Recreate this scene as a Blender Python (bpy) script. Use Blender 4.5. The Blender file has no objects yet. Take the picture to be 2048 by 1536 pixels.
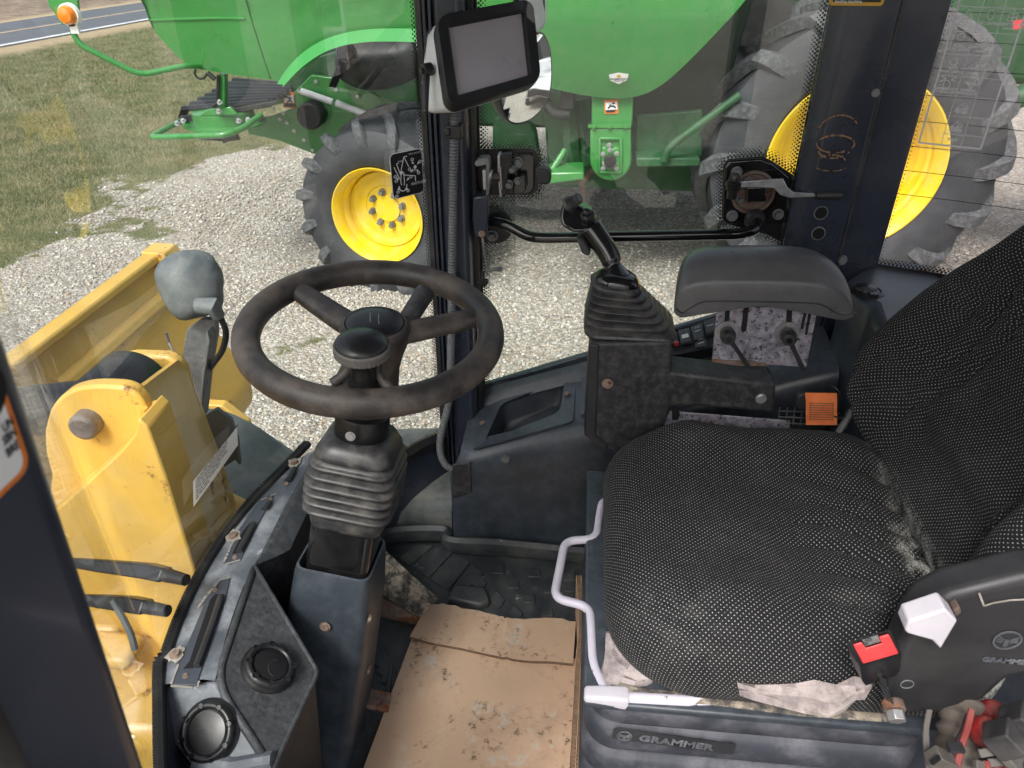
import bpy, bmesh, math, random
import numpy as np
from mathutils import Vector, Matrix, noise
random.seed(7); RNG = np.random.default_rng(7)
V = Vector
scene = bpy.context.scene
COL = scene.collection
# ---------------------------------------------------------------- camera (vehicle frame: -X forward, +Y far side, Z up, cab floor z=0)
TH, PI_, F, CH = math.radians(5.5), math.radians(32), 1480.0, 1.38
_s, _c, _sp, _cp = math.sin(TH), math.cos(TH), math.sin(PI_), math.cos(PI_)
CAM = V((0, 0, CH)); RT = V((_c, _s, 0)); FWD = V((-_s*_cp, _c*_cp, -_sp)); UP = V((-_s*_sp, _c*_sp, _cp))
GZ = -1.0                                            # ground level
cam = bpy.data.cameras.new('camera'); cam_o = bpy.data.objects.new('camera', cam); COL.objects.link(cam_o)
cam.sensor_width = 36; cam.lens = F/2048*36; cam.clip_start = 0.02; cam.clip_end = 2000
cam_o.matrix_world = Matrix(((RT.x, UP.x, -FWD.x, 0), (RT.y, UP.y, -FWD.y, 0), (RT.z, UP.z, -FWD.z, CH), (0, 0, 0, 1)))
cam.dof.use_dof = True; cam.dof.focus_distance = 1.6; cam.dof.aperture_fstop = 11
scene.camera = cam_o
# places measured off the photograph are turned into real positions on known planes of the place
def ray(x, y): return FWD + RT*((x-1024)/F) - UP*((y-768)/F)
def on(ax, val, x, y):
    r = ray(x, y); return CAM + r*((val-CAM[ax])/r[ax])
def oz(x, y, z): return on(2, z, x, y)
def oy(x, y, v): return on(1, v, x, y)
def ox(x, y, v): return on(0, v, x, y)
def od(x, y, d): return CAM + ray(x, y)*d
def opl(x, y, p, n):
    r = ray(x, y); return CAM + r*((V(p)-CAM).dot(n)/r.dot(n))
# ---------------------------------------------------------------- objects
BASE = {}
def tag(o, label=None, cat=None, group=None, kind=None):
    for k, v in (('label', label), ('category', cat), ('group', group), ('kind', kind)):
        if v: o[k] = v
    return o
def thing(name, label, cat, base, group=None):
    o = bpy.data.objects.new(name, None); COL.objects.link(o); o.location = V(base); o.empty_display_size = .05
    BASE[o.name] = V(base); return tag(o, label, cat, group)
class MB:
    def __init__(s): s.v = []; s.f = []; s.uv = {}; s.smooth = True
    def add(s, vs, fs, uvs=None):
        n = len(s.v); s.v += [V(a) for a in vs]; s.f += [tuple(i+n for i in f) for f in fs]
        if uvs:
            for i, u in enumerate(uvs): s.uv[n+i] = u
        return s
    def box(s, c, d, M=None):
        c = V(c); x, y, z = [a/2 for a in d]
        ps = [V((i*x, j*y, k*z)) for i in (-1, 1) for j in (-1, 1) for k in (-1, 1)]
        if M is not None: ps = [M @ p for p in ps]
        return s.add([c+p for p in ps], [(0,1,3,2),(4,6,7,5),(0,4,5,1),(2,3,7,6),(0,2,6,4),(1,5,7,3)])
    def loft(s, rings, cap=True, closed=True, uv=None):
        n = len(rings[0]); vs = [p for r in rings for p in r]; fs = []
        for i in range(len(rings)-1):
            for j in range(n if closed else n-1):
                k = (j+1) % n; fs.append((i*n+j, i*n+k, (i+1)*n+k, (i+1)*n+j))
        if cap:
            fs.append(tuple(reversed(range(n)))); fs.append(tuple((len(rings)-1)*n+j for j in range(n)))
        return s.add(vs, fs, uv)
    def cyl(s, a, b, r0, r1=None, n=20, cap=True):
        a, b = V(a), V(b); r1 = r0 if r1 is None else r1
        x, y, z = axes(b-a)
        return s.loft([[a+(x*math.cos(t)+y*math.sin(t))*r0 for t in tau(n)], [b+(x*math.cos(t)+y*math.sin(t))*r1 for t in tau(n)]], cap)
    def lathe(s, prof, o, ax, n=32, cap=True, sq=None):
        o = V(o); x, y, z = axes(V(ax))
        return s.loft([[o+z*h+(x*math.cos(t)+y*math.sin(t))*max(r, 1e-5) for t in tau(n)] for r, h in prof], cap)
    def tube(s, path, r, n=10, closed=False, cap=True, sc=(1, 1), up=None):
        P = [V(p) for p in path]; m = len(P)
        T = []
        for i in range(m):
            a = P[i-1] if (i > 0 or closed) else P[i]; b = P[(i+1) % m] if (i < m-1 or closed) else P[i]
            T.append((b-a).normalized())
        x = axes(T[0])[0] if up is None else (V(up)-T[0]*T[0].dot(V(up))).normalized()
        rings = []
        for i in range(m):
            x = (x-T[i]*x.dot(T[i])).normalized(); y = T[i].cross(x)
            rr = r[i] if isinstance(r, (list, tuple)) else r
            rings.append([P[i]+x*(math.cos(t)*rr*sc[0])+y*(math.sin(t)*rr*sc[1]) for t in tau(n)])
        if closed: rings.append(rings[0]); cap = False
        return s.loft(rings, cap)
    def prism(s, pts, off):
        pts = [V(p) for p in pts]; off = V(off); n = len(pts)
        return s.add(pts+[p+off for p in pts], [tuple(reversed(range(n))), tuple(range(n, 2*n))]+[(i, (i+1) % n, (i+1) % n+n, i+n) for i in range(n)])
    def sheet(s, rows, uv=None):
        n = len(rows[0])
        return s.add([p for r in rows for p in r], [(i*n+j, i*n+j+1, (i+1)*n+j+1, (i+1)*n+j) for i in range(len(rows)-1) for j in range(n-1)], uv)
    def face(s, pts): return s.add(pts, [tuple(range(len(pts)))])
    def build(s, name, m, parent=None, bevel=0, ang=35, sub=0, label=None, solid=0, seg=2, remesh=False, kind=None):
        base = V((0, 0, 0)); p = parent
        me = bpy.data.meshes.new(name)
        if parent is not None: base = BASE[parent.name]
        elif s.v:
            lo = V((min(v.x for v in s.v), min(v.y for v in s.v), min(v.z for v in s.v))); hi = V((max(v.x for v in s.v), max(v.y for v in s.v), lo.z))
            base = V(((lo.x+hi.x)/2, (lo.y+hi.y)/2, lo.z))
        me.from_pydata([tuple(v-base) for v in s.v], [], s.f)
        if s.uv:
            L = me.uv_layers.new(name='UVMap')
            for lp in me.loops: L.data[lp.index].uv = s.uv.get(lp.vertex_index, (0, 0))
        bm = bmesh.new(); bm.from_mesh(me); bmesh.ops.recalc_face_normals(bm, faces=bm.faces); bm.to_mesh(me); bm.free()
        if s.smooth:
            me.shade_smooth()
            if ang < 180 and not sub: me.set_sharp_from_angle(angle=math.radians(ang))
        o = bpy.data.objects.new(name, me); COL.objects.link(o); BASE[o.name] = base
        if parent is not None: o.parent = parent
        else: o.location = base
        if m: me.materials.append(m)
        if solid:
            k = o.modifiers.new('solid', 'SOLIDIFY'); k.thickness = solid; k.offset = -1
            if not bevel: e_ = o.modifiers.new('split', 'EDGE_SPLIT'); e_.split_angle = math.radians(50)
        if bevel:
            k = o.modifiers.new('bevel', 'BEVEL'); k.width = bevel; k.segments = seg; k.limit_method = 'ANGLE'; k.angle_limit = math.radians(30); k.harden_normals = False
        if sub:
            k = o.modifiers.new('sub', 'SUBSURF'); k.levels = k.render_levels = sub
        if label: o['label'] = label
        if kind: o['kind'] = kind
        return o
def tau(n, a=0): return [a+2*math.pi*i/n for i in range(n)]
def axes(z):
    z = V(z).normalized(); a = V((0, 0, 1)) if abs(z.z) < .9 else V((1, 0, 0))
    x = a.cross(z).normalized(); return x, z.cross(x), z
def rrect(w, h, r, k=4):
    out = []
    for cx, cy, a in ((w/2-r, h/2-r, 0), (-w/2+r, h/2-r, 1), (-w/2+r, -h/2+r, 2), (w/2-r, -h/2+r, 3)):
        for i in range(k+1):
            t = (a+i/k)*math.pi/2; out.append((cx+r*math.cos(t), cy+r*math.sin(t)))
    return out
def place(pts2, o, x, y): return [V(o)+V(x)*a+V(y)*b for a, b in pts2]
def fillet(P, r, k=6):
    P = [V(p) for p in P]; out = [P[0]]
    for i in range(1, len(P)-1):
        a, b, c = P[i-1], P[i], P[i+1]; u = (a-b); w = (c-b); q = min(r, u.length*.49, w.length*.49)
        p0 = b+u.normalized()*q; p1 = b+w.normalized()*q
        for j in range(k+1):
            t = j/k; out.append(p0*(1-t)**2+b*2*t*(1-t)+p1*t*t)
    return out+[P[-1]]
def spline(P, k=8, closed=False):
    P = [V(p) for p in P]; n = len(P); out = []
    for i in range(n if closed else n-1):
        p0 = P[i-1] if (i or closed) else P[0]*2-P[1]; p1 = P[i]; p2 = P[(i+1) % n]
        p3 = P[(i+2) % n] if (i+2 < n or closed) else p2*2-p1
        for j in range(k):
            t = j/k; out.append(.5*((2*p1)+(p2-p0)*t+(2*p0-5*p1+4*p2-p3)*t*t+(3*p1-p0-3*p2+p3)*t**3))
    return out if closed else out+[P[-1]]
def basis(x, y, z): return Matrix(((x[0], y[0], z[0]), (x[1], y[1], z[1]), (x[2], y[2], z[2])))
def text(mb, body, o, x, y, size, depth=0, align='LEFT', bold=0, sx=1.0):
    """lettering laid on a plane: o origin, x reading direction, y up, size = height of capitals"""
    cu = bpy.data.curves.new('lettering', 'FONT'); cu.body = body; cu.size = size/.7; cu.align_x = align; cu.offset = bold; cu.resolution_u = 2
    if depth: cu.extrude = depth
    cu.space_line = .95
    ob = bpy.data.objects.new('lettering', cu); COL.objects.link(ob); dg = bpy.context.evaluated_depsgraph_get()
    me = bpy.data.meshes.new_from_object(ob.evaluated_get(dg)); z = V(x).cross(V(y)).normalized(); x = V(x).normalized(); y = V(y).normalized()
    mb.add([V(o)+x*(v.co.x*sx)+y*v.co.y+z*v.co.z for v in me.vertices], [tuple(p.vertices) for p in me.polygons])
    bpy.data.objects.remove(ob); bpy.data.curves.remove(cu); bpy.data.meshes.remove(me)
def bar(mb, a, b, w, n, t=.0004):
    """a thin flat printed stroke from a to b of width w on a plane with normal n"""
    a, b, n = V(a), V(b), V(n).normalized(); s = (b-a).normalized().cross(n)*w/2
    if t: mb.prism([a-s, b-s, b+s, a+s], n*t)
    else: mb.face([a-s, b-s, b+s, a+s])
def bolt(mb, p, n, r, h=None, socket=False):
    p, n = V(p), V(n).normalized(); h = h or r*.8
    mb.cyl(p, p+n*h*.25, r*1.35, n=16); mb.cyl(p+n*h*.25, p+n*h, r, r*.92, n=6 if not socket else 14)
    if socket: mb.lathe([(r*.92, h), (r*.5, h*1.02), (r*.42, h*.5), (0, h*.5)], p, n, 12, cap=False)
# ---------------------------------------------------------------- materials
class NT:
    def __init__(s, name):
        s.m = bpy.data.materials.new(name); s.m.use_nodes = True; s.t = s.m.node_tree; s.t.nodes.clear()
    def n(s, typ, **k):
        o = s.t.nodes.new(typ)
        for a, b in k.items():
            if a.startswith('i_'):
                key = a[2:]; key = int(key) if key.isdigit() else key.replace('_', ' ')
                s.set(o.inputs[key], b)
            else: setattr(o, a, b)
        return o
    def set(s, inp, v):
        if isinstance(v, bpy.types.NodeSocket): s.t.links.new(v, inp)
        else: inp.default_value = v
    def math(s, op, a, b=0, c=None, clamp=False):
        o = s.n('ShaderNodeMath', operation=op, use_clamp=clamp); s.set(o.inputs[0], a); s.set(o.inputs[1], b)
        if c is not None: s.set(o.inputs[2], c)
        return o.outputs[0]
    def mix(s, f, a, b, mode='MIX'):
        o = s.n('ShaderNodeMix', data_type='RGBA', blend_type=mode); s.set(o.inputs[0], f); s.set(o.inputs[6], c4(a)); s.set(o.inputs[7], c4(b)); return o.outputs[2]
    def rng(s, v, a, b, c=0, d=1):
        o = s.n('ShaderNodeMapRange'); o.interpolation_type = 'SMOOTHSTEP'
        for i, q in enumerate((v, a, b, c, d)): s.set(o.inputs[i], q)
        return o.outputs[0]
    def co(s, kind='Object'): return s.n('ShaderNodeTexCoord').outputs[kind]
    def noise(s, sc, det=4, rough=.55, vec=None, dist=0):
        o = s.n('ShaderNodeTexNoise'); o.inputs['Scale'].default_value = sc; o.inputs['Detail'].default_value = det; o.inputs['Roughness'].default_value = rough; o.inputs['Distortion'].default_value = dist
        s.t.links.new(vec or s.co(), o.inputs['Vector']); return o.outputs[0]
    def bump(s, h, st=.3, dist=.001, prev=None):
        o = s.n('ShaderNodeBump'); o.inputs['Strength'].default_value = st; o.inputs['Distance'].default_value = dist; s.set(o.inputs['Height'], h)
        if prev: s.t.links.new(prev, o.inputs['Normal'])
        return o.outputs[0]
    def out(s, sh, disp=None):
        o = s.n('ShaderNodeOutputMaterial'); s.t.links.new(sh, o.inputs[0]); return s.m
    def bsdf(s, col, rough=.5, metal=0, normal=None, spec=.5, coat=0, alpha=None, trans=None, sheen=0):
        o = s.n('ShaderNodeBsdfPrincipled'); s.set(o.inputs['Base Color'], c4(col)); s.set(o.inputs['Roughness'], rough); s.set(o.inputs['Metallic'], metal)
        o.inputs['Specular IOR Level'].default_value = spec; o.inputs['Coat Weight'].default_value = coat; o.inputs['Coat Roughness'].default_value = .08
        if normal: s.t.links.new(normal, o.inputs['Normal'])
        if sheen: o.inputs['Sheen Weight'].default_value = sheen; o.inputs['Sheen Roughness'].default_value = .5
        if alpha is not None: s.set(o.inputs['Alpha'], alpha)
        if trans is not None: s.set(o.inputs['Transmission Weight'], trans)
        return o.outputs[0]
def c4(c): return c if isinstance(c, bpy.types.NodeSocket) else (tuple(c)+(1,) if len(c) == 3 else tuple(c))
def mat(name, col, rough=.5, metal=0, var=.15, vs=9, bump=0, bs=400, bd=.001, dust=0, dcol=(.30, .28, .25), ds=7, coat=0, spec=.5, wear=0, wcol=(.45, .43, .4), ws=30, rust=0, rs=14, sheen=0, updust=0):
    """paint / plastic / metal with uneven tone, grain, settled dust, chips and rust"""
    t = NT(name); n1 = t.noise(vs, 6); c = t.mix(t.rng(n1, .3, .7), [a*(1-var) for a in col], [min(1, a*(1+var)) for a in col])
    r = t.math('ADD', rough, t.math('MULTIPLY', t.math('SUBTRACT', n1, .5), .25))
    if dust or updust:
        d = t.math('MULTIPLY', t.rng(t.noise(ds, 8, .65), .40, .68), max(dust, .001))
        d = t.math('MULTIPLY', d, t.math('ADD', .35, t.noise(260, 2)))
        if updust:
            g = t.n('ShaderNodeNewGeometry').outputs['True Normal']; s = t.n('ShaderNodeSeparateXYZ'); t.t.links.new(g, s.inputs[0])
            d = t.math('ADD', d, t.math('MULTIPLY', t.rng(s.outputs[2], .55, 1), t.math('MULTIPLY', updust, t.rng(t.noise(ds*2.3, 7, .7), .3, .75))), clamp=True)
        c = t.mix(d, c, dcol); r = t.math('ADD', r, t.math('MULTIPLY', d, .5), clamp=True)
    if wear:
        w = t.rng(t.noise(ws, 9, .7), .66-.1*wear, .74-.1*wear); c = t.mix(w, c, wcol)
    if rust:
        w = t.rng(t.noise(rs, 10, .7), .62-.14*rust, .70-.14*rust); rc = t.mix(t.rng(t.noise(90, 4), .3, .7), (.07, .025, .010), (.26, .10, .04)); c = t.mix(w, c, rc); r = t.math('ADD', r, t.math('MULTIPLY', w, .4), clamp=True)
        metal = t.math('MULTIPLY', metal, t.math('SUBTRACT', 1, w))
    nm = t.bump(t.noise(bs, 3), bump, bd) if bump else None
    return t.out(t.bsdf(c, r, metal, nm, spec, coat, sheen=sheen))
def glass(name, tint=(.93, .97, .96), dirt=.04, refl=1.0, ior=1.5, streak=0):
    t = NT(name); tr = t.n('ShaderNodeBsdfTransparent'); tr.inputs[0].default_value = c4(tint); gl = t.n('ShaderNodeBsdfGlossy'); gl.inputs['Roughness'].default_value = .0; gl.inputs[0].default_value = (1, 1, 1, 1)
    g = t.n('ShaderNodeNewGeometry'); dt = t.n('ShaderNodeVectorMath', operation='DOT_PRODUCT'); t.t.links.new(g.outputs['Normal'], dt.inputs[0]); t.t.links.new(g.outputs['Incoming'], dt.inputs[1])
    k = t.math('SUBTRACT', 1, t.math('ABSOLUTE', dt.outputs['Value'])); fr = t.math('ADD', .060, t.math('MULTIPLY', .85, t.math('POWER', k, 4.5)))   # both faces of one pane
    a = t.n('ShaderNodeMixShader'); t.set(a.inputs[0], t.math('MULTIPLY', fr, refl, clamp=True)); t.t.links.new(tr.outputs[0], a.inputs[1]); t.t.links.new(gl.outputs[0], a.inputs[2])
    df = t.n('ShaderNodeBsdfDiffuse'); df.inputs[0].default_value = (.62, .62, .58, 1); b = t.n('ShaderNodeMixShader')
    mp = t.n('ShaderNodeMapping'); mp.inputs['Scale'].default_value = (1, 1, 3); t.t.links.new(t.co(), mp.inputs[0])
    f = t.math('MULTIPLY', t.math('MULTIPLY', t.rng(t.noise(5, 9, .7, mp.outputs[0]), .3, .8), t.math('ADD', .4, t.rng(t.noise(320, 2), .5, .75))), dirt)
    t.set(b.inputs[0], f); t.t.links.new(a.outputs[0], b.inputs[1]); t.t.links.new(df.outputs[0], b.inputs[2]); return t.out(b.outputs[0])
M = {}
M['cabpaint'] = mat('cab_paint', (.027, .034, .052), .26, 0, .10, 3, .05, 500, dust=.10, dcol=(.22, .22, .24), coat=.15)
M['cabpaint_in'] = mat('cab_panel', (.024, .030, .042), .42, 0, .12, 6, .10, 700, dust=.10, dcol=(.2, .2, .22), updust=.10)
M['console'] = mat('console_plastic', (.034, .042, .053), .34, 0, .14, 6, .16, 900, dust=.12, dcol=(.22, .25, .30), ds=30, updust=.16)  # dust tinted blue-grey: window light on upper faces put into the colour
M['dash'] = mat('dash_plastic', (.034, .037, .043), .46, 0, .10, 7, .22, 900, dust=.14, dcol=(.30, .30, .30), ds=60, updust=.22)
M['dashtop'] = mat('dusty_sheen_dash_top', (.105, .118, .14), .42, 0, .15, 9, .15, 900, dust=.75, dcol=(.42, .44, .47), ds=11, wear=.25, wcol=(.5, .5, .5), ws=26)  # dusty; base also lightened to carry the sky's sheen
M['plastic'] = mat('black_plastic', (.022, .022, .025), .45, 0, .15, 12, .12, 900, dust=.12, dcol=(.2, .19, .18))
M['grain'] = mat('grained_plastic', (.021, .021, .024), .52, 0, .14, 12, .30, 700, dust=.16, dcol=(.30, .29, .29), ds=55, updust=.10)
M['gloss'] = mat('gloss_black', (.006, .006, .007), .13, 0, .2, 12, dust=.05, coat=.5)
M['satin'] = mat('satin_black', (.010, .010, .012), .32, 0, .2, 12, dust=.10, dcol=(.16, .15, .14))
M['rubber'] = mat('rubber_boot', (.030, .030, .034), .36, 0, .14, 14, .16, 500, dust=.30, dcol=(.30, .27, .23), ds=30, updust=.10)
M['wheelrim'] = mat('worn_wheel_rim', (.036, .031, .030), .44, 0, .25, 13, .35, 420, .0012, dust=.5, dcol=(.20, .155, .12), ds=13)
M['pad'] = mat('armrest_foam', (.085, .085, .090), .30, 0, .08, 14, .16, 900, dust=.14, dcol=(.22, .21, .21), ds=34)
M['seal'] = mat('rubber_seal', (.016, .016, .017), .6, 0, .2, 20, .2, 500, dust=.2, dcol=(.28, .26, .23))
M['mat'] = mat('floor_mat_rubber', (.024, .029, .033), .44, 0, .2, 8, .22, 500, dust=.30, dcol=(.17, .16, .145), ds=14, wear=.35, wcol=(.30, .27, .23), ws=22)
M['mud'] = mat('muddy_metal', (.05, .048, .046), .85, 0, .3, 20, .9, 90, .004, dust=1.6, dcol=(.34, .29, .23), ds=30, wear=1.0, wcol=(.40, .35, .28), ws=26)
M['steel'] = mat('zinc_steel', (.45, .45, .46), .42, .8, .2, 22, dust=.3, dcol=(.30, .28, .26), rust=.25, rs=60)
M['mottle'] = mat('mottled_zinc_plate', (.20, .19, .23), .55, .35, .25, 30, .12, 200, dust=1.1, dcol=(.42, .41, .46), ds=80, wear=1.3, wcol=(.05, .047, .055), ws=95, rust=.18, rs=14)
M['rusty'] = mat('rusty_steel', (.15, .105, .085), .75, .1, .3, 30, .4, 200, dust=.3, rust=.9, rs=20)
M['screw'] = mat('rusty_screw', (.30, .22, .17), .55, .4, .3, 90, dust=.2, rust=.6, rs=120)
M['bright'] = mat('clean_bolt', (.55, .56, .58), .35, .8, .2, 40, dust=.1)
M['white'] = mat('white_powdercoat', (.63, .60, .70), .38, 0, .06, 14, .04, 300, dust=.08, dcol=(.45, .38, .33), rust=.05, rs=50, coat=.2)
M['whiteplastic'] = mat('white_plastic', (.58, .56, .61), .42, 0, .05, 20, .05, 700, dust=.08, dcol=(.45, .42, .4))
M['grey'] = mat('grey_casing', (.74, .76, .78), .45, 0, .05, 20, .1, 900, dust=.06)
M['bezel'] = mat('display_bezel', (.014, .014, .015), .5, 0, .15, 20, .16, 900, dust=.06, dcol=(.2, .2, .2))
M['red'] = mat('red_plastic', (.80, .045, .05), .42, 0, .06, 30, dust=.12, dcol=(.6, .3, .3))
M['orange'] = mat('orange_webbing', (.80, .20, .05), .75, 0, .10, 60, .5, 900, dust=.10, dcol=(.6, .45, .35))
M['greendk'] = mat('dark_green_parts', (.016, .085, .028), .5, 0, .2, 6, dust=.2, dcol=(.2, .2, .17))
M['green'] = mat('green_paint', (.040, .24, .050), .30, 0, .05, 2, dust=.10, dcol=(.25, .27, .2), ds=14, coat=.55)
M['green2'] = mat('green_flange_skylit', (.05, .27, .07), .5, 0, .05, 2, spec=.15)  # body green, lightened for the sky-facing flange, without gloss
M['switchp'] = mat('switch_plastic', (.075, .085, .095), .45, 0, .08, 20, .1, 900, dust=.2)
M['embossed'] = mat('embossed_letters', (.085, .09, .105), .5, 0, .1, 20, dust=.5, dcol=(.3, .3, .32), ds=30)
M['yellow'] = mat('yellow_rim_paint', (.82, .58, .014), .33, 0, .05, 4, dust=.35, dcol=(.6, .5, .3), coat=.3)
M['cat'] = mat('loader_yellow_paint', (.71, .44, .085), .36, 0, .12, 5, .05, 200, dust=.4, dcol=(.55, .40, .18), ds=8, wear=.2, wcol=(.11, .075, .05), ws=34, coat=.2, rust=.12, rs=9)
M['tyre'] = mat('tyre_rubber', (.036, .039, .044), .58, 0, .12, 4, .2, 120, .003, dust=.22, dcol=(.15, .155, .16), ds=5)
M['lugs'] = mat('tyre_lug_rubber', (.058, .062, .067), .62, 0, .12, 6, .2, 120, .003, dust=.45, dcol=(.24, .25, .255), ds=40)
M['blackm'] = mat('black_machinery', (.020, .022, .022), .45, 0, .2, 6, dust=.2, dcol=(.22, .21, .2))
M['dullgrey'] = mat('weathered_bracket', (.15, .16, .165), .55, .2, .3, 16, .2, 150, dust=.5, dcol=(.32, .32, .31), ds=24, wear=.8, wcol=(.06, .06, .065), ws=28, rust=.42, rs=17)
M['fender'] = mat('fender_plastic', (.10, .12, .13), .5, 0, .15, 8, .1, 300, dust=.5, dcol=(.3, .3, .28), ds=8)
M['darkstuff'] = mat('shade_black', (.006, .006, .007), .9, 0, .2, 10)  # near-black that paints the shade inside holes, slots and vents
M['tan'] = mat('dusty_tan_tape', (.10, .082, .07), .8, 0, .18, 18, .4, 60, .003, dust=.4, dcol=(.3, .25, .21))
M['wirered'] = mat('red_wire', (.24, .045, .04), .5, 0, .1, 30, dust=.2)
M['lightgrey'] = mat('pale_plastic', (.085, .077, .07), .6, 0, .1, 30, dust=.3)
M['rustring'] = mat('rust_stain', (.30, .17, .09), .8, 0, .3, 90)
M['ink_w'] = mat('white_print', (.84, .84, .84), .5, 0, .03, 30)
t = NT('translucent_label'); d_ = t.n('ShaderNodeBsdfDiffuse'); d_.inputs[0].default_value = (.8, .8, .82, 1); tl_ = t.n('ShaderNodeBsdfTranslucent'); tl_.inputs[0].default_value = (.8, .8, .82, 1); mx_ = t.n('ShaderNodeMixShader'); mx_.inputs[0].default_value = .6
t.t.links.new(d_.outputs[0], mx_.inputs[1]); t.t.links.new(tl_.outputs[0], mx_.inputs[2]); M['label'] = t.out(mx_.outputs[0])
M['ink_b'] = mat('black_print', (.012, .012, .013), .45, 0, .05, 30)
M['ink_o'] = mat('orange_print', (.78, .22, .03), .45, 0, .05, 30)
M['ink_y'] = mat('amber_print', (.70, .40, .04), .45, 0, .05, 30)
M['frit'] = mat('ceramic_black', (.008, .008, .009), .3, 0, .05, 30, dust=.1, dcol=(.2, .2, .2))
M['amber'] = mat('amber_lens', (.85, .22, .01), .15, 0, .15, 60, .3, 120, coat=.6)
# ---------------------------------------------------------------- daylight
w = bpy.data.worlds.new('World'); scene.world = w; w.use_nodes = True; wt = w.node_tree; wt.nodes.clear()
SUN_EL, SUN_AZ = math.radians(52), math.radians(200)      # azimuth measured from +Y towards +X
sky = wt.nodes.new('ShaderNodeTexSky'); sky.sky_type = 'NISHITA'; sky.sun_disc = False; sky.sun_elevation = SUN_EL; sky.sun_rotation = SUN_AZ
sky.air_density = 1.0; sky.dust_density = 6.0; sky.ozone_density = 1.0
hs = wt.nodes.new('ShaderNodeHueSaturation'); hs.inputs['Saturation'].default_value = .48; wt.links.new(sky.outputs[0], hs.inputs['Color'])
bg = wt.nodes.new('ShaderNodeBackground'); bg.inputs[1].default_value = .15; wt.links.new(hs.outputs[0], bg.inputs[0])
wo = wt.nodes.new('ShaderNodeOutputWorld'); wt.links.new(bg.outputs[0], wo.inputs[0])
sl = bpy.data.lights.new('sun', 'SUN'); sl.energy = 1.5; sl.angle = math.radians(14); sl.color = (1, .98, .95)
so = bpy.data.objects.new('sun', sl); COL.objects.link(so)
sd = V((math.sin(SUN_AZ)*math.cos(SUN_EL), math.cos(SUN_AZ)*math.cos(SUN_EL), math.sin(SUN_EL)))
so.rotation_euler = sd.to_track_quat('Z', 'Y').to_euler(); so.location = (0, -5, 20)
vs = scene.view_settings; vs.view_transform = 'Standard'; vs.look = 'None'; vs.gamma = 1; vs.exposure = 0.66
scene.cycles.use_denoising = True; scene.cycles.max_bounces = 10; scene.cycles.diffuse_bounces = 5; scene.cycles.transparent_max_bounces = 16; scene.cycles.sample_clamp_indirect = 6
# ---------------------------------------------------------------- ground: gravel yard running into worn lawn
def gmask(x, y):
    """1 where grass grows, 0 on gravel"""
    edge = -4.75+(y-5)*(-.05) if y < 7.4 else -4.9+(y-7.4)*.62
    n = noise.fractal(V((x*.55, y*.55, 3)), 1, 2, 3)*.75+noise.fractal(V((x*2.3, y*2.3, 9)), 1, 2, 3)*.38
    d = edge-x+n*.9
    m = min(1, max(0, d/.45+.5))
    if -5.2 < x < -1.6 and y > 2 and m < 1:                       # loose tufts out on the gravel
        near = math.exp(-max(0, x-edge)/1.0); q = noise.fractal(V((x*1.1+5, y*1.1, 1)), 1, 2, 4)
        q += .45*noise.fractal(V((x*5, y*5, 6)), 1, 2, 3); m = max(m, min(.62, max(0, (q*1.2+near*.95-.70)/.6)))
    return m
xs = np.concatenate([[-600, -250, -120, -60, -35], np.arange(-22, -7, .3), np.arange(-7, 5, .075), np.arange(5, 12, .5), [15, 22, 40, 90, 250, 600]])
ys = np.concatenate([[-600, -200, -80, -30, -12, -6, -3, -1, 0], np.arange(1, 12, .075), np.arange(12, 32, .4), [36, 45, 70, 130, 260, 600]])
gm = MB()
nx, ny = len(xs), len(ys)
gv = [(float(x), float(y), GZ+(.012*noise.noise(V((x*.8, y*.8, 0))) if abs(x) < 10 and 0 < y < 14 else 0)) for y in ys for x in xs]
me = bpy.data.meshes.new('ground'); me.from_pydata(gv, [], [(j*nx+i, j*nx+i+1, (j+1)*nx+i+1, (j+1)*nx+i) for j in range(ny-1) for i in range(nx-1)])
ga = me.attributes.new('grass', 'FLOAT', 'POINT'); ga.data.foreach_set('value', np.array([gmask(p[0], p[1]) for p in gv], dtype=np.float32))
me.shade_smooth(); go = bpy.data.objects.new('ground', me); COL.objects.link(go); tag(go, kind='structure')
t = NT('gravel_and_turf'); pos = t.n('ShaderNodeNewGeometry').outputs['Position']
at = t.n('ShaderNodeAttribute', attribute_name='grass').outputs['Fac']
wv = t.n('ShaderNodeVectorMath', operation='MULTIPLY_ADD'); t.t.links.new(pos, wv.inputs[0]); wv.inputs[1].default_value = (1, 1, 1)
nz = t.n('ShaderNodeTexNoise'); nz.inputs['Scale'].default_value = 16; t.t.links.new(pos, nz.inputs['Vector'])
vm = t.n('ShaderNodeVectorMath', operation='SCALE'); t.t.links.new(nz.outputs['Color'], vm.inputs[0]); vm.inputs['Scale'].default_value = .035; t.t.links.new(vm.outputs[0], wv.inputs[2])
def vor(scale, feat='F1'):
    v = t.n('ShaderNodeTexVoronoi', feature=feat); v.inputs['Scale'].default_value = scale; t.t.links.new(wv.outputs[0], v.inputs['Vector']); return v
v1 = vor(50); v2 = vor(105); ed = vor(50, 'DISTANCE_TO_EDGE')
def sep(c): 
    s = t.n('ShaderNodeSeparateColor'); t.t.links.new(c, s.inputs[0]); return s.outputs
c1 = sep(v1.outputs['Color']); c2 = sep(v2.outputs['Color'])
stone = t.mix(t.rng(c1[0], .05, .95), (.27, .25, .215), (.66, .635, .575)); stone = t.mix(t.math('MULTIPLY', t.rng(c1[1], .72, .95), .55), stone, (.46, .33, .20)); stone = t.mix(t.math('MULTIPLY', t.rng(c1[2], .8, .95), .6), stone, (.17, .165, .16))
fine = t.mix(c2[0], (.23, .205, .17), (.54, .505, .44)); stone = t.mix(t.rng(c1[2], .35, .5), fine, stone)
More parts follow.
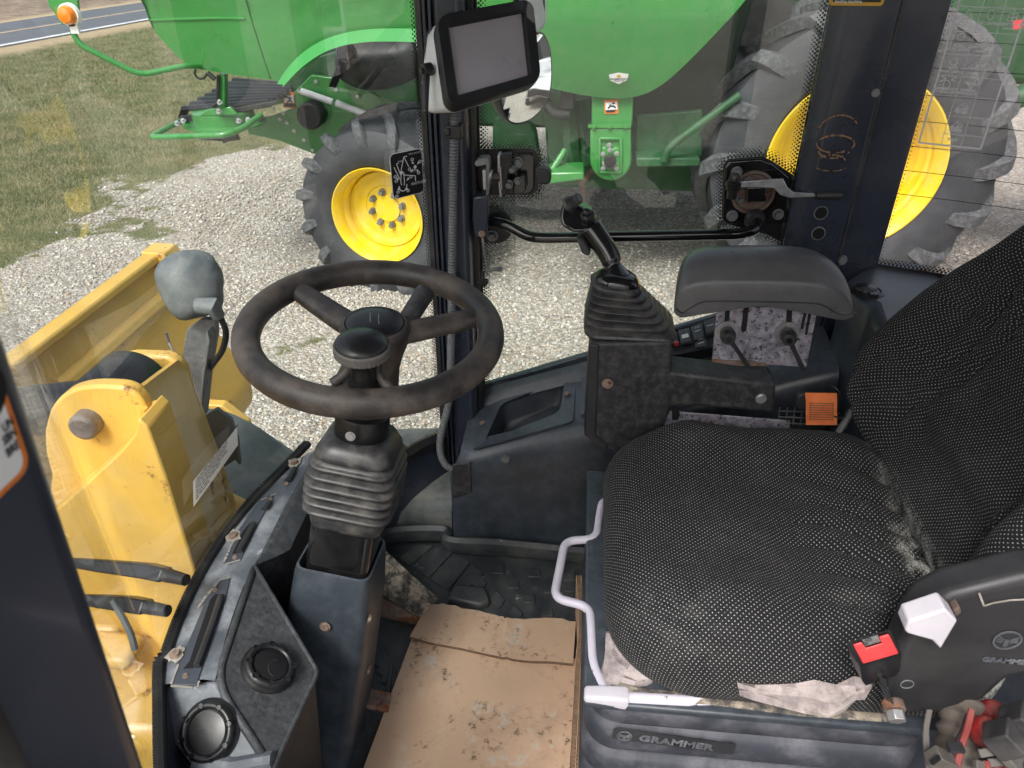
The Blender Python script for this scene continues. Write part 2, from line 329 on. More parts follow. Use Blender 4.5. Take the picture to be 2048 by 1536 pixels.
stone = t.mix(t.rng(ed.outputs['Distance'], .0, .07, .38, 0), stone, (.17, .155, .13))
damp = t.rng(t.noise(.9, 7, .65, pos), .46, .66); stone = t.mix(t.math('MULTIPLY', damp, .32), stone, (.27, .225, .165)); mudp = t.rng(t.noise(.33, 6, .6, pos), .56, .66); stone = t.mix(t.math('MULTIPLY', mudp, .35), stone, (.17, .145, .115))
turf = t.mix(t.rng(t.noise(2.1, 7, .65, pos), .35, .68), (.135, .145, .062), (.29, .25, .14)); turf = t.mix(t.rng(t.noise(55, 4, .7, pos), .35, .7), turf, (.075, .09, .035))
sx = t.n('ShaderNodeSeparateXYZ'); t.t.links.new(pos, sx.inputs[0])
xr = t.math('ADD', sx.outputs[0], t.math('MULTIPLY', sx.outputs[1], -.107)); xr = t.math('ADD', xr, t.math('MULTIPLY', t.noise(1.1, 4, .6, pos), .8))
dry = t.rng(xr, -14.0, -13.1, 1, 0); turf = t.mix(dry, turf, t.mix(t.noise(4, 6, .7, pos), (.30, .225, .13), (.52, .42, .29)))
far = t.rng(xr, -18.9, -18.4, 1, 0); turf = t.mix(far, turf, t.mix(t.rng(t.noise(2.6, 9, .75, pos), .35, .65), (.15, .11, .085), (.36, .28, .215)))
gmsk = t.math('ADD', at, t.math('MULTIPLY', t.math('SUBTRACT', t.noise(9, 5, .7, pos), .5), .9)); gmsk = t.rng(gmsk, .38, .62)
col = t.mix(gmsk, stone, turf)
hb = t.math('MULTIPLY', t.math('ADD', t.math('SUBTRACT', 1, v1.outputs['Distance']), t.math('MULTIPLY', t.math('SUBTRACT', 1, v2.outputs['Distance']), .5)), .5)
nm = t.bump(hb, .85, .03); t_out = t.out(t.bsdf(col, .9, 0, nm, .25)); me.materials.append(t_out)
# grass blades where the turf is
pts = []
def scatter(n, x0, x1, y0, y1, h0, h1, w):
    X = RNG.uniform(x0, x1, n); Y = RNG.uniform(y0, y1, n)
    for x, y in zip(X, Y):
        if gmask(x, y)*1.0+RNG.normal(0, .16) > .62 and (x-.107*y) > -13.9: pts.append((x, y, RNG.uniform(h0, h1), w))
scatter(70000, -8, 1.0, 3.2, 11, .018, .048, .006); scatter(60000, -14, -4, 5, 16, .02, .052, .009); scatter(45000, -12, 0, 10, 26, .025, .06, .014)
A = np.array(pts); n = len(A); ang = RNG.uniform(0, 6.283, n); lean = RNG.uniform(.2, 1.3, n); la = RNG.uniform(0, 6.283, n)
bx, by = A[:, 0], A[:, 1]; hx, hy = np.cos(ang)*A[:, 3]/2, np.sin(ang)*A[:, 3]/2
bv = np.empty((n, 3, 3), np.float32); bv[:, 0] = np.stack([bx-hx, by-hy, np.full(n, GZ-.004)], 1); bv[:, 1] = np.stack([bx+hx, by+hy, np.full(n, GZ-.004)], 1)
bv[:, 2] = np.stack([bx+np.cos(la)*lean*A[:, 2], by+np.sin(la)*lean*A[:, 2], GZ+A[:, 2]], 1)
me = bpy.data.meshes.new('grass'); me.vertices.add(3*n); me.vertices.foreach_set('co', bv.reshape(-1)); me.loops.add(3*n); me.loops.foreach_set('vertex_index', np.arange(3*n, dtype=np.int32))
me.polygons.add(n); me.polygons.foreach_set('loop_start', np.arange(0, 3*n, 3, dtype=np.int32)); me.update(calc_edges=True); me.validate()
gr = bpy.data.objects.new('grass', me); COL.objects.link(gr); tag(gr, 'short dormant lawn grass running out into the gravel', None, None, 'stuff')
t = NT('grass_blades'); pos = t.n('ShaderNodeNewGeometry').outputs['Position']
c = t.mix(t.rng(t.noise(2.1, 7, .65, pos), .35, .68), (.145, .18, .085), (.31, .295, .175)); c = t.mix(t.rng(t.n('ShaderNodeNewGeometry').outputs['Random Per Island'], .3, 1), c, (.25, .23, .13)); me.materials.append(t.out(t.bsdf(c, .7, 0, None, .25)))
# loose stones lying on the gravel
def stones(n, x0, x1, y0, y1, s0, s1):
    X = RNG.uniform(x0, x1, n); Y = RNG.uniform(y0, y1, n); keep = np.array([gmask(x, y) < .35+.25*RNG.random() for x, y in zip(X, Y)]); X, Y = X[keep], Y[keep]; n = len(X)
    S = s0+(s1-s0)*RNG.random(n)**2.2; base = np.array([[1, 0, 0], [-1, 0, 0], [0, 1, 0], [0, -1, 0], [0, 0, 1], [0, 0, -1], [.6, .6, .5], [-.6, .55, .55], [.55, -.6, .5], [-.6, -.6, .45]], np.float32)
    v = base[None]*(1+RNG.normal(0, .16, (n, 10, 1)))*S[:, None, None]; v *= RNG.uniform(.65, 1.25, (n, 1, 3)); v[:, :, 2] *= .7
    a = RNG.uniform(0, 6.283, n); ca, sa = np.cos(a)[:, None], np.sin(a)[:, None]; x = v[:, :, 0]*ca-v[:, :, 1]*sa; y = v[:, :, 0]*sa+v[:, :, 1]*ca
    return np.stack([x+X[:, None], y+Y[:, None], v[:, :, 2]+GZ+S[:, None]*.25], 2)
P_ = np.concatenate([stones(46000, -3.2, 2.6, 1.9, 5.2, .0045, .0135), stones(36000, -6, 3.5, 4.5, 9.5, .007, .018)]); n = len(P_)
F_ = np.array([(6, 0, 2), (6, 2, 4), (6, 4, 0), (7, 2, 1), (7, 1, 4), (7, 4, 2), (8, 3, 0), (8, 0, 4), (8, 4, 3), (9, 1, 3), (9, 3, 4), (9, 4, 1), (5, 2, 0), (5, 1, 2), (5, 3, 1), (5, 0, 3)], np.int32)
idx = (F_[None]+(np.arange(n, dtype=np.int32)*10)[:, None, None]).reshape(-1)
me = bpy.data.meshes.new('loose_gravel'); me.vertices.add(10*n); me.vertices.foreach_set('co', P_.reshape(-1).astype(np.float32)); me.loops.add(len(idx)); me.loops.foreach_set('vertex_index', idx)
me.polygons.add(len(idx)//3); me.polygons.foreach_set('loop_start', np.arange(0, len(idx), 3, dtype=np.int32)); me.update(calc_edges=True); me.validate()
lg = bpy.data.objects.new('loose_gravel', me); COL.objects.link(lg); tag(lg, 'loose pale gravel stones scattered over the yard', None, None, 'stuff')
t = NT('loose_stone'); rn = t.n('ShaderNodeNewGeometry').outputs['Random Per Island']; c = t.mix(rn, (.30, .275, .235), (.68, .655, .60)); r2_ = t.math('FRACT', t.math('MULTIPLY', rn, 37.7)); c = t.mix(t.math('MULTIPLY', t.rng(r2_, .72, .9), .6), c, (.44, .31, .19)); c = t.mix(t.math('MULTIPLY', t.rng(t.math('FRACT', t.math('MULTIPLY', rn, 91.3)), .8, .9), .6), c, (.16, .155, .15)); me.materials.append(t.out(t.bsdf(c, .85, 0, None, .25)))
# road beyond the lawn
def rp(off, y): return V((-15.06+.107*y+off, y, 0))
def strip(a, b, z, name, m, y0=-60, y1=160):
    mb = MB(); mb.prism([rp(a, y0)+V((0, 0, z)), rp(b, y0)+V((0, 0, z)), rp(b, y1)+V((0, 0, z)), rp(a, y1)+V((0, 0, z))], (0, 0, .003)); o = mb.build(name, m); tag(o, kind='structure'); return o
M['asphalt'] = mat('asphalt', (.105, .115, .135), .8, 0, .12, 1.2, .4, 60, .004); M['roadline'] = mat('road_paint', (.72, .73, .75), .6, 0, .1, 3); M['roadyellow'] = mat('road_paint_yellow', (.46, .36, .24), .6, 0, .1, 3)
strip(-3.45, .22, GZ+.012, 'road', M['asphalt']); strip(-.02, .13, GZ+.018, 'road_edge_line', M['roadline']); strip(-1.72, -1.58, GZ+.018, 'road_centre_line', M['roadyellow']); strip(-3.5, -3.3, GZ+.018, 'road_far_edge_line', M['roadyellow'])
# ---------------------------------------------------------------- green combine harvester parked alongside
YB = 5.0
def flat(pts, y): return [oy(a, b, y) for a, b in pts]
def closedcurve(pts, y, k=5): return spline(flat(pts, y), k)
comb = thing('combine_harvester', 'large green combine harvester with yellow wheel rims parked beyond the side window', 'combine harvester', (0, 6.4, GZ))
def bulged(name, outline, y, depth, bulge, m, parent, zc=None, label=None):
    """a body shell: outline at plane y, domed outwards (towards -y) and folded back by depth"""
    P = outline; c = sum(P, V())/len(P); mb = MB(); rings = []
    for s, o in ((1.0, depth), (1.0, .05), (.995, .02), (.985, .004), (.965, -.006), (.9, -.25*bulge-.006), (.75, -.55*bulge-.006), (.5, -.82*bulge-.006), (.25, -.96*bulge-.006)):
        rings.append([V((c.x+(p.x-c.x)*s, y+o, c.z+(p.z-c.z)*s)) for p in P])
    mb.loft(rings, cap=False); n = len(P); k = len(mb.v); mb.v.append(V((c.x, y-bulge-.006, c.z))); r0 = k-n
    mb.f += [(r0+j, r0+(j+1) % n, k) for j in range(n)]
    return mb.build(name, m, parent, ang=50, label=label)
# rear side shield with the wheel arch cut out of its lower edge
arch_in = [(588, 161), (612, 135), (640, 111), (672, 92), (712, 79), (760, 73), (820, 73), (900, 76), (990, 82)]
lower = spline(flat([(255, -130), (283, -60), (299, 8), (304, 42), (318, 68), (342, 96), (366, 120), (392, 137)], YB), 4)+spline(flat([(480, 149), (560, 160)], YB), 2)
archp = spline(flat(arch_in, YB), 4)
topz = 1.75
# the shield is built as vertical strips between its lower edge and a high top line, so that it can swell outwards
def shield(name, low, m, parent, yfun, thick=.05):
    mb = MB(); rows = []
    K = 14
    for k in range(K+1):
        rows.append([V((p.x, yfun(p.x, p.z+(topz-p.z)*(k/K)), p.z+(topz-p.z)*(k/K))) for p in low])
    mb.sheet(rows); mb.sheet([[V((p.x, p.y+thick, p.z-.004)) for p in rows[0]], rows[0]])
    return mb.build(name, m, parent, ang=45)
def yrear(x, z): return YB-.16*max(0, min(1, (z-.45)/.55))**.6+.10*max(0, (-1.9-x)/.9)**2+(-.03 if z > .98 else 0)
low_all = [p for p in lower if p.z < topz]+archp
low_all = sorted(low_all, key=lambda p: p.x)
shield('rear_side_shield', low_all, M['green'], comb, yrear)
# rolled edge of the wheel arch: faces the sky, and its green is painted lighter for that
mb = MB(); a_in = archp; outr = spline(flat([(572, 160), (597, 124), (628, 95), (664, 74), (708, 60), (760, 53), (820, 52), (900, 55), (990, 60)], YB), 4)
mb.sheet([[V((p.x, YB+.06, p.z)) for p in a_in], [V((p.x, YB-.21, p.z-.004)) for p in a_in], [V((p.x, YB-.20, p.z+.010)) for p in a_in], [V((p.x, YB-.165, p.z+.004)) for p in outr]]); mb.build('wheel_arch_flange', M['green2'], comb, ang=60)
def seamline(px, fn, w, m=M['greendk'], nm='panel_seam'):
    P = []
    for x, y in px:
        p = oy(x, y, YB)
        for _ in range(6): p = oy(x, y, fn(p.x, p.z)-.002)
        P.append(p)
    mb = MB(); P = spline(P, 6); mb.tube(P, w, 5); mb.build(nm, m, comb)
seamline([(486, -20), (500, 30), (520, 95), (541, 158)], yrear, .004); seamline([(301, 40), (360, 38), (430, 36), (490, 37)], yrear, .008, M['green'], 'body_crease')
# front side shield, a deep rounded belly
low2 = spline(flat([(930, -120), (950, 60), (985, 118), (1040, 150), (1100, 171), (1150, 184), (1200, 193), (1245, 195), (1285, 186), (1322, 164), (1360, 128), (1400, 84), (1440, 38), (1475, -4), (1530, -80), (1600, -190)], YB), 4)
low2 = [p for p in low2 if p.z < topz-.05]; low2.sort(key=lambda p: p.x)
def yfront(x, z): return YB-.03-.20*max(0, min(1, (z-.44)/.5))**.7
shield('front_side_shield', low2, M['green'], comb, yfront, .07)
# dark machinery behind the shields
mb = MB(); mb.box((-.7, 7.1, .75), (3.3, 2.2, 1.5)); mb.box((.45, 6.7, .45), (1.3, 2.2, 1.6)); mb.box((1.6, 6.9, .7), (1.4, 1.9, 1.6)); mb.build('chassis', M['greendk'], comb, bevel=.03)
mb = MB(); mb.box((-.75, 5.98, 1.3), (3.4, .06, 1.4)); mb.box((.6, 5.36, 1.5), (1.3, .06, 1.6)); mb.build('inner_bulkhead', M['blackm'], comb)
def plate(name, px, y, t, m, parent=comb, bevel=.006, label=None):
    mb = MB(); mb.prism(flat(px, y), (0, t, 0)); return mb.build(name, m, parent, bevel=bevel, label=label)
plate('side_panel', [(560, 150), (620, 118), (700, 95), (855, 130), (862, 260), (690, 240), (600, 190)], 5.92, .04, M['greendk'])
plate('inner_cover', [(690, 150), (832, 150), (838, 238), (770, 262), (700, 215)], 5.88, .05, M['green'])
plate('residue_frame', [(622, 150), (700, 160), (840, 240), (850, 330), (700, 330), (622, 306), (560, 282), (497, 268), (490, 242), (545, 232), (590, 215), (575, 205), (520, 216), (530, 202), (585, 188)], 5.84, .05, M['green'])
mb = MB(); pth = spline(flat([(680, 118), (740, 128), (800, 120), (836, 96)], 5.8), 6); mb.tube(pth, [.13, .15, .16, .17, .18, .18, .18, .18, .18, .18, .17, .17, .16, .16, .15, .14, .13, .12, .1][:len(pth)], 14); mb.build('air_tank', M['blackm'], comb)
mb = MB(); a, b = oy(692, 104, 5.6), oy(666, 172, 5.7); mb.tube([a, b], .045, 4, sc=(1, .7)); mb.cyl(a+V((0, -.04, 0)), a+V((0, .06, 0)), .06, n=18); mb.build('lift_strut', M['satin'], comb, bevel=.006)
mb = MB(); mb.tube([oy(602, 182, 5.78), oy(665, 204, 5.78)], .025, 10); mb.tube([oy(672, 206, 5.78), oy(730, 228, 5.78)], .025, 10); mb.build('pale_tube', M['grey'], comb)
mb = MB(); c = oy(620, 232, 5.72); mb.lathe([(0, -.03), (.085, -.03), (.098, -.02), (.10, 0), (.10, .11)], c, (0, 1, 0), 28); mb.build('drive_drum', M['plastic'], comb)
for px in ((598, 183), (618, 186), (625, 191), (632, 163), (672, 179), (715, 193), (566, 226), (574, 245), (588, 262), (608, 280), (625, 300), (560, 238), (547, 218)):
    mb = MB(); bolt(mb, oy(px[0], px[1], 5.83), (0, -1, 0), .011); mb.build('panel_bolt', M['bright'], comb)
# straw chopper tailboard (corrugated), spreader drum, guard rail, post
tb = MB(); A, B, C_, D = oy(356, 236, 5.15), oy(470, 168, 6.3), oy(606, 168, 6.3), oy(535, 206, 5.15)
A.z += .05; B.z += .05; rows = []
for i in range(57):
    u = i/56; a = A.lerp(B, u); d = D.lerp(C_, u); h = .022*math.sin(u*2*math.pi*8); rows.append([a+V((0, 0, h-.05)), a.lerp(d, .05)+V((0, 0, h)), a.lerp(d, .5)+V((0, 0, h)), d+V((0, 0, h))])
tb.sheet(rows); tb.build('tailboard', M['satin'], comb, ang=70, solid=.012)
plate('tailboard_end', [(356, 236), (362, 232), (480, 214), (560, 200), (540, 215), (470, 226), (440, 232), (420, 242), (362, 243)], 5.12, .03, M['blackm'])
mb = MB(); c = oy(450, 242, 5.2); c.z -= 0; mb.lathe([(0, .10), (.20, .075), (.21, .07), (.21, 0), (.28, -.004), (.28, -.016), (0, -.016)], c, (0, 0, 1), 40); mb.build('spreader_ring', M['green'], comb, ang=30)
plate('ring_bracket', [(398, 232), (414, 219), (460, 214), (474, 230)], 5.0, .03, M['green'])
mb = MB(); mb.prism([oy(436, 148, 5.0), oy(449, 150, 5.0), oy(449, 222, 5.0), oy(436, 220, 5.0)], (0, .06, 0)); mb.build('hanger_post', M['green'], comb, bevel=.008)
mb = MB(); mb.tube(spline([oy(437, 150, 4.98), oy(436, 180, 4.98), oy(434, 205, 4.98), oy(424, 214, 4.98)], 5), .012, 8); mb.build('hose', M['satin'], comb)
plate('rubber_flap', [(392, 254), (468, 252), (480, 280), (452, 284), (396, 279)], 5.1, .02, M['blackm']); plate('rubber_flap', [(438, 270), (476, 262), (470, 278), (446, 288)], 5.02, .02, M['blackm'])
mb = MB(); g = [oy(366, 240, 5.25), oy(300, 275, 4.85), oy(450, 270, 4.72), oy(484, 258, 4.85), oy(522, 230, 5.1)]; mb.tube(fillet(g, .06, 6), .020, 12); mb.build('guard_rail', M['green'], comb)
for px in ((355, 248), (367, 243), (478, 243), (497, 241), (438, 224), (440, 206)):
    mb = MB(); bolt(mb, oy(px[0], px[1], 4.97), (0, -.5, .8), .014, .02); mb.build('ring_bolt', M['bright'], comb)
mb = MB(); r_ = [oy(390, 137, 4.98)+V((-.01, 0, -.03))]
mb.tube(spline([oy(391, 138, 4.95), oy(390, 148, 4.95), oy(398, 157, 4.95), oy(408, 156, 4.95), oy(414, 147, 4.95)], 5), .007, 8); a, b = oy(415, 146, 4.95), oy(430, 158, 4.95); mb.tube([a, b], .016, 10); mb.build('latch_cable', M['satin'], comb)
# amber warning lamp on its bent arm
mb = MB(); arm = [oy(400, 132, 4.98), oy(372, 131, 4.86), oy(281, 151, 4.7), oy(160, 90, 4.6), oy(146, 66, 4.6), oy(143, 44, 4.6)]; mb.tube(fillet(arm, .07, 6), .018, 12); la = mb.build('lamp_arm', M['green'], comb)
mb = MB(); mb.prism([oy(88, -30, 4.62), oy(97, 12, 4.62), (oy(108, 26, 4.62)), oy(124, 50, 4.62), oy(152, 50, 4.62), oy(157, 20, 4.62), oy(152, -30, 4.62)], (0, .02, 0)); mb.build('lamp_plate', M['green'], la, bevel=.006)
mb = MB(); c = oy(136, 30, 4.58); mb.lathe([(0, -.05), (.02, -.048), (.04, -.04), (.05, -.02), (.054, 0), (.054, .03)], c, (0, 1, 0), 28); mb.build('amber_lens', M['amber'], la)
mb = MB(); mb.lathe([(.054, .0), (.062, .0), (.064, .03), (.05, .035)], c, (0, 1, 0), 28, cap=False); mb.box(c+V((.012, .01, -.075)), (.05, .02, .05)); mb.build('lamp_collar', M['ink_w'], la)
# unloading side drive column in the middle
plate('drive_column', [(1183, 190), (1267, 190), (1265, 250), (1258, 256), (1183, 256)], 5.02, .16, M['green'], bevel=.012)
col_o = [(1180, 255), (1262, 255), (1263, 318)]+[(1221.5+41.5*math.cos(a), 320+42*math.sin(a)) for a in [math.pi*i/12 for i in range(1, 12)]]+[(1180, 318)]
plate('drive_cover', col_o, 4.97, .2, M['green'], bevel=.015)
mb = MB(); mb.prism(flat([(1176, 250), (1262, 250), (1262, 256), (1176, 256)], 4.96), (0, .03, 0))
for q in ((1188, 253), (1220, 253), (1251, 253)): bolt(mb, oy(q[0], q[1], 4.955), (0, -1, 0), .012)
mb.build('cover_flange', M['green'], comb)
mb = MB(); bp = [oy(*q, 4.955) for q in ((1199, 277), (1242, 277), (1242, 344), (1199, 344))]
for i in range(4): mb.tube([bp[i], bp[(i+1) % 4]], .012, 6)
mb.prism(flat([(1203, 296), (1211, 294), (1216, 299), (1226, 299), (1231, 294), (1239, 297), (1240, 340), (1203, 340)], 4.95), (0, .03, 0)); mb.build('bearing_plate', M['green'], comb, bevel=.006)
mb = MB(); c = oy(1220, 321, 4.94); mb.lathe([(0, -.05), (.035, -.05), (.04, -.04), (.04, .02)], c, (0, 1, 0), 24); mb.build('bearing_cap', M['satin'], comb)
for q in ((1206, 308), (1233, 307), (1206, 337), (1233, 337), (1209, 327), (1230, 327), (1220, 300), (1218, 290)):
    mb = MB(); bolt(mb, oy(q[0], q[1], 4.945), (0, -1, 0), .012); mb.build('bearing_bolt', M['bright'], comb)
# lower frames, grilles, sill, step
plate('lower_frame', [(985, 235), (1040, 225), (1072, 260), (1082, 330), (1000, 345), (985, 335)], 5.45, .1, M['greendk'], bevel=.02)
plate('lower_frame', [(1085, 180), (1183, 190), (1183, 335), (1095, 330)], 5.4, .1, M['greendk'], bevel=.02)
mb = MB(); a, b = oy(1135, 195, 5.2), oy(1145, 330, 5.2); mb.tube([a, b], .05, 4); mb.tube([oy(1160, 200, 5.25), oy(1172, 330, 5.25)], .035, 4); mb.build('frame_post', M['greendk'], comb)
mb = MB(); mb.tube(spline([oy(1090, 205, 5.15), oy(1110, 225, 5.12), oy(1140, 228, 5.12)], 5), .04, 10); mb.box(oy(1135, 195, 5.1), (.09, .07, .13)); mb.build('control_valve', M['blackm'], comb, bevel=.006)
mb = MB(); mb.prism(flat([(1095, 346), (1168, 344), (1168, 360), (1095, 369)], 4.9), (0, .25, 0)); mb.build('step', M['green'], comb, bevel=.012)
mb = MB(); mb.tube([oy(1100, 346, 5.0), oy(1130, 300, 5.1)], .02, 8); mb.build('step_bar', M['green'], comb)
gmat = NT('grille_mesh'); v = gmat.n('ShaderNodeTexBrick'); v.inputs['Scale'].default_value = 55; v.inputs['Mortar Size'].default_value = .03; gmat.t.links.new(gmat.co(), v.inputs['Vector']); v.inputs['Color1'].default_value = v.inputs['Color2'].default_value = (.005, .012, .007, 1); v.inputs['Mortar'].default_value = (.03, .10, .04, 1)
M['grille'] = gmat.out(gmat.bsdf(v.outputs[0], .6))
plate('grille_panel', [(1268, 150), (1330, 120), (1390, 40), (1450, -40), (1500, -90), (1530, -90), (1440, 232), (1268, 232)], 5.32, .05, M['grille'])
plate('lower_panel', [(1272, 232), (1340, 226), (1405, 220), (1405, 315), (1272, 315)], 5.2, .05, M['greendk'], bevel=.01)
mb = MB(); mb.prism(flat([(1272, 316), (1400, 316), (1400, 333), (1272, 335)], 5.02), (0, .2, 0)); mb.build('sill', M['greendk'], comb, bevel=.01)
mb = MB(); mb.tube(fillet([oy(1328, 322, 4.98), oy(1335, 300, 4.98), oy(1350, 285, 4.98), oy(1480, 190, 4.98)], .08), .026, 12); mb.build('ladder_rail', M['greendk'], comb)
plate('warning_label', [(1208, 200), (1236, 199), (1237, 227), (1209, 228)], 5.012, .004, M['ink_o'], bevel=0)
lb = plate('warning_label', [(566, 183), (588, 185), (590, 217), (567, 215)], 5.825, .004, M['ink_o'], bevel=0)
l1 = bpy.data.objects['warning_label']
plate('label_panel', [(1211, 205), (1234, 204), (1235, 219), (1211, 220)], 5.006, .004, M['ink_w'], l1, 0); plate('label_panel', [(568, 190), (587, 191), (588, 206), (569, 205)], 5.819, .004, M['ink_w'], lb, 0)
plate('label_footer', [(1212, 221), (1232, 220), (1228, 224), (1212, 225)], 5.006, .004, M['ink_b'], l1, 0); plate('label_footer', [(569, 207), (588, 208), (588, 214), (570, 213)], 5.819, .004, M['ink_b'], lb, 0)
def strokes(name, segs, y, w, m, parent):
    mb = MB()
    for a, b in segs: bar(mb, oy(*a, y), oy(*b, y), w, (0, -1, 0), .001)
    return mb.build(name, m, parent)
strokes('figure_print', [((1216, 217), (1221, 212)), ((1221, 212), (1229, 213)), ((1221, 212), (1220, 209)), ((1229, 213), (1231, 216)), ((1224, 207), (1230, 206))], 5.004, .010, M['ink_b'], l1)
strokes('figure_print', [((571, 192), (578, 196)), ((578, 196), (580, 200)), ((580, 200), (574, 205)), ((580, 200), (584, 205)), ((578, 196), (583, 197))], 5.817, .010, M['ink_b'], lb)
# dealer shield sticker on the front shield
c = oy(1237, 156, 4.80); n = V((0, -1, .18)).normalized(); xx = V((1, 0, 0)); yy = V((0, .18, 1)).normalized()
k = c.y; 
def onshield(x, y): 
    p = oy(x, y, 4.82)
    for _ in range(6): p = oy(x, y, yfront(p.x, p.z)-.012)
    return p
mb = MB(); mb.prism([onshield(*q) for q in ((1218, 149), (1237, 145), (1257, 148), (1255, 160), (1237, 168), (1220, 161))], (0, -.002, 0)); sh = mb.build('dealer_sticker', M['ink_w'], comb)
xx = (onshield(1250, 157)-onshield(1225, 157)).normalized(); yy = (onshield(1237, 150)-onshield(1237, 160)).normalized(); nn = xx.cross(yy)
mb = MB(); text(mb, 'PRAIRIE STATE', onshield(1238, 159)+nn*.006, xx, yy, .012, align='CENTER', bold=.0006); text(mb, 'TRACTOR', onshield(1238, 162.5)+nn*.006, xx, yy, .010, align='CENTER'); mb.build('lettering', M['ink_b'], sh)
mb = MB(); mb.face([onshield(1238, 148)+nn*.006, onshield(1243, 151)+nn*.006, onshield(1238, 155)+nn*.006, onshield(1232, 151)+nn*.006]); mb.build('sticker_diamond', M['ink_y'], sh)
# ------- wheels
def tyre_wheel(name, c, R, rim, wid, nl, yaw, disc, nb, br, drive):
    c = V(c); ca, sa = math.cos(yaw), math.sin(yaw); X = V((ca, sa, 0)); A = V((-sa, ca, 0)); Z = V((0, 0, 1))   # A: axis pointing inboard
    m = MB(); k = R/1.0; prof = [(rim*.98, .02), (rim*1.02, -.0), (rim+.10*(R-rim), -.028), (rim+.35*(R-rim), -.055), (rim+.6*(R-rim), -.05), (rim+.8*(R-rim), -.015), (R*.915, .03), (R*.928, wid*.3), (R*.93, wid*.5), (R*.928, wid*.7), (R*.915, wid-.03), (rim+.6*(R-rim), wid+.05), (rim, wid)]
    m.lathe(prof, c, A, 96, cap=False); ty = m.build('tyre', M['tyre'], comb, ang=40)
    lm = MB()                                                             # chevron lugs wrapping from the shoulder to the centre of the tread
    for side in (0, 1):
        for i in range(nl):
            a0 = 2*math.pi*(i+.5*side)/nl; rings = []
            for r_, w_, nr, nw, hw, da in ((.72, -.030, 0, -1, .030, -.06), (.735, -.050, 0, -1, .040, -.055), (.80, -.068, 0, -1, .046, -.03), (.88, -.070, .3, -.95, .048, .0), (.945, -.052, .6, -.8, .047, .03), (.985, -.012, .9, -.45, .046, .06), (1.0, .09*wid, 1, 0, .043, .14), (1.0, .2*wid, 1, 0, .040, .22), (1.0, .33*wid, 1, 0, .036, .33), (1.0, .45*wid, 1, 0, .032, .45), (.995, .50*wid, 1, 0, .026, .49)):
                hw *= k; a = a0+da*(.9 if drive else .8); w2 = w_ if side == 0 else wid-w_; nw2 = nw if side == 0 else -nw
                e = X*math.cos(a)+Z*math.sin(a); tg_ = Z*math.cos(a)-X*math.sin(a); cc = c+A*w2+e*(R*r_); nn = e*nr+A*nw2
                rings.append([cc-nn*.07*k-tg_*hw*1.5, cc-nn*.012*k-tg_*hw*1.08, cc-tg_*hw*.9, cc+tg_*hw*.9, cc-nn*.012*k+tg_*hw*1.08, cc-nn*.07*k+tg_*hw*1.5])
            lm.loft(rings)
    lm.build('tread', M['lugs'], ty, ang=30)
    m = MB(); D = disc
    m.lathe([(rim*.93, wid-.02), (rim*.93, D+.03), (rim*.93, .10), (rim*.955, .07), (rim*.955, .045), (rim*.985, .03), (rim*1.0, .0), (rim*1.045, -.02), (rim*1.05, -.035), (rim*1.03, -.035), (rim*.975, -.012), (rim*.945, .012), (rim*.925, .03), (rim*.92, .065), (rim*.885, .085), (rim*.875, .12), (rim*.84, .15), (rim*.83, D*.75), (rim*.80, D*.93), (rim*.70, D), (rim*.52, D-.008), (rim*.50, D), (rim*.30, D), (rim*.29, D-.014), (.0, D-.014)], c, A, 80, cap=False)
    rm = m.build('rim', M['yellow'], comb, ang=25)
    for i in range(nb):
        b = MB(); q = 2*math.pi*(i+.3)/nb; p = c+A*D+(X*math.cos(q)+Z*math.sin(q))*br; b.cyl(p, p-A*.022, .024, n=18); b.cyl(p-A*.022, p-A*.05, .017, n=6); b.build('wheel_nut', M['dullgrey'], rm)
    return c, A
WL = oy(757, 431, 5.06); tyre_wheel('w', WL, .66, .335, .74, 15, math.radians(-10), .17, 8, .125, False)
WR = oy(1706, 330, 5.05); RC, RA = tyre_wheel('w', WR, 1.0, .545, .62, 16, math.radians(0), .33, 0, .2, True)
mb = MB(); mb.lathe([(0, .30), (.12, .30), (.13, .33)], RC, RA, 32); mb.build('hub', M['blackm'], comb)
# front of the machine, seen through the rear window
mb = MB(); mb.box((3.2, 5.9, .75), (2.2, 1.0, .55)); mb.box((4.2, 5.2, .6), (1.2, 1.5, 1.0)); mb.build('feeder_house', M['greendk'], comb, bevel=.05)
mb = MB(); a, b = oy(1960, 230, 5.2), oy(2080, 175, 5.2); mb.tube([a, b], .07, 14); mb.tube([b, b+(b-a)*.8], .03, 12); mb.build('hydraulic_ram', M['greendk'], comb)
plate('danger_label', [(2026, 42), (2048, 38), (2046, 56), (2026, 60)], 4.4, .004, M['red'], bevel=0)
mb = MB(); mb.tube([V((.14, 5.5, -.1)), oy(1163, 365, 5.3), oy(1172, 425, 5.3)], [.02, .03, .012], 8); mb.build('orange_hose', M['rusty'], comb)
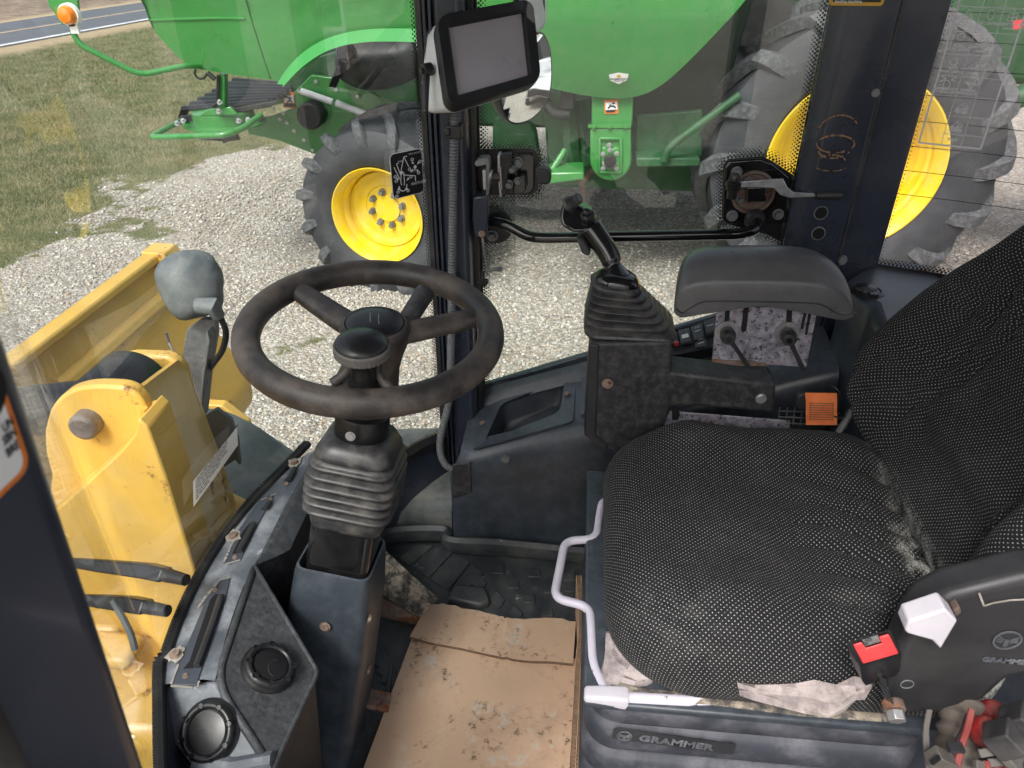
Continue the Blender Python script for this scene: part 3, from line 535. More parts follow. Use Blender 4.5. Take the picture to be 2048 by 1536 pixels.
# ---------------------------------------------------------------- the loader cab: pillars, glass, roof, floor
M['glass'] = glass('cab_glass', (.93, .965, .95), .035, 1.25); M['glass_side'] = glass('side_glass', (.90, .95, .925), .03, 1.15); M['glass_rear'] = glass('rear_glass', (.93, .90, .91), .06, 1.1)
cab = thing('loader_cab', 'dark blue grey loader cab with pillars and curved glass around the seat', 'cab', (.2, .9, 0))
GL = [oz(a, b, .452) for a, b in ((560, 950), (515, 995), (470, 1048), (430, 1105), (395, 1165), (362, 1235), (335, 1310), (318, 1372))]
WP = [(-.275, .245), (-.40, .325)]+[(p.x-.004, p.y) for p in reversed(GL)]+[(-.535, 1.235), (-.47, 1.38), (-.38, 1.5), (-.285, 1.585)]
WS = spline([V((a, b, 0)) for a, b in WP], 8)
def zat(p, z): return V((p.x, p.y, z))
def bottom(p): return .45 if p.y < 1.14 else max(.22, .45-(p.y-1.14)/.25*.23)
mb = MB(); mb.sheet([[zat(p, bottom(p)+(1.70-bottom(p))*k/6) for p in WS] for k in range(7)]); wsh = mb.build('windshield', M['glass'], cab, ang=180)
def dots(mb, line, inward, normal, rows=4, r0=.0028, pitch=.0078, start=.003):
    """rows of shrinking printed dots beside a solid band"""
    L = [V(p) for p in line]; seg = [(L[i+1]-L[i]).length for i in range(len(L)-1)]; tot = sum(seg)
    for k in range(rows):
        r = r0*(1-.17*k); s = pitch/2*(k % 2)
        while s < tot:
            q, i = s, 0
            while q > seg[i] and i < len(seg)-1: q -= seg[i]; i += 1
            t = (L[i+1]-L[i]).normalized(); iw = inward(i) if callable(inward) else V(inward); p = L[i]+t*q+iw*(start+k*pitch*.55)
            y = iw.normalized(); mb.face([p+(t*math.cos(a)+y*math.sin(a))*r for a in tau(6)]); s += pitch
def off2(p, d, side=1): return p
# frit of the windshield beside the far pillar and along the lower edge
fr = MB(); W2 = [p for p in WS if p.y > 1.50]
def inn(p, i, d=.004):
    t = (WS[min(i+1, len(WS)-1)]-WS[max(i-1, 0)]).normalized(); return p+V((t.y, -t.x, 0))*d
idx = [i for i, p in enumerate(WS) if p.y > 1.535]
fr.sheet([[zat(inn(WS[i], i), z) for i in idx] for z in (.24, .6, 1.0, 1.4, 1.69)])
i0 = idx[0]; tt = (WS[i0-1]-WS[i0]).normalized(); dots(fr, [zat(inn(WS[i0], i0), .3), zat(inn(WS[i0], i0), 1.69)], tt, V((1, -1, 0)), 3)
low = [i for i, p in enumerate(WS) if p.y > 1.22]
L1 = [zat(inn(WS[i], i), bottom(WS[i])+.03) for i in low]; fr.sheet([[zat(p, bottom(WS[i])-.01) for p, i in zip(L1, low)], L1]); dots(fr, L1, (0, 0, 1), V((1, -1, 0)), 3)
fr.build('frit_band', M['frit'], wsh)
# rubber seal along the windshield foot, with its serrated lip
mb = MB(); ft = [i for i, p in enumerate(WS) if .3 < p.y < 1.2]
SL = [zat(inn(WS[i], i, .004), .456) for i in ft]; mb.tube(SL, .008, 8)
for k in range(len(SL)-1):
    n_ = max(1, int((SL[k+1]-SL[k]).length/.0038))
    for j in range(n_):
        p = SL[k].lerp(SL[k+1], j/n_); d = (SL[k+1]-SL[k]).normalized(); o = V((-d.y, d.x, 0)); mb.box(p+o*.004+V((0, 0, .0075)), (.0018, .006, .003), basis(d, o, V((0, 0, 1))))
mb.build('windshield_seal', M['seal'], cab, ang=30)
# pillars
LEAN = .082
def pil(name, plan, z0, z1, m=M['cabpaint'], bevel=.012, par=cab, seg=3, lean=0):
    mb = MB(); mb.prism([V((a+lean*(z0-.98), b, z0)) for a, b in plan], (lean*(z1-z0), 0, z1-z0)); return mb.build(name, m, par, bevel=bevel, seg=seg)
pil('front_pillar', [(-.262, .256), (-.262, .13), (-.30, .10), (-.40, .12), (-.40, .30), (-.36, .335)], .3, 1.7, bevel=.012, lean=LEAN)
pil('pillar_seal', [(-.255, .182), (-.247, .174), (-.247, .162), (-.255, .155), (-.268, .155), (-.268, .182)], .3, 1.7, M['seal'], .004, lean=LEAN)
pil('front_pillar', [(-.300, 1.535), (-.245, 1.535), (-.238, 1.56), (-.238, 1.64), (-.30, 1.66), (-.315, 1.60)], -.1, 1.7, bevel=.010)
pil('pillar_channel', [(-.318, 1.53), (-.312, 1.53), (-.312, 1.555), (-.307, 1.555), (-.307, 1.53), (-.301, 1.53), (-.301, 1.58), (-.318, 1.58)], .15, 1.7, M['cabpaint'], .0015)
pil('pillar_seal', [(-.333, 1.535), (-.320, 1.53), (-.320, 1.58), (-.333, 1.57)], .15, 1.7, M['seal'], .003)
pil('pillar_seal', [(-.243, 1.575), (-.236, 1.565), (-.228, 1.57), (-.228, 1.60), (-.243, 1.60)], .25, 1.7, M['seal'], .003)
rp_ = pil('rear_pillar', [(.440, 1.575), (.470, 1.555), (.555, 1.555), (.558, 1.56), (.645, 1.565), (.655, 1.60), (.62, 1.66), (.46, 1.66), (.445, 1.61)], -.1, 1.7, bevel=.008)
mb = MB(); mb.prism([V((.5565, 1.5535, .45)), V((.5605, 1.5535, .45)), V((.5605, 1.5535, 1.7)), V((.5565, 1.5535, 1.7))], (0, .002, 0)); mb.build('seam', M['seal'], rp_)
mb = MB(); mb.sheet([[V((.434, 1.585, z)), V((.443, 1.578, z))] for z in (.5, 1.7)]); mb.build('glass_edge', M['glass'], cab)
pil('rear_pillar', [(1.02, .12), (1.10, .12), (1.10, .22), (1.02, .22)], -.1, 1.7); pil('rear_pillar', [(.52, .10), (.62, .10), (.62, .20), (.52, .20)], -.1, 1.7)
YP = 1.553
mb = MB()
for q in ((1642, 426), (1637, 467)): c = oy(q[0], q[1], YP); mb.cyl(c+V((0, -.0006, 0)), c+V((0, .001, 0)), .0125, n=24)
mb.build('pillar_hole_shade', M['darkstuff'], rp_)  # flat near-black discs painted as the shade of the holes
mb = MB()
for q in ((1642, 426), (1637, 467)): c = oy(q[0], q[1], YP); mb.lathe([(.0125, -.0008), (.0145, -.0008), (.0148, .001)], c, (0, 1, 0), 24, cap=False)
mb.build('hole_rim', M['dullgrey'], rp_)
for q in ((1750, 185), (1684, 520)):
    mb = MB(); bolt(mb, oy(q[0], q[1], 1.558), (0, -1, 0), .0085, .006, True); mb.build('screw', M['dullgrey'], rp_)
mb = MB()                                                       # rust rings left by a removed fitting
for (x, y, rx, rz, a0, a1, w_) in ((1671, 288, .036, .017, 0, 360, .0018), (1676, 262, .037, .030, 20, 170, .0014), (1668, 300, .03, .016, 190, 350, .0016), (1663, 322, .026, .012, 10, 170, .0018), (1663, 330, .033, .012, 200, 330, .0012)):
    c = oy(x, y, YP); P = [c+V((rx*math.cos(math.radians(a)), -.0004, rz*math.sin(math.radians(a)))) for a in np.linspace(a0, a1, 40)]
    for i in range(39):
        if noise.noise(P[i]*160) > -.25: bar(mb, P[i], P[i+1], 1.7*w_*(1+noise.noise(P[i]*300)), (0, -1, 0), .0003)
mb.build('rust_ring', M['rustring'], rp_)
# roof, floor pan, outer skirts, back wall
mb = MB(); mb.prism([V((a, b, 1.70)) for a, b in ((-.62, .1), (-.72, .5), (-.74, 1.3), (-.62, 1.7), (1.1, 1.7), (1.2, 1.4), (1.2, .4), (1.1, .1))], (0, 0, .14)); mb.build('roof', M['cabpaint_in'], cab, bevel=.04)
mb = MB(); mb.box((.24, .92, -.05), (1.72, 1.46, .08)); mb.build('floor_pan', M['cabpaint_in'], cab)
mb = MB(); mb.prism([V((-.33, 1.64, -.25)), V((1.1, 1.64, -.25)), V((1.1, 1.64, .7)), V((.6, 1.64, .68)), V((-.24, 1.64, .34)), V((-.33, 1.64, .2))], (0, .02, 0)); mb.build('side_skirt', M['cabpaint'], cab, bevel=.004)
mb = MB(); mb.prism([V((1.08, .12, -.1)), V((1.10, .12, -.1)), V((1.10, 1.64, -.1)), V((1.08, 1.64, -.1))], (0, 0, .83)); mb.build('back_wall', M['cabpaint_in'], cab)
mb = MB(); Wl = [p for p in WS]; mb.sheet([[zat(p, -.1) for p in Wl], [zat(p, bottom(p)-.004) for p in Wl]]); mb.build('front_wall', M['cabpaint'], cab, solid=.012)
mb = MB(); mb.tube([V((-.48, 1.36, .235)), V((-.385, 1.49, .235)), V((-.31, 1.565, .235))], .02, 6, up=(0, 0, 1)); mb.build('glass_foot_rail', M['satin'], cab)
# rear glass with heater wires
RG = spline([V((.63, 1.575, 0)), V((.79, 1.515, 0)), V((.95, 1.425, 0)), V((1.05, 1.25, 0)), V((1.08, .9, 0)), V((1.05, .5, 0))], 8)
def rgb_(p): return .755
mb = MB(); mb.sheet([[zat(p, .70+k*.25) for p in RG] for k in range(5)]); rg = mb.build('rear_window', M['glass_rear'], cab, ang=180)
def rin(i, d):
    t = (RG[min(i+1, len(RG)-1)]-RG[max(i-1, 0)]).normalized(); return RG[i]+V((t.y, -t.x, 0))*d
for k in range(16):
    mb = MB(); z = .905+.048*k; mb.sheet([[zat(rin(i, .003), z) for i in range(len(RG))], [zat(rin(i, .003), z+.0013) for i in range(len(RG))]]); mb.build('heater_wire', M['ink_b'], rg)
mb = MB(); a, b = rin(0, .004), rin(1, .004); d = (b-a).normalized(); mb.sheet([[zat(a-d*.02, z), zat(a+d*.004, z)] for z in (.7, 1.7)]); dots(mb, [zat(a+d*.004, .7), zat(a+d*.004, 1.7)], d, V((0, -1, 0)), 4)
L1 = [zat(rin(i, .004), .752) for i in range(0, 30)]; mb.sheet([[zat(p, .69) for p in L1], L1]); dots(mb, L1, (0, 0, 1), V((0, -1, 0)), 3); mb.build('frit_band', M['frit'], rg)
# instruction decal on the rear glass
RP = RG[4].copy(); rd = (RG[10]-RG[2]).normalized(); RN = V((rd.y, -rd.x, 0)); RP = RP+RN*.006
def rr(x, y): return opl(x, y, RP, RN)
inst = thing('instruction_decal', 'clear rectangular decal of white switch symbols in a grid on the rear glass', 'decal', rr(1900, 300))
gx = rd; gy = V((0, 0, 1)); D0 = rr(1838, 285); D1 = rr(1957, 311); Wd = (D1-D0).dot(gx); D1t = rr(2012, 20); Hd = (rr(1898, 0)-D0).z+.04
def dp(u, v): return D0+gx*(u*Wd)+gy*(v*Hd)
film = NT('clear_film'); tr = film.n('ShaderNodeBsdfTransparent'); gl_ = film.n('ShaderNodeBsdfPrincipled'); gl_.inputs['Base Color'].default_value = (.5, .5, .52, 1); gl_.inputs['Roughness'].default_value = .18; mx = film.n('ShaderNodeMixShader'); mx.inputs[0].default_value = .10
film.t.links.new(tr.outputs[0], mx.inputs[1]); film.t.links.new(gl_.outputs[0], mx.inputs[2]); M['film'] = film.out(mx.outputs[0])
mb = MB(); mb.prism(place(rrect(Wd*1.16, Hd*1.06, .012), dp(.5, .49), gx, gy), RN*-.0006); mb.build('clear_film', M['film'], inst)
mb = MB(); n_ = RN; e = RN*.0008
def ln(u0, v0, u1, v1, w): bar(mb, dp(u0, v0)+e, dp(u1, v1)+e, w*1.3, n_, 0)
for a in ((0, 0, 1, 0), (0, 0, 0, 1), (1, 0, 1, 1)): ln(*a, .0024)
rowz = [.0, .075, .19, .31, .43, .56, .69, .83, .96]
for z in rowz[1:]: ln(0 if z > .3 else .33, z, 1, z, .0008)
ln(.36, 0, .36, 1, .0008); ln(.68, 0, .68, 1, .0008)
mb.build('grid_lines', M['label'], inst)
mb = MB(); S = .0042
for (u, v, s) in ((.18, .88, 'BEACON'), (.52, .915, 'DATE, TIME,'), (.52, .895, 'SERVICE CODE'), (.52, .875, 'ACKNOWLEDGE'), (.84, .88, 'HIGH FLOW'), (.18, .735, 'HAZARD'), (.18, .715, 'WARNING'), (.52, .735, 'RIDE CONTROL'), (.84, .735, 'INDICATOR LAMP'), (.84, .715, 'IF EQUIPPED'),
        (.18, .60, 'FRONT'), (.18, .58, 'WORK LIGHTS'), (.52, .60, 'QUICK COUPLER'), (.52, .58, 'IF EQUIPPED'), (.18, .47, 'REAR'), (.18, .45, 'WORK LIGHTS'), (.52, .47, 'INDICATOR LAMP'), (.52, .45, 'IF EQUIPPED'), (.18, .345, 'MARKER LIGHTS'), (.18, .325, 'LOW BEAM LIGHTS'), (.52, .345, 'WORKING'), (.52, .325, 'HYDRAULICS'), (.52, .225, 'RETURN'), (.52, .205, 'TO DIG'), (.52, .11, 'FLOAT'), (.52, .09, 'POSITION'), (.52, .035, 'BLANK')):
    text(mb, s, dp(u, v)+e, gx, gy, S*(.65 if 'EQUIPPED' in s else 1.05), align='CENTER', bold=.00022, sx=.85)
mb.build('lettering', M['label'], inst)
mb = MB()
def poly(u, v, pts, w=.0012, close=True):
    c = dp(u, v)+e; P = [c+gx*a*.0085+gy*b*.0085 for a, b in pts]
    for i in range(len(P) if close else len(P)-1): bar(mb, P[i], P[(i+1) % len(P)], w*1.05, n_, 0)
circ = [(math.cos(a)*.7, math.sin(a)*.7) for a in tau(10)]
poly(.18, .785, [(-1, -.7), (1, -.7), (0, 1)]); poly(.52, .79, [(a*.8, b*1.4) for a, b in circ]); poly(.84, .79, [(-.8, -1), (.8, -1), (.8, .4), (-.8, .4)]); poly(.84, .79, [(0, 1.2), (0, -1)], close=False); poly(.84, .79, [(-.8, -.3), (.8, -.3)], close=False)
poly(.18, .66, circ); poly(.18, .515, circ); poly(.18, .50, [(-.4, -1.2), (1.2, -1.2), (.6, -.2)])
for v in (.645, .505, .255, .14): poly(.52, v, [(-1.3, -.8), (1.2, -.3), (.6, .2), (.1, -.4), (0, .7), (-1.2, -.7)])
poly(.52, .145, [(-1.2, -1.3), (-.4, -1.1), (.4, -1.4), (1.2, -1.2)], close=False); poly(.52, .255, [(-1.4, -1.2), (1.4, -1.2)], close=False)
poly(.52, .385, [(-1, .6), (1, .2), (.4, -.9), (0, -.2)]); poly(.62, .405, [(a*.5, b*.9) for a, b in circ])
poly(.14, .375, [(-.2, -.9), (.6, -.9), (1.1, -.2), (1.1, .2), (.6, .9), (-.2, .9)])
for k in (-.6, 0, .6): poly(.14, .375, [(-1.3, k-.1), (-.5, k+.1)], close=False)
for k in (-1, 1): poly(.18, .41, [(k*.5, 0), (k*1.4, .5)], close=False); poly(.18, .41, [(k*.5, 0), (k*1.4, -.4)], close=False)
mb.build('switch_symbols', M['label'], inst)
# amber-bordered plate high on the rear pillar
pd = thing('pillar_decal', 'black decal with amber border at the top of the rear pillar', 'decal', oy(1708, 5, YP))
mb = MB(); a, b = oy(1657, 13, YP-.001), oy(1766, 10, YP-.001); c = (a+b)/2; wdt = (b-a).length; mb.prism(place(rrect(wdt, .11, .006), c+V((0, -.0005, .055)), (1, 0, 0), (0, 0, 1)), (0, .0008, 0)); mb.build('decal_border', M['ink_y'], pd)
mb = MB(); mb.prism(place(rrect(wdt-.011, .10, .001), c+V((0, -.0009, .0558)), (1, 0, 0), (0, 0, 1)), (0, .0008, 0)); mb.build('decal_face', M['ink_b'], pd)
mb = MB(); text(mb, 'hauling machine.', oy(1669, 5.5, YP-.003), (1, 0, 0), (0, 0, 1), .0052, bold=.00015); mb.build('lettering', M['ink_w'], pd)
# blurred white and orange label on the near front pillar
pl = thing('pillar_label', 'white label with orange border on the near front pillar', 'label', (-.2615, .2, 1.1))
LU = V((LEAN, 0, 1)).normalized(); LN = V((0, 1, 0)).cross(LU).normalized(); LP = V((-.262+LEAN*.2+.0006, .2, 1.18))
def lpq(x, y, d=0): return opl(x, y, LP+LN*d, LN)
br_ = lpq(58, 938); lc = V((br_.x, .246, br_.z))+V((0, -.044, 0))+LU*.11
mb = MB(); mb.prism(place(rrect(.088, .22, .008), lc, (0, 1, 0), LU), LN*.0004); mb.build('label_border', M['ink_o'], pl)
mb = MB(); mb.prism(place(rrect(.081, .213, .006), lc+LN*.0006, (0, 1, 0), LU), LN*.0004); mb.build('label_face', M['ink_w'], pl)
mb = MB()
for s, q in (('UN', (8, 866)), ('SBN', (9, 892)), ('BRE', (16, 916))): text(mb, s, lpq(q[0], q[1], .0016), (0, 1, 0), LU, .0044, bold=.0002, sx=.75)
mb.build('lettering', M['ink_b'], pl)
mb = MB(); c = lpq(-38, 790, .0012); mb.cyl(c, c+LN*.0004, .014, n=24); mb.build('label_symbol', M['ink_b'], pl)
# windshield decals
i_ = min(range(len(WS)), key=lambda i: (WS[i]-V((-.38, 1.5, 0))).length); wt_ = (WS[i_+3]-WS[i_-3]).normalized(); wn = V((wt_.y, -wt_.x, 0)); wp = WS[i_]+wn*.010
def wq(x, y): return opl(x, y, wp, wn)
bd = thing('control_decal', 'black decal with white joystick diagram on the windshield by the far pillar', 'decal', wq(817, 390))
B0, B1, B2, B3 = wq(787, 398), wq(847, 381), wq(845, 292), wq(789, 310); gx = wt_ if wt_.dot(B1-B0) > 0 else -wt_; gy = V((0, 0, 1)); bw = (B1-B0).dot(gx); bh = (B3.z-B0.z+B2.z-B1.z)/2
def bp_(u, v): return B0+gx*bw*u+gy*bh*v
bn_ = gx.cross(gy).normalized()
mb = MB(); mb.prism(place(rrect(bw*1.04, bh*1.03, .012), bp_(.5, .5), gx, gy), bn_*.0005); mb.build('decal_border', M['ink_w'], bd); mb = MB(); mb.prism(place(rrect(bw, bh, .010), bp_(.5, .5)+bn_*.0008, gx, gy), bn_*.0005); mb.build('decal_face', M['ink_b'], bd)
mb = MB(); e = bn_*.0018
for a in ((.42, .90, .30, .62), (.42, .90, .55, .66), (.42, .90, .52, .90), (.17, .78, .27, .52), (.17, .78, .24, .78), (.08, .72, .24, .42), (.36, .50, .74, .42), (.74, .42, .74, .30), (.30, .60, .26, .36), (.38, .56, .38, .34), (.26, .36, .28, .28), (.38, .34, .36, .26)): bar(mb, bp_(a[0], a[1])+e, bp_(a[2], a[3])+e, .0016, bn_, .0003)
for (u, v, r) in ((.76, .62, .05), (.30, .56, .055)): mb.face([bp_(u, v)+e+(gx*math.cos(a)+gy*math.sin(a))*bw*r for a in tau(14)])
for (u, v) in ((.32, .27), ): 
    P = [bp_(u, v)+e+(gx*math.cos(a)*.13+gy*math.sin(a)*.16)*bw for a in [math.pi*(1+i/10) for i in range(11)]]
    for i in range(10): bar(mb, P[i], P[i+1], .0022, bn_, .0003)
for (u, v, dx, dy) in ((.72, .70, -.06, .05), (.84, .67, .07, .05), (.68, .57, -.08, -.05), (.81, .55, .04, -.06), (.20, .42, -.07, .05), (.46, .36, .08, .05), (.22, .24, -.08, -.06), (.41, .20, .05, -.07)):
    a, b = bp_(u, v)+e, bp_(u+dx, v+dy)+e; bar(mb, a, a.lerp(b, .6), .0022, bn_, .0003); d = (b-a).normalized(); s = bn_.cross(d)*.0032; m_ = a.lerp(b, .5); mb.face([m_-s, b, m_+s])
for (u, v) in ((.68, .80), (.93, .72), (.57, .60), (.86, .47), (.10, .50), (.12, .40), (.60, .42), (.15, .14), (.10, .05), (.47, .12)):
    P = [bp_(u, v)+e+(gx*math.cos(a)+gy*math.sin(a)*.8)*bw*.045 for a in tau(6)]
    for i in range(6): bar(mb, P[i], P[(i+1) % 6], .0013, bn_, .0003)
for (u, v, s, z) in ((.57, .915, 'THIRD FUNCTION', .0032), (.22, .80, 'BUCKET', .003), (.58, .55, 'FOURTH', .0032), (.58, .525, 'FUNCTION', .0032), (.60, .245, 'AND QUICK COUPLER', .0032), (.60, .215, 'UNLOCK, IF EQUIPPED', .0032)): text(mb, s, bp_(u, v)+e, gx, gy, z, sx=.8)
mb.build('joystick_diagram', M['ink_w'], bd)
# white text label low on the windshield
j_ = min(range(len(WS)), key=lambda i: (WS[i]-V((-.576, .93, 0))).length); lt = (WS[j_+6]-WS[j_-6]).normalized(); lnn = V((lt.y, -lt.x, 0)); lp = WS[j_]+lnn*.012
def lq(x, y): return opl(x, y, lp, lnn)
wl = thing('text_label', 'small white label with rows of dark print low on the windshield', 'label', lq(430, 940))
P = [lq(387, 1014), lq(476, 890), lq(474, 853), lq(386, 963)]; mb = MB(); mb.face(P); mb.build('label_face', M['label'], wl)
mb = MB(); lx = (P[1]-P[0]).normalized(); ly = (P[3]-P[0]); L_ = (P[1]-P[0]).length
rows_ = ['CAB HAS BEEN TESTED TO ROLL OVER PROTECTION', 'STANDARDS. ANY ALTERATION OF THE STRUCTURE CAN', 'REDUCE THE STRENGTH AND VOID THE CERTIFICATION', 'OF THIS CAB. DO NOT WELD, DRILL OR CUT', 'REPLACE THE STRUCTURE AFTER ANY DAMAGE', 'ALWAYS WEAR THE SEAT BELT', 'SEE THE MANUAL']
for k, s in enumerate(rows_): text(mb, s, P[0]+ly*(.86-.115*k)+lx*.006+lnn*.0012, lx, ly, .0030 if k else .0042, sx=min(1.5, (L_-.015)/(len(s)*.0032)) if k < 5 else 1.3, bold=.0002)
mb.build('lettering', M['ink_b'], wl)
# ---------------------------------------------------------------- openable side window
YG = 1.60
swn = thing('side_window', 'tinted side window with dotted black border, latch and black grab bar', 'window', (.1, YG, .4))
def sg(x, y, d=0): return oy(x, y, YG+d)
SG = [V((-.232, YG, .30)), V((.452, YG, .56)), V((.452, YG, 1.69)), V((-.232, YG, 1.69))]
mb = MB(); mb.face(SG); mb.build('glass', M['glass_side'], swn)
mb = MB(); xl, xr_ = -.222, .440
mb.face([V((-.232, YG-.004, .3)), V((xl, YG-.004, .3)), V((xl, YG-.004, 1.69)), V((-.232, YG-.004, 1.69))]); mb.face([V((xr_, YG-.004, .55)), V((.452, YG-.004, .55)), V((.452, YG-.004, 1.69)), V((xr_, YG-.004, 1.69))])
dots(mb, [V((xl, YG-.004, .31)), V((xl, YG-.004, 1.69))], (1, 0, 0), 0, 4); dots(mb, [V((xr_, YG-.004, .56)), V((xr_, YG-.004, 1.69))], (-1, 0, 0), 0, 4)
def blob(px):
    P = [oy(a, b, YG-.0045) for a, b in px]; mb.face(P); c = sum(P, V())/len(P)
    for i in range(len(P)):
        a, b = P[i], P[(i+1) % len(P)]; 
        if (b-a).length < .004: continue
        d = (b-a).normalized(); o = V((-d.z, 0, d.x)); o = o if o.dot((a+b)/2-c) > 0 else -o; dots(mb, [a, b], o, 0, 5)
blob([(955, 298), (1060, 296), (1072, 302), (1078, 315), (1076, 380), (1064, 390), (960, 391)]); blob([(965, 408), (995, 414), (1010, 430), (1012, 465), (1000, 480), (965, 484)])
blob([(1446, 330), (1456, 318), (1525, 312), (1545, 322), (1590, 352), (1575, 492), (1535, 470), (1450, 447), (1443, 435)])
mb.build('frit_band', M['frit'], swn)
Y1 = YG-.02
def pr(px, y, t): return [oy(a, b, y) for a, b in px], V((0, t, 0))
lt_ = MB(); lt_.prism(*pr([(1000, 309), (1062, 306), (1069, 316), (1069, 376), (1060, 388), (1000, 392)], YG-.012, .008)); latch = lt_.build('latch_plate', M['gloss'], swn, bevel=.003)
mb = MB(); mb.prism(*pr([(998, 312), (1022, 309), (1026, 345), (1017, 348), (1016, 362), (1012, 394), (998, 394), (996, 370), (1001, 356), (994, 340)], YG-.045, .03)); mb.build('latch_body', M['satin'], latch, bevel=.003)
mb = MB(); mb.prism(*pr([(994, 312), (1000, 309), (1001, 345), (995, 346)], YG-.05, .03)); mb.prism(*pr([(996, 364), (1001, 362), (1004, 394), (999, 395)], YG-.05, .03)); mb.prism(*pr([(998, 335), (1002, 334), (1005, 380), (1001, 381)], YG-.055, .02)); mb.build('latch_jaw', M['steel'], latch, bevel=.0015)
mb = MB(); mb.prism(*pr([(1070, 337), (1096, 339), (1102, 346), (1102, 364), (1096, 370), (1070, 369)], YG-.05, .03)); mb.build('latch_paddle', M['plastic'], latch, bevel=.008, seg=3)
mb = MB(); mb.prism(*pr([(1028, 362), (1044, 350), (1051, 351), (1053, 380), (1046, 388), (1024, 391)], YG-.035, .012)); mb.build('latch_cam', M['gloss'], latch, bevel=.003)
for q, r in (((1036, 324), .009), ((1036, 361), .006), ((1024, 338), .006), ((1018, 368), .007)):
    mb = MB(); bolt(mb, oy(q[0], q[1], YG-.014 if q[1] < 330 else YG-.04), (0, -1, 0), r, .014); mb.build('latch_bolt', M['dullgrey'], latch)
mb = MB(); a, b = oy(980, 352, YG-.04), oy(1002, 353, YG-.04); mb.cyl(a, b, .006); mb.build('striker_pin', M['rusty'], latch)
# striker bracket on the pillar
sb = thing('striker_bracket', 'worn blue grey steel bracket on the far front pillar beside the window latch', 'bracket', oy(965, 460, 1.54))
mb = MB(); mb.prism(*pr([(946, 395), (976, 390), (977, 430), (974, 470), (967, 474), (949, 473), (944, 440)], 1.535, .05)); mb.build('bracket_plate', M['cabpaint'], sb, bevel=.004)
mb = MB(); mb.prism(*pr([(948, 326), (958, 317), (975, 316), (979, 322), (980, 372), (976, 392), (972, 392), (972, 330), (952, 334)], 1.53, .03)); mb.build('bracket_hook', M['dullgrey'], sb, bevel=.004)
mb = MB(); mb.prism(*pr([(964, 340), (972, 340), (973, 380), (966, 381)], 1.525, .02)); mb.cyl(oy(979, 350, 1.54), oy(984, 351, 1.54), .012, n=14); mb.build('striker_nut', M['steel'], sb, bevel=.002)
mb = MB(); bolt(mb, oy(964, 468, 1.53), (0, -1, 0), .006); mb.build('bracket_screw', M['screw'], sb)
mb = MB(); mb.tube(spline([oy(965, 474, 1.525), oy(968, 500, 1.52), oy(973, 530, 1.52), oy(974, 548, 1.52)], 5), .0028, 8); mb.tube([oy(974, 541, 1.52), oy(999, 538, 1.50)], .004, 8); mb.cyl(oy(997, 538, 1.5), oy(1000, 538, 1.495), .006, n=12); mb.build('release_rod', M['dullgrey'], sb)
mb = MB(); c = oy(966, 564, 1.53); mb.lathe([(0, -.008), (.008, -.007), (.013, 0), (.013, .004), (0, .004)], c, (0, 0, 1), 18); mb.cyl(c, c+V((0, 0, .025)), .004); mb.build('rubber_stop', M['seal'], sb)
# grab bar
mb = MB(); gb = [oy(978, 440, YG-.015), oy(1010, 448, YG-.05), oy(1058, 474, YG-.075), oy(1090, 476, YG-.075), oy(1480, 468, YG-.075), oy(1516, 458, YG-.06), oy(1512, 435, YG-.02)]; mb.tube(fillet(gb, .03, 6), .0115, 16); mb.build('grab_bar', M['gloss'], swn)
mb = MB(); c = oy(988, 452, YG-.014); mb.cyl(c, c+V((0, .008, 0)), .042, n=30); mb.build('bar_flange', M['satin'], swn, bevel=.002)
mb = MB(); bolt(mb, oy(985, 470, YG-.014), (0, -1, 0), .010, .02); mb.build('flange_bolt', M['dullgrey'], swn)
# hinge plate with its lever
hp = MB(); hp.prism(*pr([(1449, 335), (1459, 321), (1522, 316), (1545, 326), (1584, 356), (1578, 446), (1530, 448), (1455, 448), (1445, 440)], YG-.014, .01)); hpl = hp.build('hinge_plate', M['gloss'], swn, bevel=.005, seg=3)
mb = MB(); c = oy(1505, 384, YG-.016); mb.lathe([(.046, 0), (.046, -.006), (.040, -.006), (.036, .002), (0, .002)], c, (0, 1, 0), 36); mb.build('hinge_ring', M['rusty'], hpl)
for q in ((1473, 344), (1464, 431), (1556, 428), (1496, 365), (1480, 398)):
    mb = MB(); bolt(mb, oy(q[0], q[1], YG-.018), (0, -1, 0), .009 if q[1] != 398 else .006, .014); mb.build('hinge_bolt', M['dullgrey'], hpl)
mb = MB(); c = oy(1467, 368, YG-.045); mb.lathe([(0, .022), (.008, .021), (.011, .015), (.011, .006), (.016, .005), (.016, -.004), (.014, -.005), (.014, -.012), (.010, -.012), (.010, -.03), (0, -.03)], c, (0, 0, 1), 22); mb.build('lever_pivot', M['satin'], hpl)
mb = MB(); mb.prism(*pr([(1478, 364), (1540, 359), (1567, 358), (1575, 375), (1588, 385), (1630, 387), (1632, 394), (1580, 396), (1560, 390), (1548, 376), (1480, 375)], YG-.05, .004)); mb.build('lever_blade', M['bright'], hpl, bevel=.001)
mb = MB(); a, b = oy(1632, 391, YG-.05), oy(1684, 390, YG-.052); mb.tube([a, a.lerp(b, .1), a.lerp(b, .5), a.lerp(b, .92), b], [.007, .0085, .0085, .0095, .006], 12); mb.build('lever_grip', M['plastic'], hpl)
mb = MB(); mb.prism(*pr([(1494, 374), (1533, 374), (1533, 404), (1494, 404)], YG-.045, .03)); mb.build('hinge_block', M['gloss'], hpl, bevel=.003)
mb = MB(); c = oy(1508, 436, YG-.02); mb.lathe([(.012, .0), (.022, -.004), (.022, -.012), (.016, -.02), (.012, -.02)], c, (0, 1, 0), 20); mb.build('bar_socket', M['plastic'], hpl)
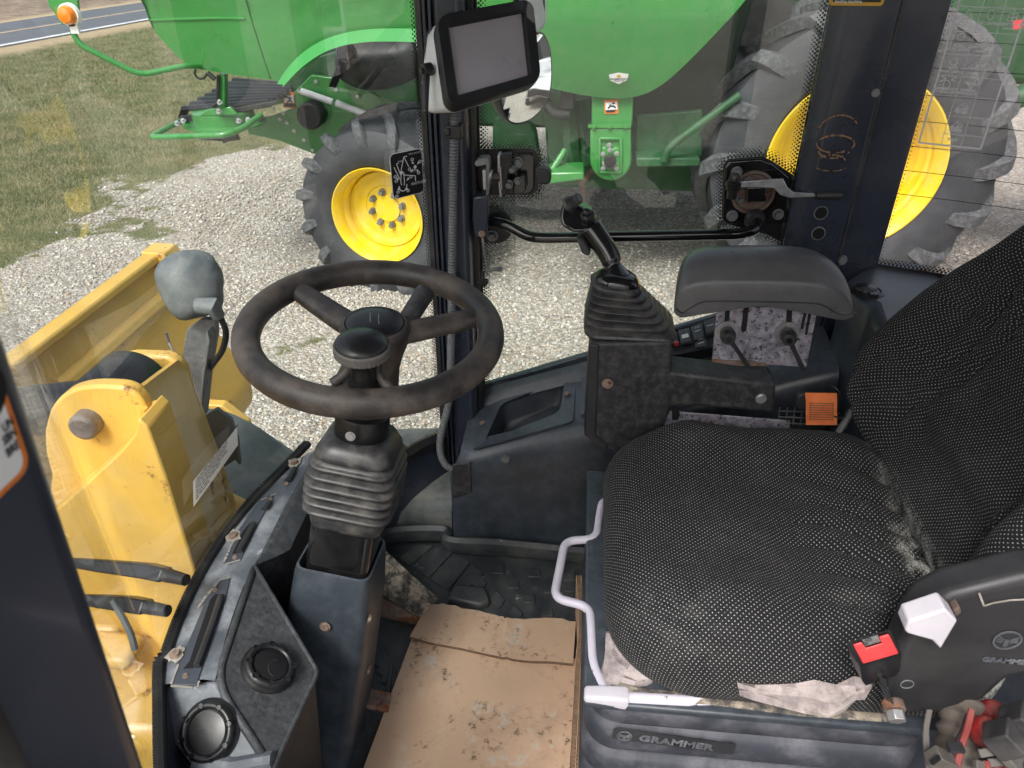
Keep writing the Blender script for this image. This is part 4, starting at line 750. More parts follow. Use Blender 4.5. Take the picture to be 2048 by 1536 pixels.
# corrugated cable conduit on the pillar
cd = thing('cable_conduit', 'grey corrugated cable conduit clipped down the far front pillar', 'conduit', oy(905, 900, 1.52))
path = spline([oy(910, 190, 1.525), oy(909, 260, 1.515), oy(906, 420, 1.515), oy(904, 560, 1.515), oy(902, 700, 1.515), oy(898, 800, 1.515), oy(882, 870, 1.50), oy(881, 905, 1.50), oy(890, 928, 1.50), oy(902, 938, 1.50)], 10)
fine_ = []; acc = 0
tot = sum((path[i+1]-path[i]).length for i in range(len(path)-1)); N = int(tot/.0022); cum = [0]
for i in range(len(path)-1): cum.append(cum[-1]+(path[i+1]-path[i]).length)
j = 0
for k in range(N+1):
    s = tot*k/N
    while j < len(cum)-2 and cum[j+1] < s: j += 1
    fine_.append(path[j].lerp(path[j+1], (s-cum[j])/max(1e-9, cum[j+1]-cum[j])))
mb = MB(); mb.tube(fine_, [.0098 if (k % 3) else .0076 for k in range(len(fine_))], 10); M['conduit'] = mat('conduit_plastic', (.115, .12, .125), .5, 0, .12, 10, dust=.3, dcol=(.3, .3, .29)); mb.build('corrugated_sleeve', M['conduit'], cd, ang=60)
for q in ((907, 262), (902, 562)):
    c = oy(q[0]+2, q[1], 1.515); mb = MB(); mb.box(c, (.032, .03, .026)); mb.box(c+V((-.012, -.004, .002)), (.012, .034, .016)); mb.build('conduit_clip', M['plastic'], cd, bevel=.003)
# ---------------------------------------------------------------- steering column
CW = od(743, 660, 1.12); BS = oz(664, 1450, .03); ax_ = (CW-BS).normalized()
sc_ = thing('steering_column', 'black steering wheel with spinner knob on a bellows column and plastic pedestal', 'steering wheel', BS)
tl = math.radians(4.5); nW = V((math.sin(tl), -.075, math.cos(tl))).normalized(); xW = V((1, 0, 0)); xW = (xW-nW*xW.dot(nW)).normalized(); yW = nW.cross(xW)
RW = .181
def wp2(r, a, h=0): return CW+(xW*math.cos(a)+yW*math.sin(a))*r+nW*h
mb = MB(); ring = []
for a in tau(96):
    o = xW*math.cos(a)+yW*math.sin(a); bulge = 1+.0*a
    ring.append([CW+o*(RW+.0205*math.cos(t))+nW*(.0215*math.sin(t)*(1 if math.sin(t) > 0 else .95)) for t in tau(18)])
ring.append(ring[0]); mb.loft(ring, cap=False)
mb.build('wheel_rim', M['wheelrim'], sc_, ang=180)
angs = [math.radians(a) for a in (26, 147, 270)]
for k, a in enumerate(angs):
    mb = MB(); P = [wp2(.030, a, -.012), wp2(.06, a, -.012), wp2(.10, a, -.009), wp2(.14, a, -.005), wp2(.165, a, -.001), wp2(.188, a, 0)]
    mb.tube(spline(P, 4), [.0245-.0003*i if i < 17 else .0197+.0012*(i-16) for i in range(21)], 14, sc=(.66, 1), up=nW); mb.build('wheel_spoke', M['wheelrim'], sc_, ang=180)
mb = MB(); mb.lathe([(0, -.105), (.034, -.105), (.036, -.07), (.042, -.045), (.050, -.02), (.0525, -.002), (.052, .006), (.048, .011), (.045, .0115), (.0445, .009), (0, .009)], wp2(.006, .8), nW, 48); mb.build('wheel_hub', M['wheelrim'], sc_, ang=40)
mb = MB(); hc = wp2(.006, .8); mb.lathe([(.044, .008), (.0435, .0125), (.041, .0145), (.030, .018), (.015, .0195), (0, .020)], hc, nW, 48); cap_ = mb.build('hub_cap', M['satin'], sc_, ang=60)
mb = MB()
for dx in (-.0065, .0065):
    d = (yW*.96+xW*-.25).normalized(); s = xW*dx; pts_ = [hc+s+d*q+nW*(.0207-6.5*q*q-.0003) for q in np.linspace(-.040, .038, 12)]
    for i in range(11): bar(mb, pts_[i], pts_[i+1], .0012, nW, .0004)
mb.build('cap_groove', M['dullgrey'], cap_)
# spinner knob
K0 = wp2(.150, math.radians(270), .0); K0 = od(728, 768, (K0-CAM).dot(FWD)); kn = nW
mb = MB(); mb.lathe([(.026, -.012), (.022, .0), (.0195, .012), (.0185, .03), (.0195, .04), (.024, .048), (.030, .0515)], K0, kn, 40); mb.build('knob_neck', M['gloss'], sc_, ang=60)
mb = MB(); rings = []
for a in range(72):
    t = 2*math.pi*a/72; o = axes(kn); e_ = .0012 if a % 2 else 0; o_ = o[0]*math.cos(t)+o[1]*math.sin(t)
    rings.append([K0+o_*(r-(e_ if 0 < i < 7 else 0))+kn*h for i, (r, h) in enumerate(((.029, .050), (.0365, .0505), (.0375, .0535), (.0368, .0538), (.0375, .0568), (.0368, .0572), (.0375, .060), (.037, .063), (.0345, .066)))])
rings.append(rings[0]); mb.loft(rings, cap=False, closed=False); M['kgrip'] = mat('grey_knob_grip', (.10, .095, .092), .6, 0, .1, 30, dust=.3); mb.build('knob_grip', M['kgrip'], sc_, ang=40)
mb = MB(); mb.lathe([(.0350, .0645), (.0352, .066), (.0335, .069), (.028, .0735), (.018, .077), (.008, .0785), (0, .079)], K0, kn, 48); mb.build('knob_cap', M['satin'], sc_, ang=80)
for s in (-1, 1):
    mb = MB(); p = K0+xW*s*.018; mb.tube(spline([K0+xW*s*.040-yW*.012+nW*.004, K0+xW*s*.028-yW*.004+nW*.012, K0+xW*s*.0205+nW*.024, K0+xW*s*.0245+nW*.046], 5), [.0075, .0075, .0074, .0072, .007, .0068, .0066, .0064, .006, .0056, .0052, .0048, .0045, .0042, .004, .004], 10); mb.build('knob_web', M['wheelrim'], sc_, ang=180)
# column parts along the leaning axis
def cpt(py):
    lo, hi = 0, 1
    for _ in range(40):
        m_ = (lo+hi)/2; p = CW.lerp(BS, m_); q = p-CAM; y = 768-F*q.dot(UP)/q.dot(FWD)
        if y < py: lo = m_
        else: hi = m_
    return CW.lerp(BS, lo)
cx = V((1, .0, 0)); cx = (cx-ax_*cx.dot(ax_)).normalized(); cy = ax_.cross(cx)
mb = MB(); mb.cyl(cpt(765), cpt(838), .030, .034, 28); mb.build('column_tube', M['satin'], sc_)
mb = MB(); p = cpt(838); mb.lathe([(.036, .015), (.0425, .013), (.0435, .009), (.0435, -.028), (.040, -.033), (.0, -.033)], p, ax_, 40); mb.build('collar', M['satin'], sc_, ang=40)
mb = MB(); bolt(mb, p-cy*.0433-cx*.006-ax_*.010, -cy, .006, .003, True); mb.build('collar_screw', M['bright'], sc_)
def rings_axis(mb, specs, k=5):
    mb.loft([place(rrect(w_, h_, r_, k), c_, cx, cy) for c_, w_, h_, r_ in specs])
a, b = cpt(868), cpt(1000); mb = MB(); sp = [(a+ax_*.004, .09, .09, .03), (a+ax_*.002, .104, .104, .03), (a-ax_*.018, .124, .124, .03), (a-ax_*.024, .126, .126, .03), (a-ax_*.028, .120, .120, .028)]
N = 6
for i in range(N):
    for f, g in ((.0, -.011), (.28, .003), (.42, .009), (.62, .009), (.76, .003), (1.0, -.011)):
        c = (a-ax_*.030).lerp(b, (i+f)/N); w_ = .126+.012*min(1, (i+.5)/2.2)+g*1.1; sp.append((c, w_, w_, .030))
sp += [(b-ax_*.004, .128, .128, .026), (b-ax_*.022, .122, .122, .024), (b-ax_*.030, .116, .116, .022)]
rings_axis(mb, sp); mb.build('bellows', M['rubber'], sc_, ang=180)
a, b = cpt(1000)-cx*.004, cpt(1200)-cx*.012; mb = MB(); rings_axis(mb, [(a, .106, .106, .014), (b, .110, .110, .014)]); mb.build('column_post', M['gloss'], sc_)
# pedestal
a, b = cpt(1112)-cx*.012, BS-ax_*.03-cx*.014; mb = MB(); rings_axis(mb, [(a-ax_*.05, .114, .114, .012), (a+ax_*.0, .116, .116, .014), (a+ax_*.006, .121, .121, .016), (a+ax_*.004, .128, .128, .018), (a-ax_*.008, .133, .134, .02), (a-ax_*.09, .142, .150, .022), (a.lerp(b, .5), .144, .160, .024), (b, .144, .170, .024)], 6); mb.build('pedestal', M['console'], sc_, ang=40)
fy = V((0, -1, .0))
for q, m_ in (((650, 1253), 'screw'), ((738, 1238), 'screw'), ((736, 1340), 'screw')):
    mb = MB(); p = opl(q[0], q[1], cpt(1250)-cy*.082, cy) if q[0] < 700 else opl(q[0], q[1], cpt(1280)+cx*.060, cx); bolt(mb, p, -cy if q[0] < 700 else cx, .007, .004, True); mb.build('screw', M['screw'], sc_)
mb = MB(); st = [od(800, 650, 1.15), od(838, 600, 1.2)]; mb.tube([CW-nW*.06+xW*.03, od(815, 640, 1.16), od(850, 585, 1.20)], [.010, .0155, .0165], 14); mb.build('column_stalk', M['grain'], sc_)
# ---------------------------------------------------------------- dashboard under the windshield
outer = [(606, 912), (560, 950), (515, 995), (470, 1048), (430, 1105), (395, 1165), (362, 1235), (335, 1310), (318, 1372)]
inner = [(640, 905), (597, 965), (562, 1028), (533, 1085), (508, 1132), (486, 1175), (464, 1235), (446, 1295), (430, 1362)]
O_ = [oz(a, b, .452) for a, b in outer]; I_ = [oz(a, b, .455) for a, b in inner]
dash = thing('dashboard', 'dusty grey dashboard with round and slotted air vents below the windshield', 'dashboard', V((-.5, .8, .0)))
Os, Is = spline(O_, 5), spline(I_, 5)
mb = MB(); mb.sheet([[p+V((0, 0, -.05)) for p in Os], Os, [a.lerp(b, .35)+V((0, 0, .006)) for a, b in zip(Os, Is)], [a.lerp(b, .8)+V((0, 0, .006)) for a, b in zip(Os, Is)], Is]); mb.build('dash_top', M['dashtop'], dash, ang=60)
P1, P2, P3 = oz(508, 1132, .455), oz(430, 1362, .455), oz(633, 1340, .385); FN = (P2-P1).cross(P3-P1).normalized(); FN = FN if FN.z > 0 else -FN
def f1(x, y): return opl(x, y, P1, FN)
bnd = [Is[i] for i in range(len(Is)) if Is[i].y <= P1.y+.001]
P4, P5 = f1(628, 1362), f1(549, 1532)
Pl = oz(312, 1385, .435); F2 = (Pl-P2).cross(P5-P2).normalized(); F2 = F2 if F2.z > 0 else -F2
def f2(x, y): return opl(x, y, P2, F2)
mb = MB(); mb.prism([P1]+[P3, P4, f1(558, 1522), f1(545, 1536), P2]+list(reversed([p for p in bnd if p != P1 and p != P2])), -FN*.02)
pf = mb.build('vent_panel', M['dash'], dash, ang=30, bevel=.004)
mb = MB(); mb.prism([P2, f2(314, 1374), f2(312, 1440), f2(392, 1545), f2(520, 1600), f2(545, 1536)], -F2*.02); mb.build('end_panel', M['dashtop'], dash, ang=30, bevel=.004)
mb = MB(); mb.tube(fillet([P1, P3, f1(632, 1352), f1(548, 1534), f1(530, 1560)], .03, 6), .0042, 8); mb.tube(fillet([P1+V((0, 0, -.004)), P2+V((0, 0, -.004)), f1(540, 1530)+V((0, 0, -.004))], .04, 8), .0065, 8); mb.build('panel_edge', M['dash'], dash, ang=180)
# knee wall
far_i = [p for p in Is if p.y > P1.y]; nf = len(far_i); bandw = [p+V((.034*min(1, (i+2)/10)*min(1, (nf-i)/6), 0, -.026*min(1, (nf-i)/6))) for i, p in enumerate(far_i)]
mb = MB(); mb.sheet([far_i+[P1], [p.lerp(q, .3)+V((0, 0, .004)) for p, q in zip(far_i, bandw)]+[P1], bandw+[P1]]); mb.build('dash_shoulder', M['dash'], dash, ang=70)
mb = MB(); kw = bandw+[P1, P3, P4, P5]; mb.sheet([[p+V((-.004, 0, -.004)) for p in kw], [V((p.x-.05, p.y+.03, .0)) for p in kw]]); mb.build('knee_wall', M['grain'], dash, ang=30)
mb = MB(); kk = [P5, f2(520, 1600), f2(392, 1545), f2(312, 1440)]; mb.sheet([[p+V((0, 0, -.01)) for p in kk], [V((p.x+.02, p.y+.02, -.02)) for p in kk]]); mb.build('end_wall', M['darkstuff'], dash)
mb = MB(); mb.tube([f2(392, 1528), f2(470, 1536), f2(548, 1522)], .014, 8); mb.build('lower_ledge', M['dashtop'], dash)
# slotted vents on the top
def slot(px, flap, z=.463):
    mb = MB(); mb.face([oz(a, b, z) for a, b in px]); s_ = mb.build('slot_vent_shade', M['darkstuff'], dash)  # flat near-black face stands for the shaded opening
    mb = MB(); A = [oz(a, b, z+.004) for a, b in flap]; mb.tube(A, .0055, 8, sc=(1, .8)); mb.build('vent_louvre', M['plastic'], s_)
slot([(366, 1338), (379, 1322), (420, 1200), (430, 1188), (448, 1188), (440, 1215), (398, 1310), (388, 1336)], [(442, 1192), (425, 1245), (405, 1300), (393, 1332)])
slot([(464, 1108), (486, 1062), (500, 1045), (512, 1043), (500, 1070), (478, 1105)], [(507, 1046), (494, 1072), (478, 1102)])
slot([(521, 1020), (536, 1002), (544, 1003), (534, 1018)], [(540, 1003), (530, 1017)]); slot([(566, 965), (585, 936), (592, 934), (580, 955)], [(590, 936), (576, 960)])
def facep(px, z, name, m):
    mb = MB(); mb.prism([oz(a, b, z) for a, b in px], (0, 0, .002)); return mb.build(name, m, dash, bevel=.0008)
M['inset'] = mat('smooth_grey_inset', (.052, .060, .080), .38, 0, .06, 8, dust=.08, dcol=(.3, .3, .3), wear=.12, wcol=(.5, .5, .5), ws=30)
facep([(342, 1370), (358, 1330), (415, 1195), (440, 1163), (461, 1158), (450, 1205), (402, 1345), (394, 1372)], .4605, 'vent_surround', M['inset'])
facep([(446, 1128), (472, 1068), (520, 1000), (538, 990), (548, 992), (522, 1040), (482, 1120)], .4605, 'vent_surround', M['inset'])
M['chip'] = mat('chipped_plaster_white', (.36, .33, .29), .8, 0, .3, 30, .5, 120, dust=.3, wear=.3, wcol=(.2, .12, .08), ws=60)
for q in ((340, 1310), (455, 1073), (577, 926)):
    mb = MB(); c = oz(q[0]+12, q[1], .463); P = [c+V((.012*math.cos(a)*(1+.7*noise.noise(V((a*1.6, q[0], 0)))), .015*math.sin(a)*(1+.7*noise.noise(V((a*1.6, q[1], 3)))), 0)) for a in tau(18)]; mb.prism(P, (0, 0, .0015)); cs = mb.build('chipped_patch', M['chip'], dash)
    mb = MB(); bolt(mb, c+V((0, 0, .001)), (0, 0, 1), .0065, .005, True); mb.build('screw', M['screw'], cs)
for q in ((430, 1180), (371, 1352), (470, 1115), (541, 1000), (573, 968)):
    mb = MB(); bolt(mb, oz(q[0], q[1], .4625), (0, 0, 1), .0035, .003, True); mb.build('screw', M['screw'], dash)
# chipped strips round the vent surrounds
for L in ([(342, 1372), (394, 1376), (402, 1345)], [(342, 1368), (356, 1330)], [(396, 1215), (414, 1190), (440, 1160)], [(440, 1160), (462, 1155)], [(446, 1130), (480, 1120)], [(446, 1128), (470, 1075)], [(522, 1000), (552, 988)]):
    mb = MB()
    for i in range(len(L)-1):
        a, b = oz(*L[i], .4632), oz(*L[i+1], .4632); n_ = int((b-a).length/.004)+1
        for j in range(n_):
            p = a.lerp(b, j/n_); q = a.lerp(b, (j+1)/n_)
            if noise.noise(p*140) > -.3: bar(mb, p, q+V((.0004, .0004, 0)), .0028*(1+.8*noise.noise(p*220)), (0, 0, 1), .0006)
    mb.build('chipped_edge', M['chip'], dash)
def round_vent(c, n, R, rot):
    mb = MB(); x, y, z = axes(n); mb.lathe([(R*1.06, -.004), (R*1.06, .002), (R*1.0, .004), (R*.985, .008), (R*.93, .013), (R*.84, .0145), (R*.74, .013), (R*.70, .010), (R*.69, .008), (0, .008)], c, n, 56); v_ = mb.build('round_vent', M['satin'], dash, ang=50)
    mb = MB()
    for k in range(8):
        a = rot+2*math.pi*k/8; p = c+(x*math.cos(a)+y*math.sin(a))*R*.86+z*.0138; mb.lathe([(R*.115, .0003), (R*.11, .0010), (R*.09, .0004), (R*.05, .0), (0, -.0002)], p, z, 18)
    mb.build('vent_dimple', M['gloss'], v_, ang=60)
    mb = MB(); mb.lathe([(R*.67, .008), (R*.66, .0100), (R*.45, .0112), (R*.25, .0118), (0, .012)], c+x*.0, n, 40); mb.build('vent_flap', M['satin'], v_, ang=60)
    mb = MB(); a_ = [c+(x*math.cos(t)+y*math.sin(t)*.9)*R*.36+(x*-.12+y*-.25)*R+z*.0118 for t in np.linspace(.2, math.pi-.2, 14)]; mb.tube(a_, .0009, 6); mb.build('flap_seam', M['plastic'], v_)
    return v_
c1 = f1(536, 1338); round_vent(c1+FN*.002, FN, (f1(590, 1338)-c1).length*.93, .2)
c2 = f2(422, 1462); round_vent(c2+F2*.002, F2, (f1(590, 1338)-c1).length*.98, .5)
# ---------------------------------------------------------------- console along the far wall
con = thing('side_console', 'dark slate plastic console with storage tray running along the far cab wall', 'console', (.1, 1.5, 0))
def ztop(x): return .395+.365*(x-.02)
YI, YO = 1.39, 1.615
xs_ = [-.285, -.262, -.235, -.15, 0, .15, .3, .45, .56]
prof = lambda x: [(YI, .0), (YI, ztop(x)-.055), (YI+.004, ztop(x)-.030), (YI+.016, ztop(x)-.012), (YI+.034, ztop(x)-.003), (YI+.06, ztop(x)), (YO-.035, ztop(x)+.012), (YO-.018, ztop(x)+.030), (YO, ztop(x)+.045), (YO+.02, ztop(x)+.03), (YO+.02, .0)]
mb = MB()
def pp(x): return [V((x, y, z if x > -.27 else min(z, ztop(x)-.05-.02*(z > ztop(x)-.01)))) for y, z in prof(x)]
PR = [pp(x) for x in xs_]
mb.sheet([r[:6] for r in PR]); mb.sheet([r[6:] for r in PR]); mb.face(PR[0]); mb.face(list(reversed(PR[-1])))
CON_MB = mb
# the tray recess is built as a framed insert standing a little proud
def tz(x): return ztop(x)+.004
def tp(x, y, dz=0):
    p = oz(x, y, .3)
    for _ in range(8): p = oz(x, y, tz(p.x)+dz+max(0, p.y-(YI+.06))*.08)
    return p
def rc_(P, r, k=4):
    P = [V(p) for p in P]; out = []
    for i in range(len(P)):
        a, b, c = P[i-1], P[i], P[(i+1) % len(P)]; p0 = b+(a-b).normalized()*r; p1 = b+(c-b).normalized()*r
        for j in range(k+1): t_ = j/k; out.append(p0*(1-t_)**2+b*2*t_*(1-t_)+p1*t_*t_)
    return out
rim_ = rc_([tp(*q) for q in ((944, 897), (986, 806), (1153, 741), (1146, 842))], .012)
hole = rc_([tp(*q) for q in ((968, 884), (1003, 808), (1130, 759), (1120, 824))], .022)
cin = sum(hole, V())/len(hole); flo = [h.lerp(cin, .16)+V((.012, 0, -.085)) for h in hole]
M['tray'] = mat('tray_plastic', (.038, .046, .055), .45, 0, .1, 8, .12, 900, dust=.15, dcol=(.22, .22, .21))
from mathutils.geometry import tessellate_polygon
EDGE = [r[5] for r in PR]+[r[6] for r in reversed(PR)]
def topz_(p): return V((p.x, p.y, ztop(p.x)+.012*max(0, min(1, (p.y-(YI+.06))/(YO-.035-YI-.06)))))
hole0 = [topz_(p) for p in hole]
rimT = [topz_(p) for p in rim_]
def inside(p, P):
    c_ = False
    for i in range(len(P)):
        a, b = P[i], P[i-1]
        if (a.y > p.y) != (b.y > p.y) and p.x < (b.x-a.x)*(p.y-a.y)/(b.y-a.y)+a.x: c_ = not c_
    return c_
cr_ = sum(rimT, V())/len(rimT); hs0 = [cr_.lerp(p, .96) for p in rimT]
xg = np.linspace(-.262, .56, 150); yg = np.linspace(YI+.06, YO-.035, 30)
for i in range(149):
    for j in range(29):
        q_ = [V((xg[a], yg[b], 0)) for a, b in ((i, j), (i+1, j), (i+1, j+1), (i, j+1))]
        if not all(inside(p, hs0) for p in q_): CON_MB.add([topz_(p) for p in q_], [(0, 1, 2, 3)])
cb_ = CON_MB.build('console_body', M['console'], con, ang=50)
def shr(k, dz): return [V((h.x+(cin.x-h.x)*k, h.y+(cin.y-h.y)*k, h.z+dz)) for h in hole0]
mb = MB(); mb.loft([shr(.0, .004), shr(.0, -.006), shr(.03, -.022), shr(.07, -.05), shr(.14, -.062), shr(.3, -.064)], cap=False); mb.face(shr(.3, -.064)); mb.build('storage_tray', M['tray'], con, ang=50)
rim0 = rimT; mb = MB(); mb.loft([[p+V((0, 0, -.002)) for p in rim0], [p+V((0, 0, .0035)) for p in rim0], [p+V((0, 0, .0045)) for p in shr(.0, .0)], [p+V((0, 0, -.004)) for p in hole0]], cap=False); mb.build('tray_frame', M['console'], con, ang=40)
def ctop(x, y, d=.004):
    p = oz(x, y, .4)
    for _ in range(8): p = oz(x, y, topz_(p).z+d)
    return p
for q in ((965, 846), (1134, 788), (1170, 738)):
    mb = MB(); bolt(mb, ctop(q[0], q[1], .006), (-.3, 0, 1), .006, .004, True); mb.build('screw', M['screw'], con)
mb = MB(); bolt(mb, oy(1011, 918, YI-.001), (0, -1, .1), .008, .005, True); mb.build('screw', M['dullgrey'], con)
mb = MB(); mb.prism([ctop(1164, 748), ctop(1178, 742), ctop(1178, 826), ctop(1160, 832)], (0, 0, .003)); mb.build('switch_plate', M['inset'], con, bevel=.001)
mb = MB(); mb.prism([oy(905, 930, YI-.004), oy(940, 925, YI-.004), oy(944, 985, YI-.004), oy(906, 997, YI-.004)], (0, .006, 0)); mb.build('console_flap', M['grain'], con, bevel=.002)
# rear shelf of the console with a power socket
SZ = .745
shelf = [(1688, 560), (1712, 540), (1748, 519), (1810, 518), (1866, 530), (1890, 549), (1925, 610), (1960, 720), (1830, 690), (1772, 662), (1752, 640), (1742, 606), (1712, 588)]
mb = MB(); T_ = [oz(a, b, SZ) for a, b in shelf]; mb.prism(T_, (0, 0, -.74)); sh_ = mb.build('rear_shelf', M['console'], con, bevel=.02, seg=4)
mb = MB(); c = oz(1731, 581, SZ+.001); mb.lathe([(.036, .0), (.030, .002), (.027, -.004), (.026, .002), (.021, .004), (.020, .008), (.016, .010), (0, .0105)], c, (0, 0, 1), 32); mb.box(c+V((.006, -.024, .003)), (.016, .02, .008)); mb.build('power_socket', M['satin'], con, ang=40)
mb = MB(); c = oz(1731, 579, SZ+.0122)
for r in (.005, .010):
    for a0 in (0.3, 3.4):
        P = [c+V((math.cos(a)*r*1.2, math.sin(a)*r*.8, 0)) for a in np.linspace(a0, a0+2.4, 8)]
        for i in range(7): bar(mb, P[i], P[i+1], .0012, (0, 0, 1), .0003)
mb.build('socket_symbol', M['dullgrey'], con)
mb = MB(); bolt(mb, oz(1848, 541, SZ+.001), (0, 0, 1), .008, .004, True); mb.build('screw', M['screw'], con)
# rocker switches behind the joystick pod
SPt = V((.30, 1.50, ztop(.30)+.030)); SPn = V((-.25, -.40, .88)).normalized()
def ctop2(x, y, d): return opl(x, y, SPt+SPn*d, SPn)
mb = MB(); mb.prism([ctop2(a, b, -.001) for a, b in ((1335, 672), (1445, 628), (1450, 690), (1340, 712))], -SPn*.05); mb.build('switch_bank', M['plastic'], con, bevel=.003)
for i, (q, sym) in enumerate((([(1357, 664), (1379, 659), (1386, 688), (1362, 692)], 0), ([(1382, 657), (1405, 649), (1411, 680), (1388, 686)], 1), ([(1408, 646), (1430, 640), (1434, 668), (1413, 674)], 2), ([(1390, 690), (1413, 682), (1416, 697), (1392, 700)], 3), ([(1340, 670), (1354, 666), (1358, 690), (1342, 694)], 4))):
    mb = MB(); B_ = [ctop2(a, b, .001) for a, b in q]; c = sum(B_, V())/4; mb.loft([B_, [p.lerp(c, .04)+SPn*.008 for p in B_], [p.lerp(c, .14)+SPn*.011 for p in B_]]); s_ = mb.build('rocker_switch', M['switchp'], con, bevel=.002)
    mb = MB(); u = (B_[1]-B_[0]).normalized(); v_ = (B_[3]-B_[0]).normalized(); c = c+SPn*.0125; n_ = u.cross(v_); n_ = n_ if n_.z > 0 else -n_
    if sym == 0: mb.prism(place(rrect(.016, .011, .002), c-v_*-.004, u, v_), n_*.0004)
    else: bar(mb, c-u*.007, c+u*.007, .0016, n_)
    if sym in (1, 3):
        for k in range(3): bar(mb, c-v_*.009+u*(k-1)*.004, c-v_*.012+u*(k-.6)*.004, .001, n_)
    mb.build('switch_mark', M['ink_w'], s_)
mb = MB(); mb.box(ctop2(1353, 687, .008), (.010, .012, .010)); mb.build('red_indicator', M['red'], con, bevel=.002)
# floor hump in front of the console
mb = MB(); rows = []
h0 = [oz(a, b, 0) for a, b in ((742, 1150), (752, 1110), (775, 1085), (810, 1071), (850, 1066), (905, 1066))]; hs_ = spline(h0, 5)
def sh2(p, dx, dy, z): return V((p.x+dx, p.y+dy, z))
n_ = len(hs_)
for dz, dd in ((0, 0), (.045, .0), (.075, .008), (.095, .03), (.125, .10), (.15, .19), (.14, .28)):
    rows.append([sh2(p, -dd*(1-i/n_)*.7, dd, dz) for i, p in enumerate(hs_)])
mb.sheet(rows); M['hump'] = mat('dusty_hump', (.05, .06, .065), .55, 0, .15, 8, .15, 500, dust=.3, dcol=(.36, .34, .29), ds=11, updust=.25); mb.build('floor_hump', M['hump'], con, ang=60)
# ---------------------------------------------------------------- joystick pod
YJ = 1.225
def pj(x, y, d=0): return oy(x, y, YJ+d)
pod = thing('joystick_pod', 'black joystick with ribbed rubber boot on a pod beside the seat', 'joystick', pj(1260, 880))
fp = [(1180, 686), (1345, 682), (1342, 745), (1553, 768), (1550, 828), (1400, 812), (1345, 815), (1330, 850), (1330, 910), (1240, 905), (1205, 900), (1176, 880), (1168, 862)]
mb = MB(); mb.prism([pj(*q) for q in fp if q[0] < 1350 and q != (1342, 745)], (0, .13, 0)); mb.build('pod_body', M['grain'], pod, bevel=.008, seg=3)
mb = MB(); mb.prism([pj(1335, 743, -.001), pj(1553, 768, -.001), pj(1550, 828, -.001), pj(1400, 814, -.001), pj(1335, 816, -.001)], (0, .068, 0)); mb.build('support_beam', M['grain'], pod, bevel=.008, seg=3)
mb = MB(); mb.prism([pj(1178, 688, -.004), pj(1198, 690, -.004), pj(1192, 872, -.004), pj(1215, 888, -.004), pj(1215, 902, -.004), pj(1198, 896, -.004), pj(1168, 870, -.004)], (0, .006, 0)); mb.build('pod_edge', M['plastic'], pod, bevel=.003)
for q, m_ in (((1215, 767), 'screw'), ((1522, 797), 'bright')):
    mb = MB(); bolt(mb, pj(q[0], q[1], -.001), (0, -1, 0), .008, .005, True); mb.build('screw', M[m_], pod)
mb = MB(); mb.prism([pj(1330, 822, .01), pj(1580, 842, .01), pj(1580, 900, .01), pj(1325, 900, .01)], (0, .004, 0)); mb.build('side_bracket', M['mottle'], pod, bevel=.002)
mb = MB(); mb.prism([pj(1344, 818, .008), pj(1356, 818, .008), pj(1360, 828, .008), pj(1356, 840, .008), pj(1344, 840, .008)], (0, .001, 0)); mb.build('bracket_slot_shade', M['darkstuff'], pod)  # thin near-black plate painting the shade of the slot
# boot
JB = pj(1262, 682)+V((0, .064, .0)); JT = od(1228, 556, (JB-CAM).dot(FWD)+.005); ja = (JT-JB); 
def rr4(c, w_, d_, r_, tilt=0): 
    x = V((1, 0, -tilt)).normalized(); return [V(c)+x*a+V((0, 1, 0))*b for a, b in rrect(w_, d_, r_, 5)]
mb = MB(); sp = [(0, .168, .128, .022, 0), (.03, .172, .132, .024, 0), (.10, .170, .130, .028, 0), (.14, .155, .118, .03, 0), (.16, .150, .114, .032, 0)]
k0, k1 = .17, .80
for i in range(5):
    for f, g in ((.05, -.016), (.26, -.001), (.44, .008), (.64, .008), (.82, -.001), (.98, -.016)):
        s = k0+(k1-k0)*(i+f)/5; w_ = .158-(s-k0)/(k1-k0)*.062
        sp.append((s, w_+g, w_*.78+g, .03, .10*s))
sp += [(.82, .088, .074, .028, .1), (.84, .098, .082, .03, .1), (.93, .096, .080, .03, .1), (.96, .086, .07, .03, .1)]
mb.loft([rr4(JB+ja*s+V((0, 0, 0)), w_, d_, r_, t) for s, w_, d_, r_, t in sp]); mb.build('rubber_boot', M['rubber'], pod, ang=180)
# handle
dJ = (JT-CAM).dot(FWD)
def jp(x, y, d=0): return od(x, y, dJ+d)
mb = MB(); hp_ = spline([jp(1233, 560), jp(1226, 530), jp(1212, 500), jp(1194, 474), jp(1180, 455)], 6); n_ = len(hp_)
mb.tube(hp_, [max(.0145, .034-.0032*i) if i < 7 else .0185+.0003*i for i in range(n_)], 20, sc=(1.0, .85)); mb.build('handle_grip', M['gloss'], pod, ang=180)
mb = MB(); mb.loft([rr4(jp(1234, 563)+V((0, 0, z)), w_, w_*.85, .028, .12) for z, w_ in ((-.004, .086), (.006, .086), (.012, .078), (.02, .06))]); mb.build('grip_skirt', M['gloss'], pod, ang=60)
mb = MB(); hd = [jp(1120, 428), jp(1127, 402), jp(1142, 396), jp(1190, 424), jp(1196, 448), jp(1168, 460), jp(1146, 460), jp(1122, 446)]; fw = V((0, 1, 0)); mb.prism([p-fw*.018 for p in hd], fw*.045); mb.build('handle_head', M['gloss'], pod, bevel=.009, seg=4)
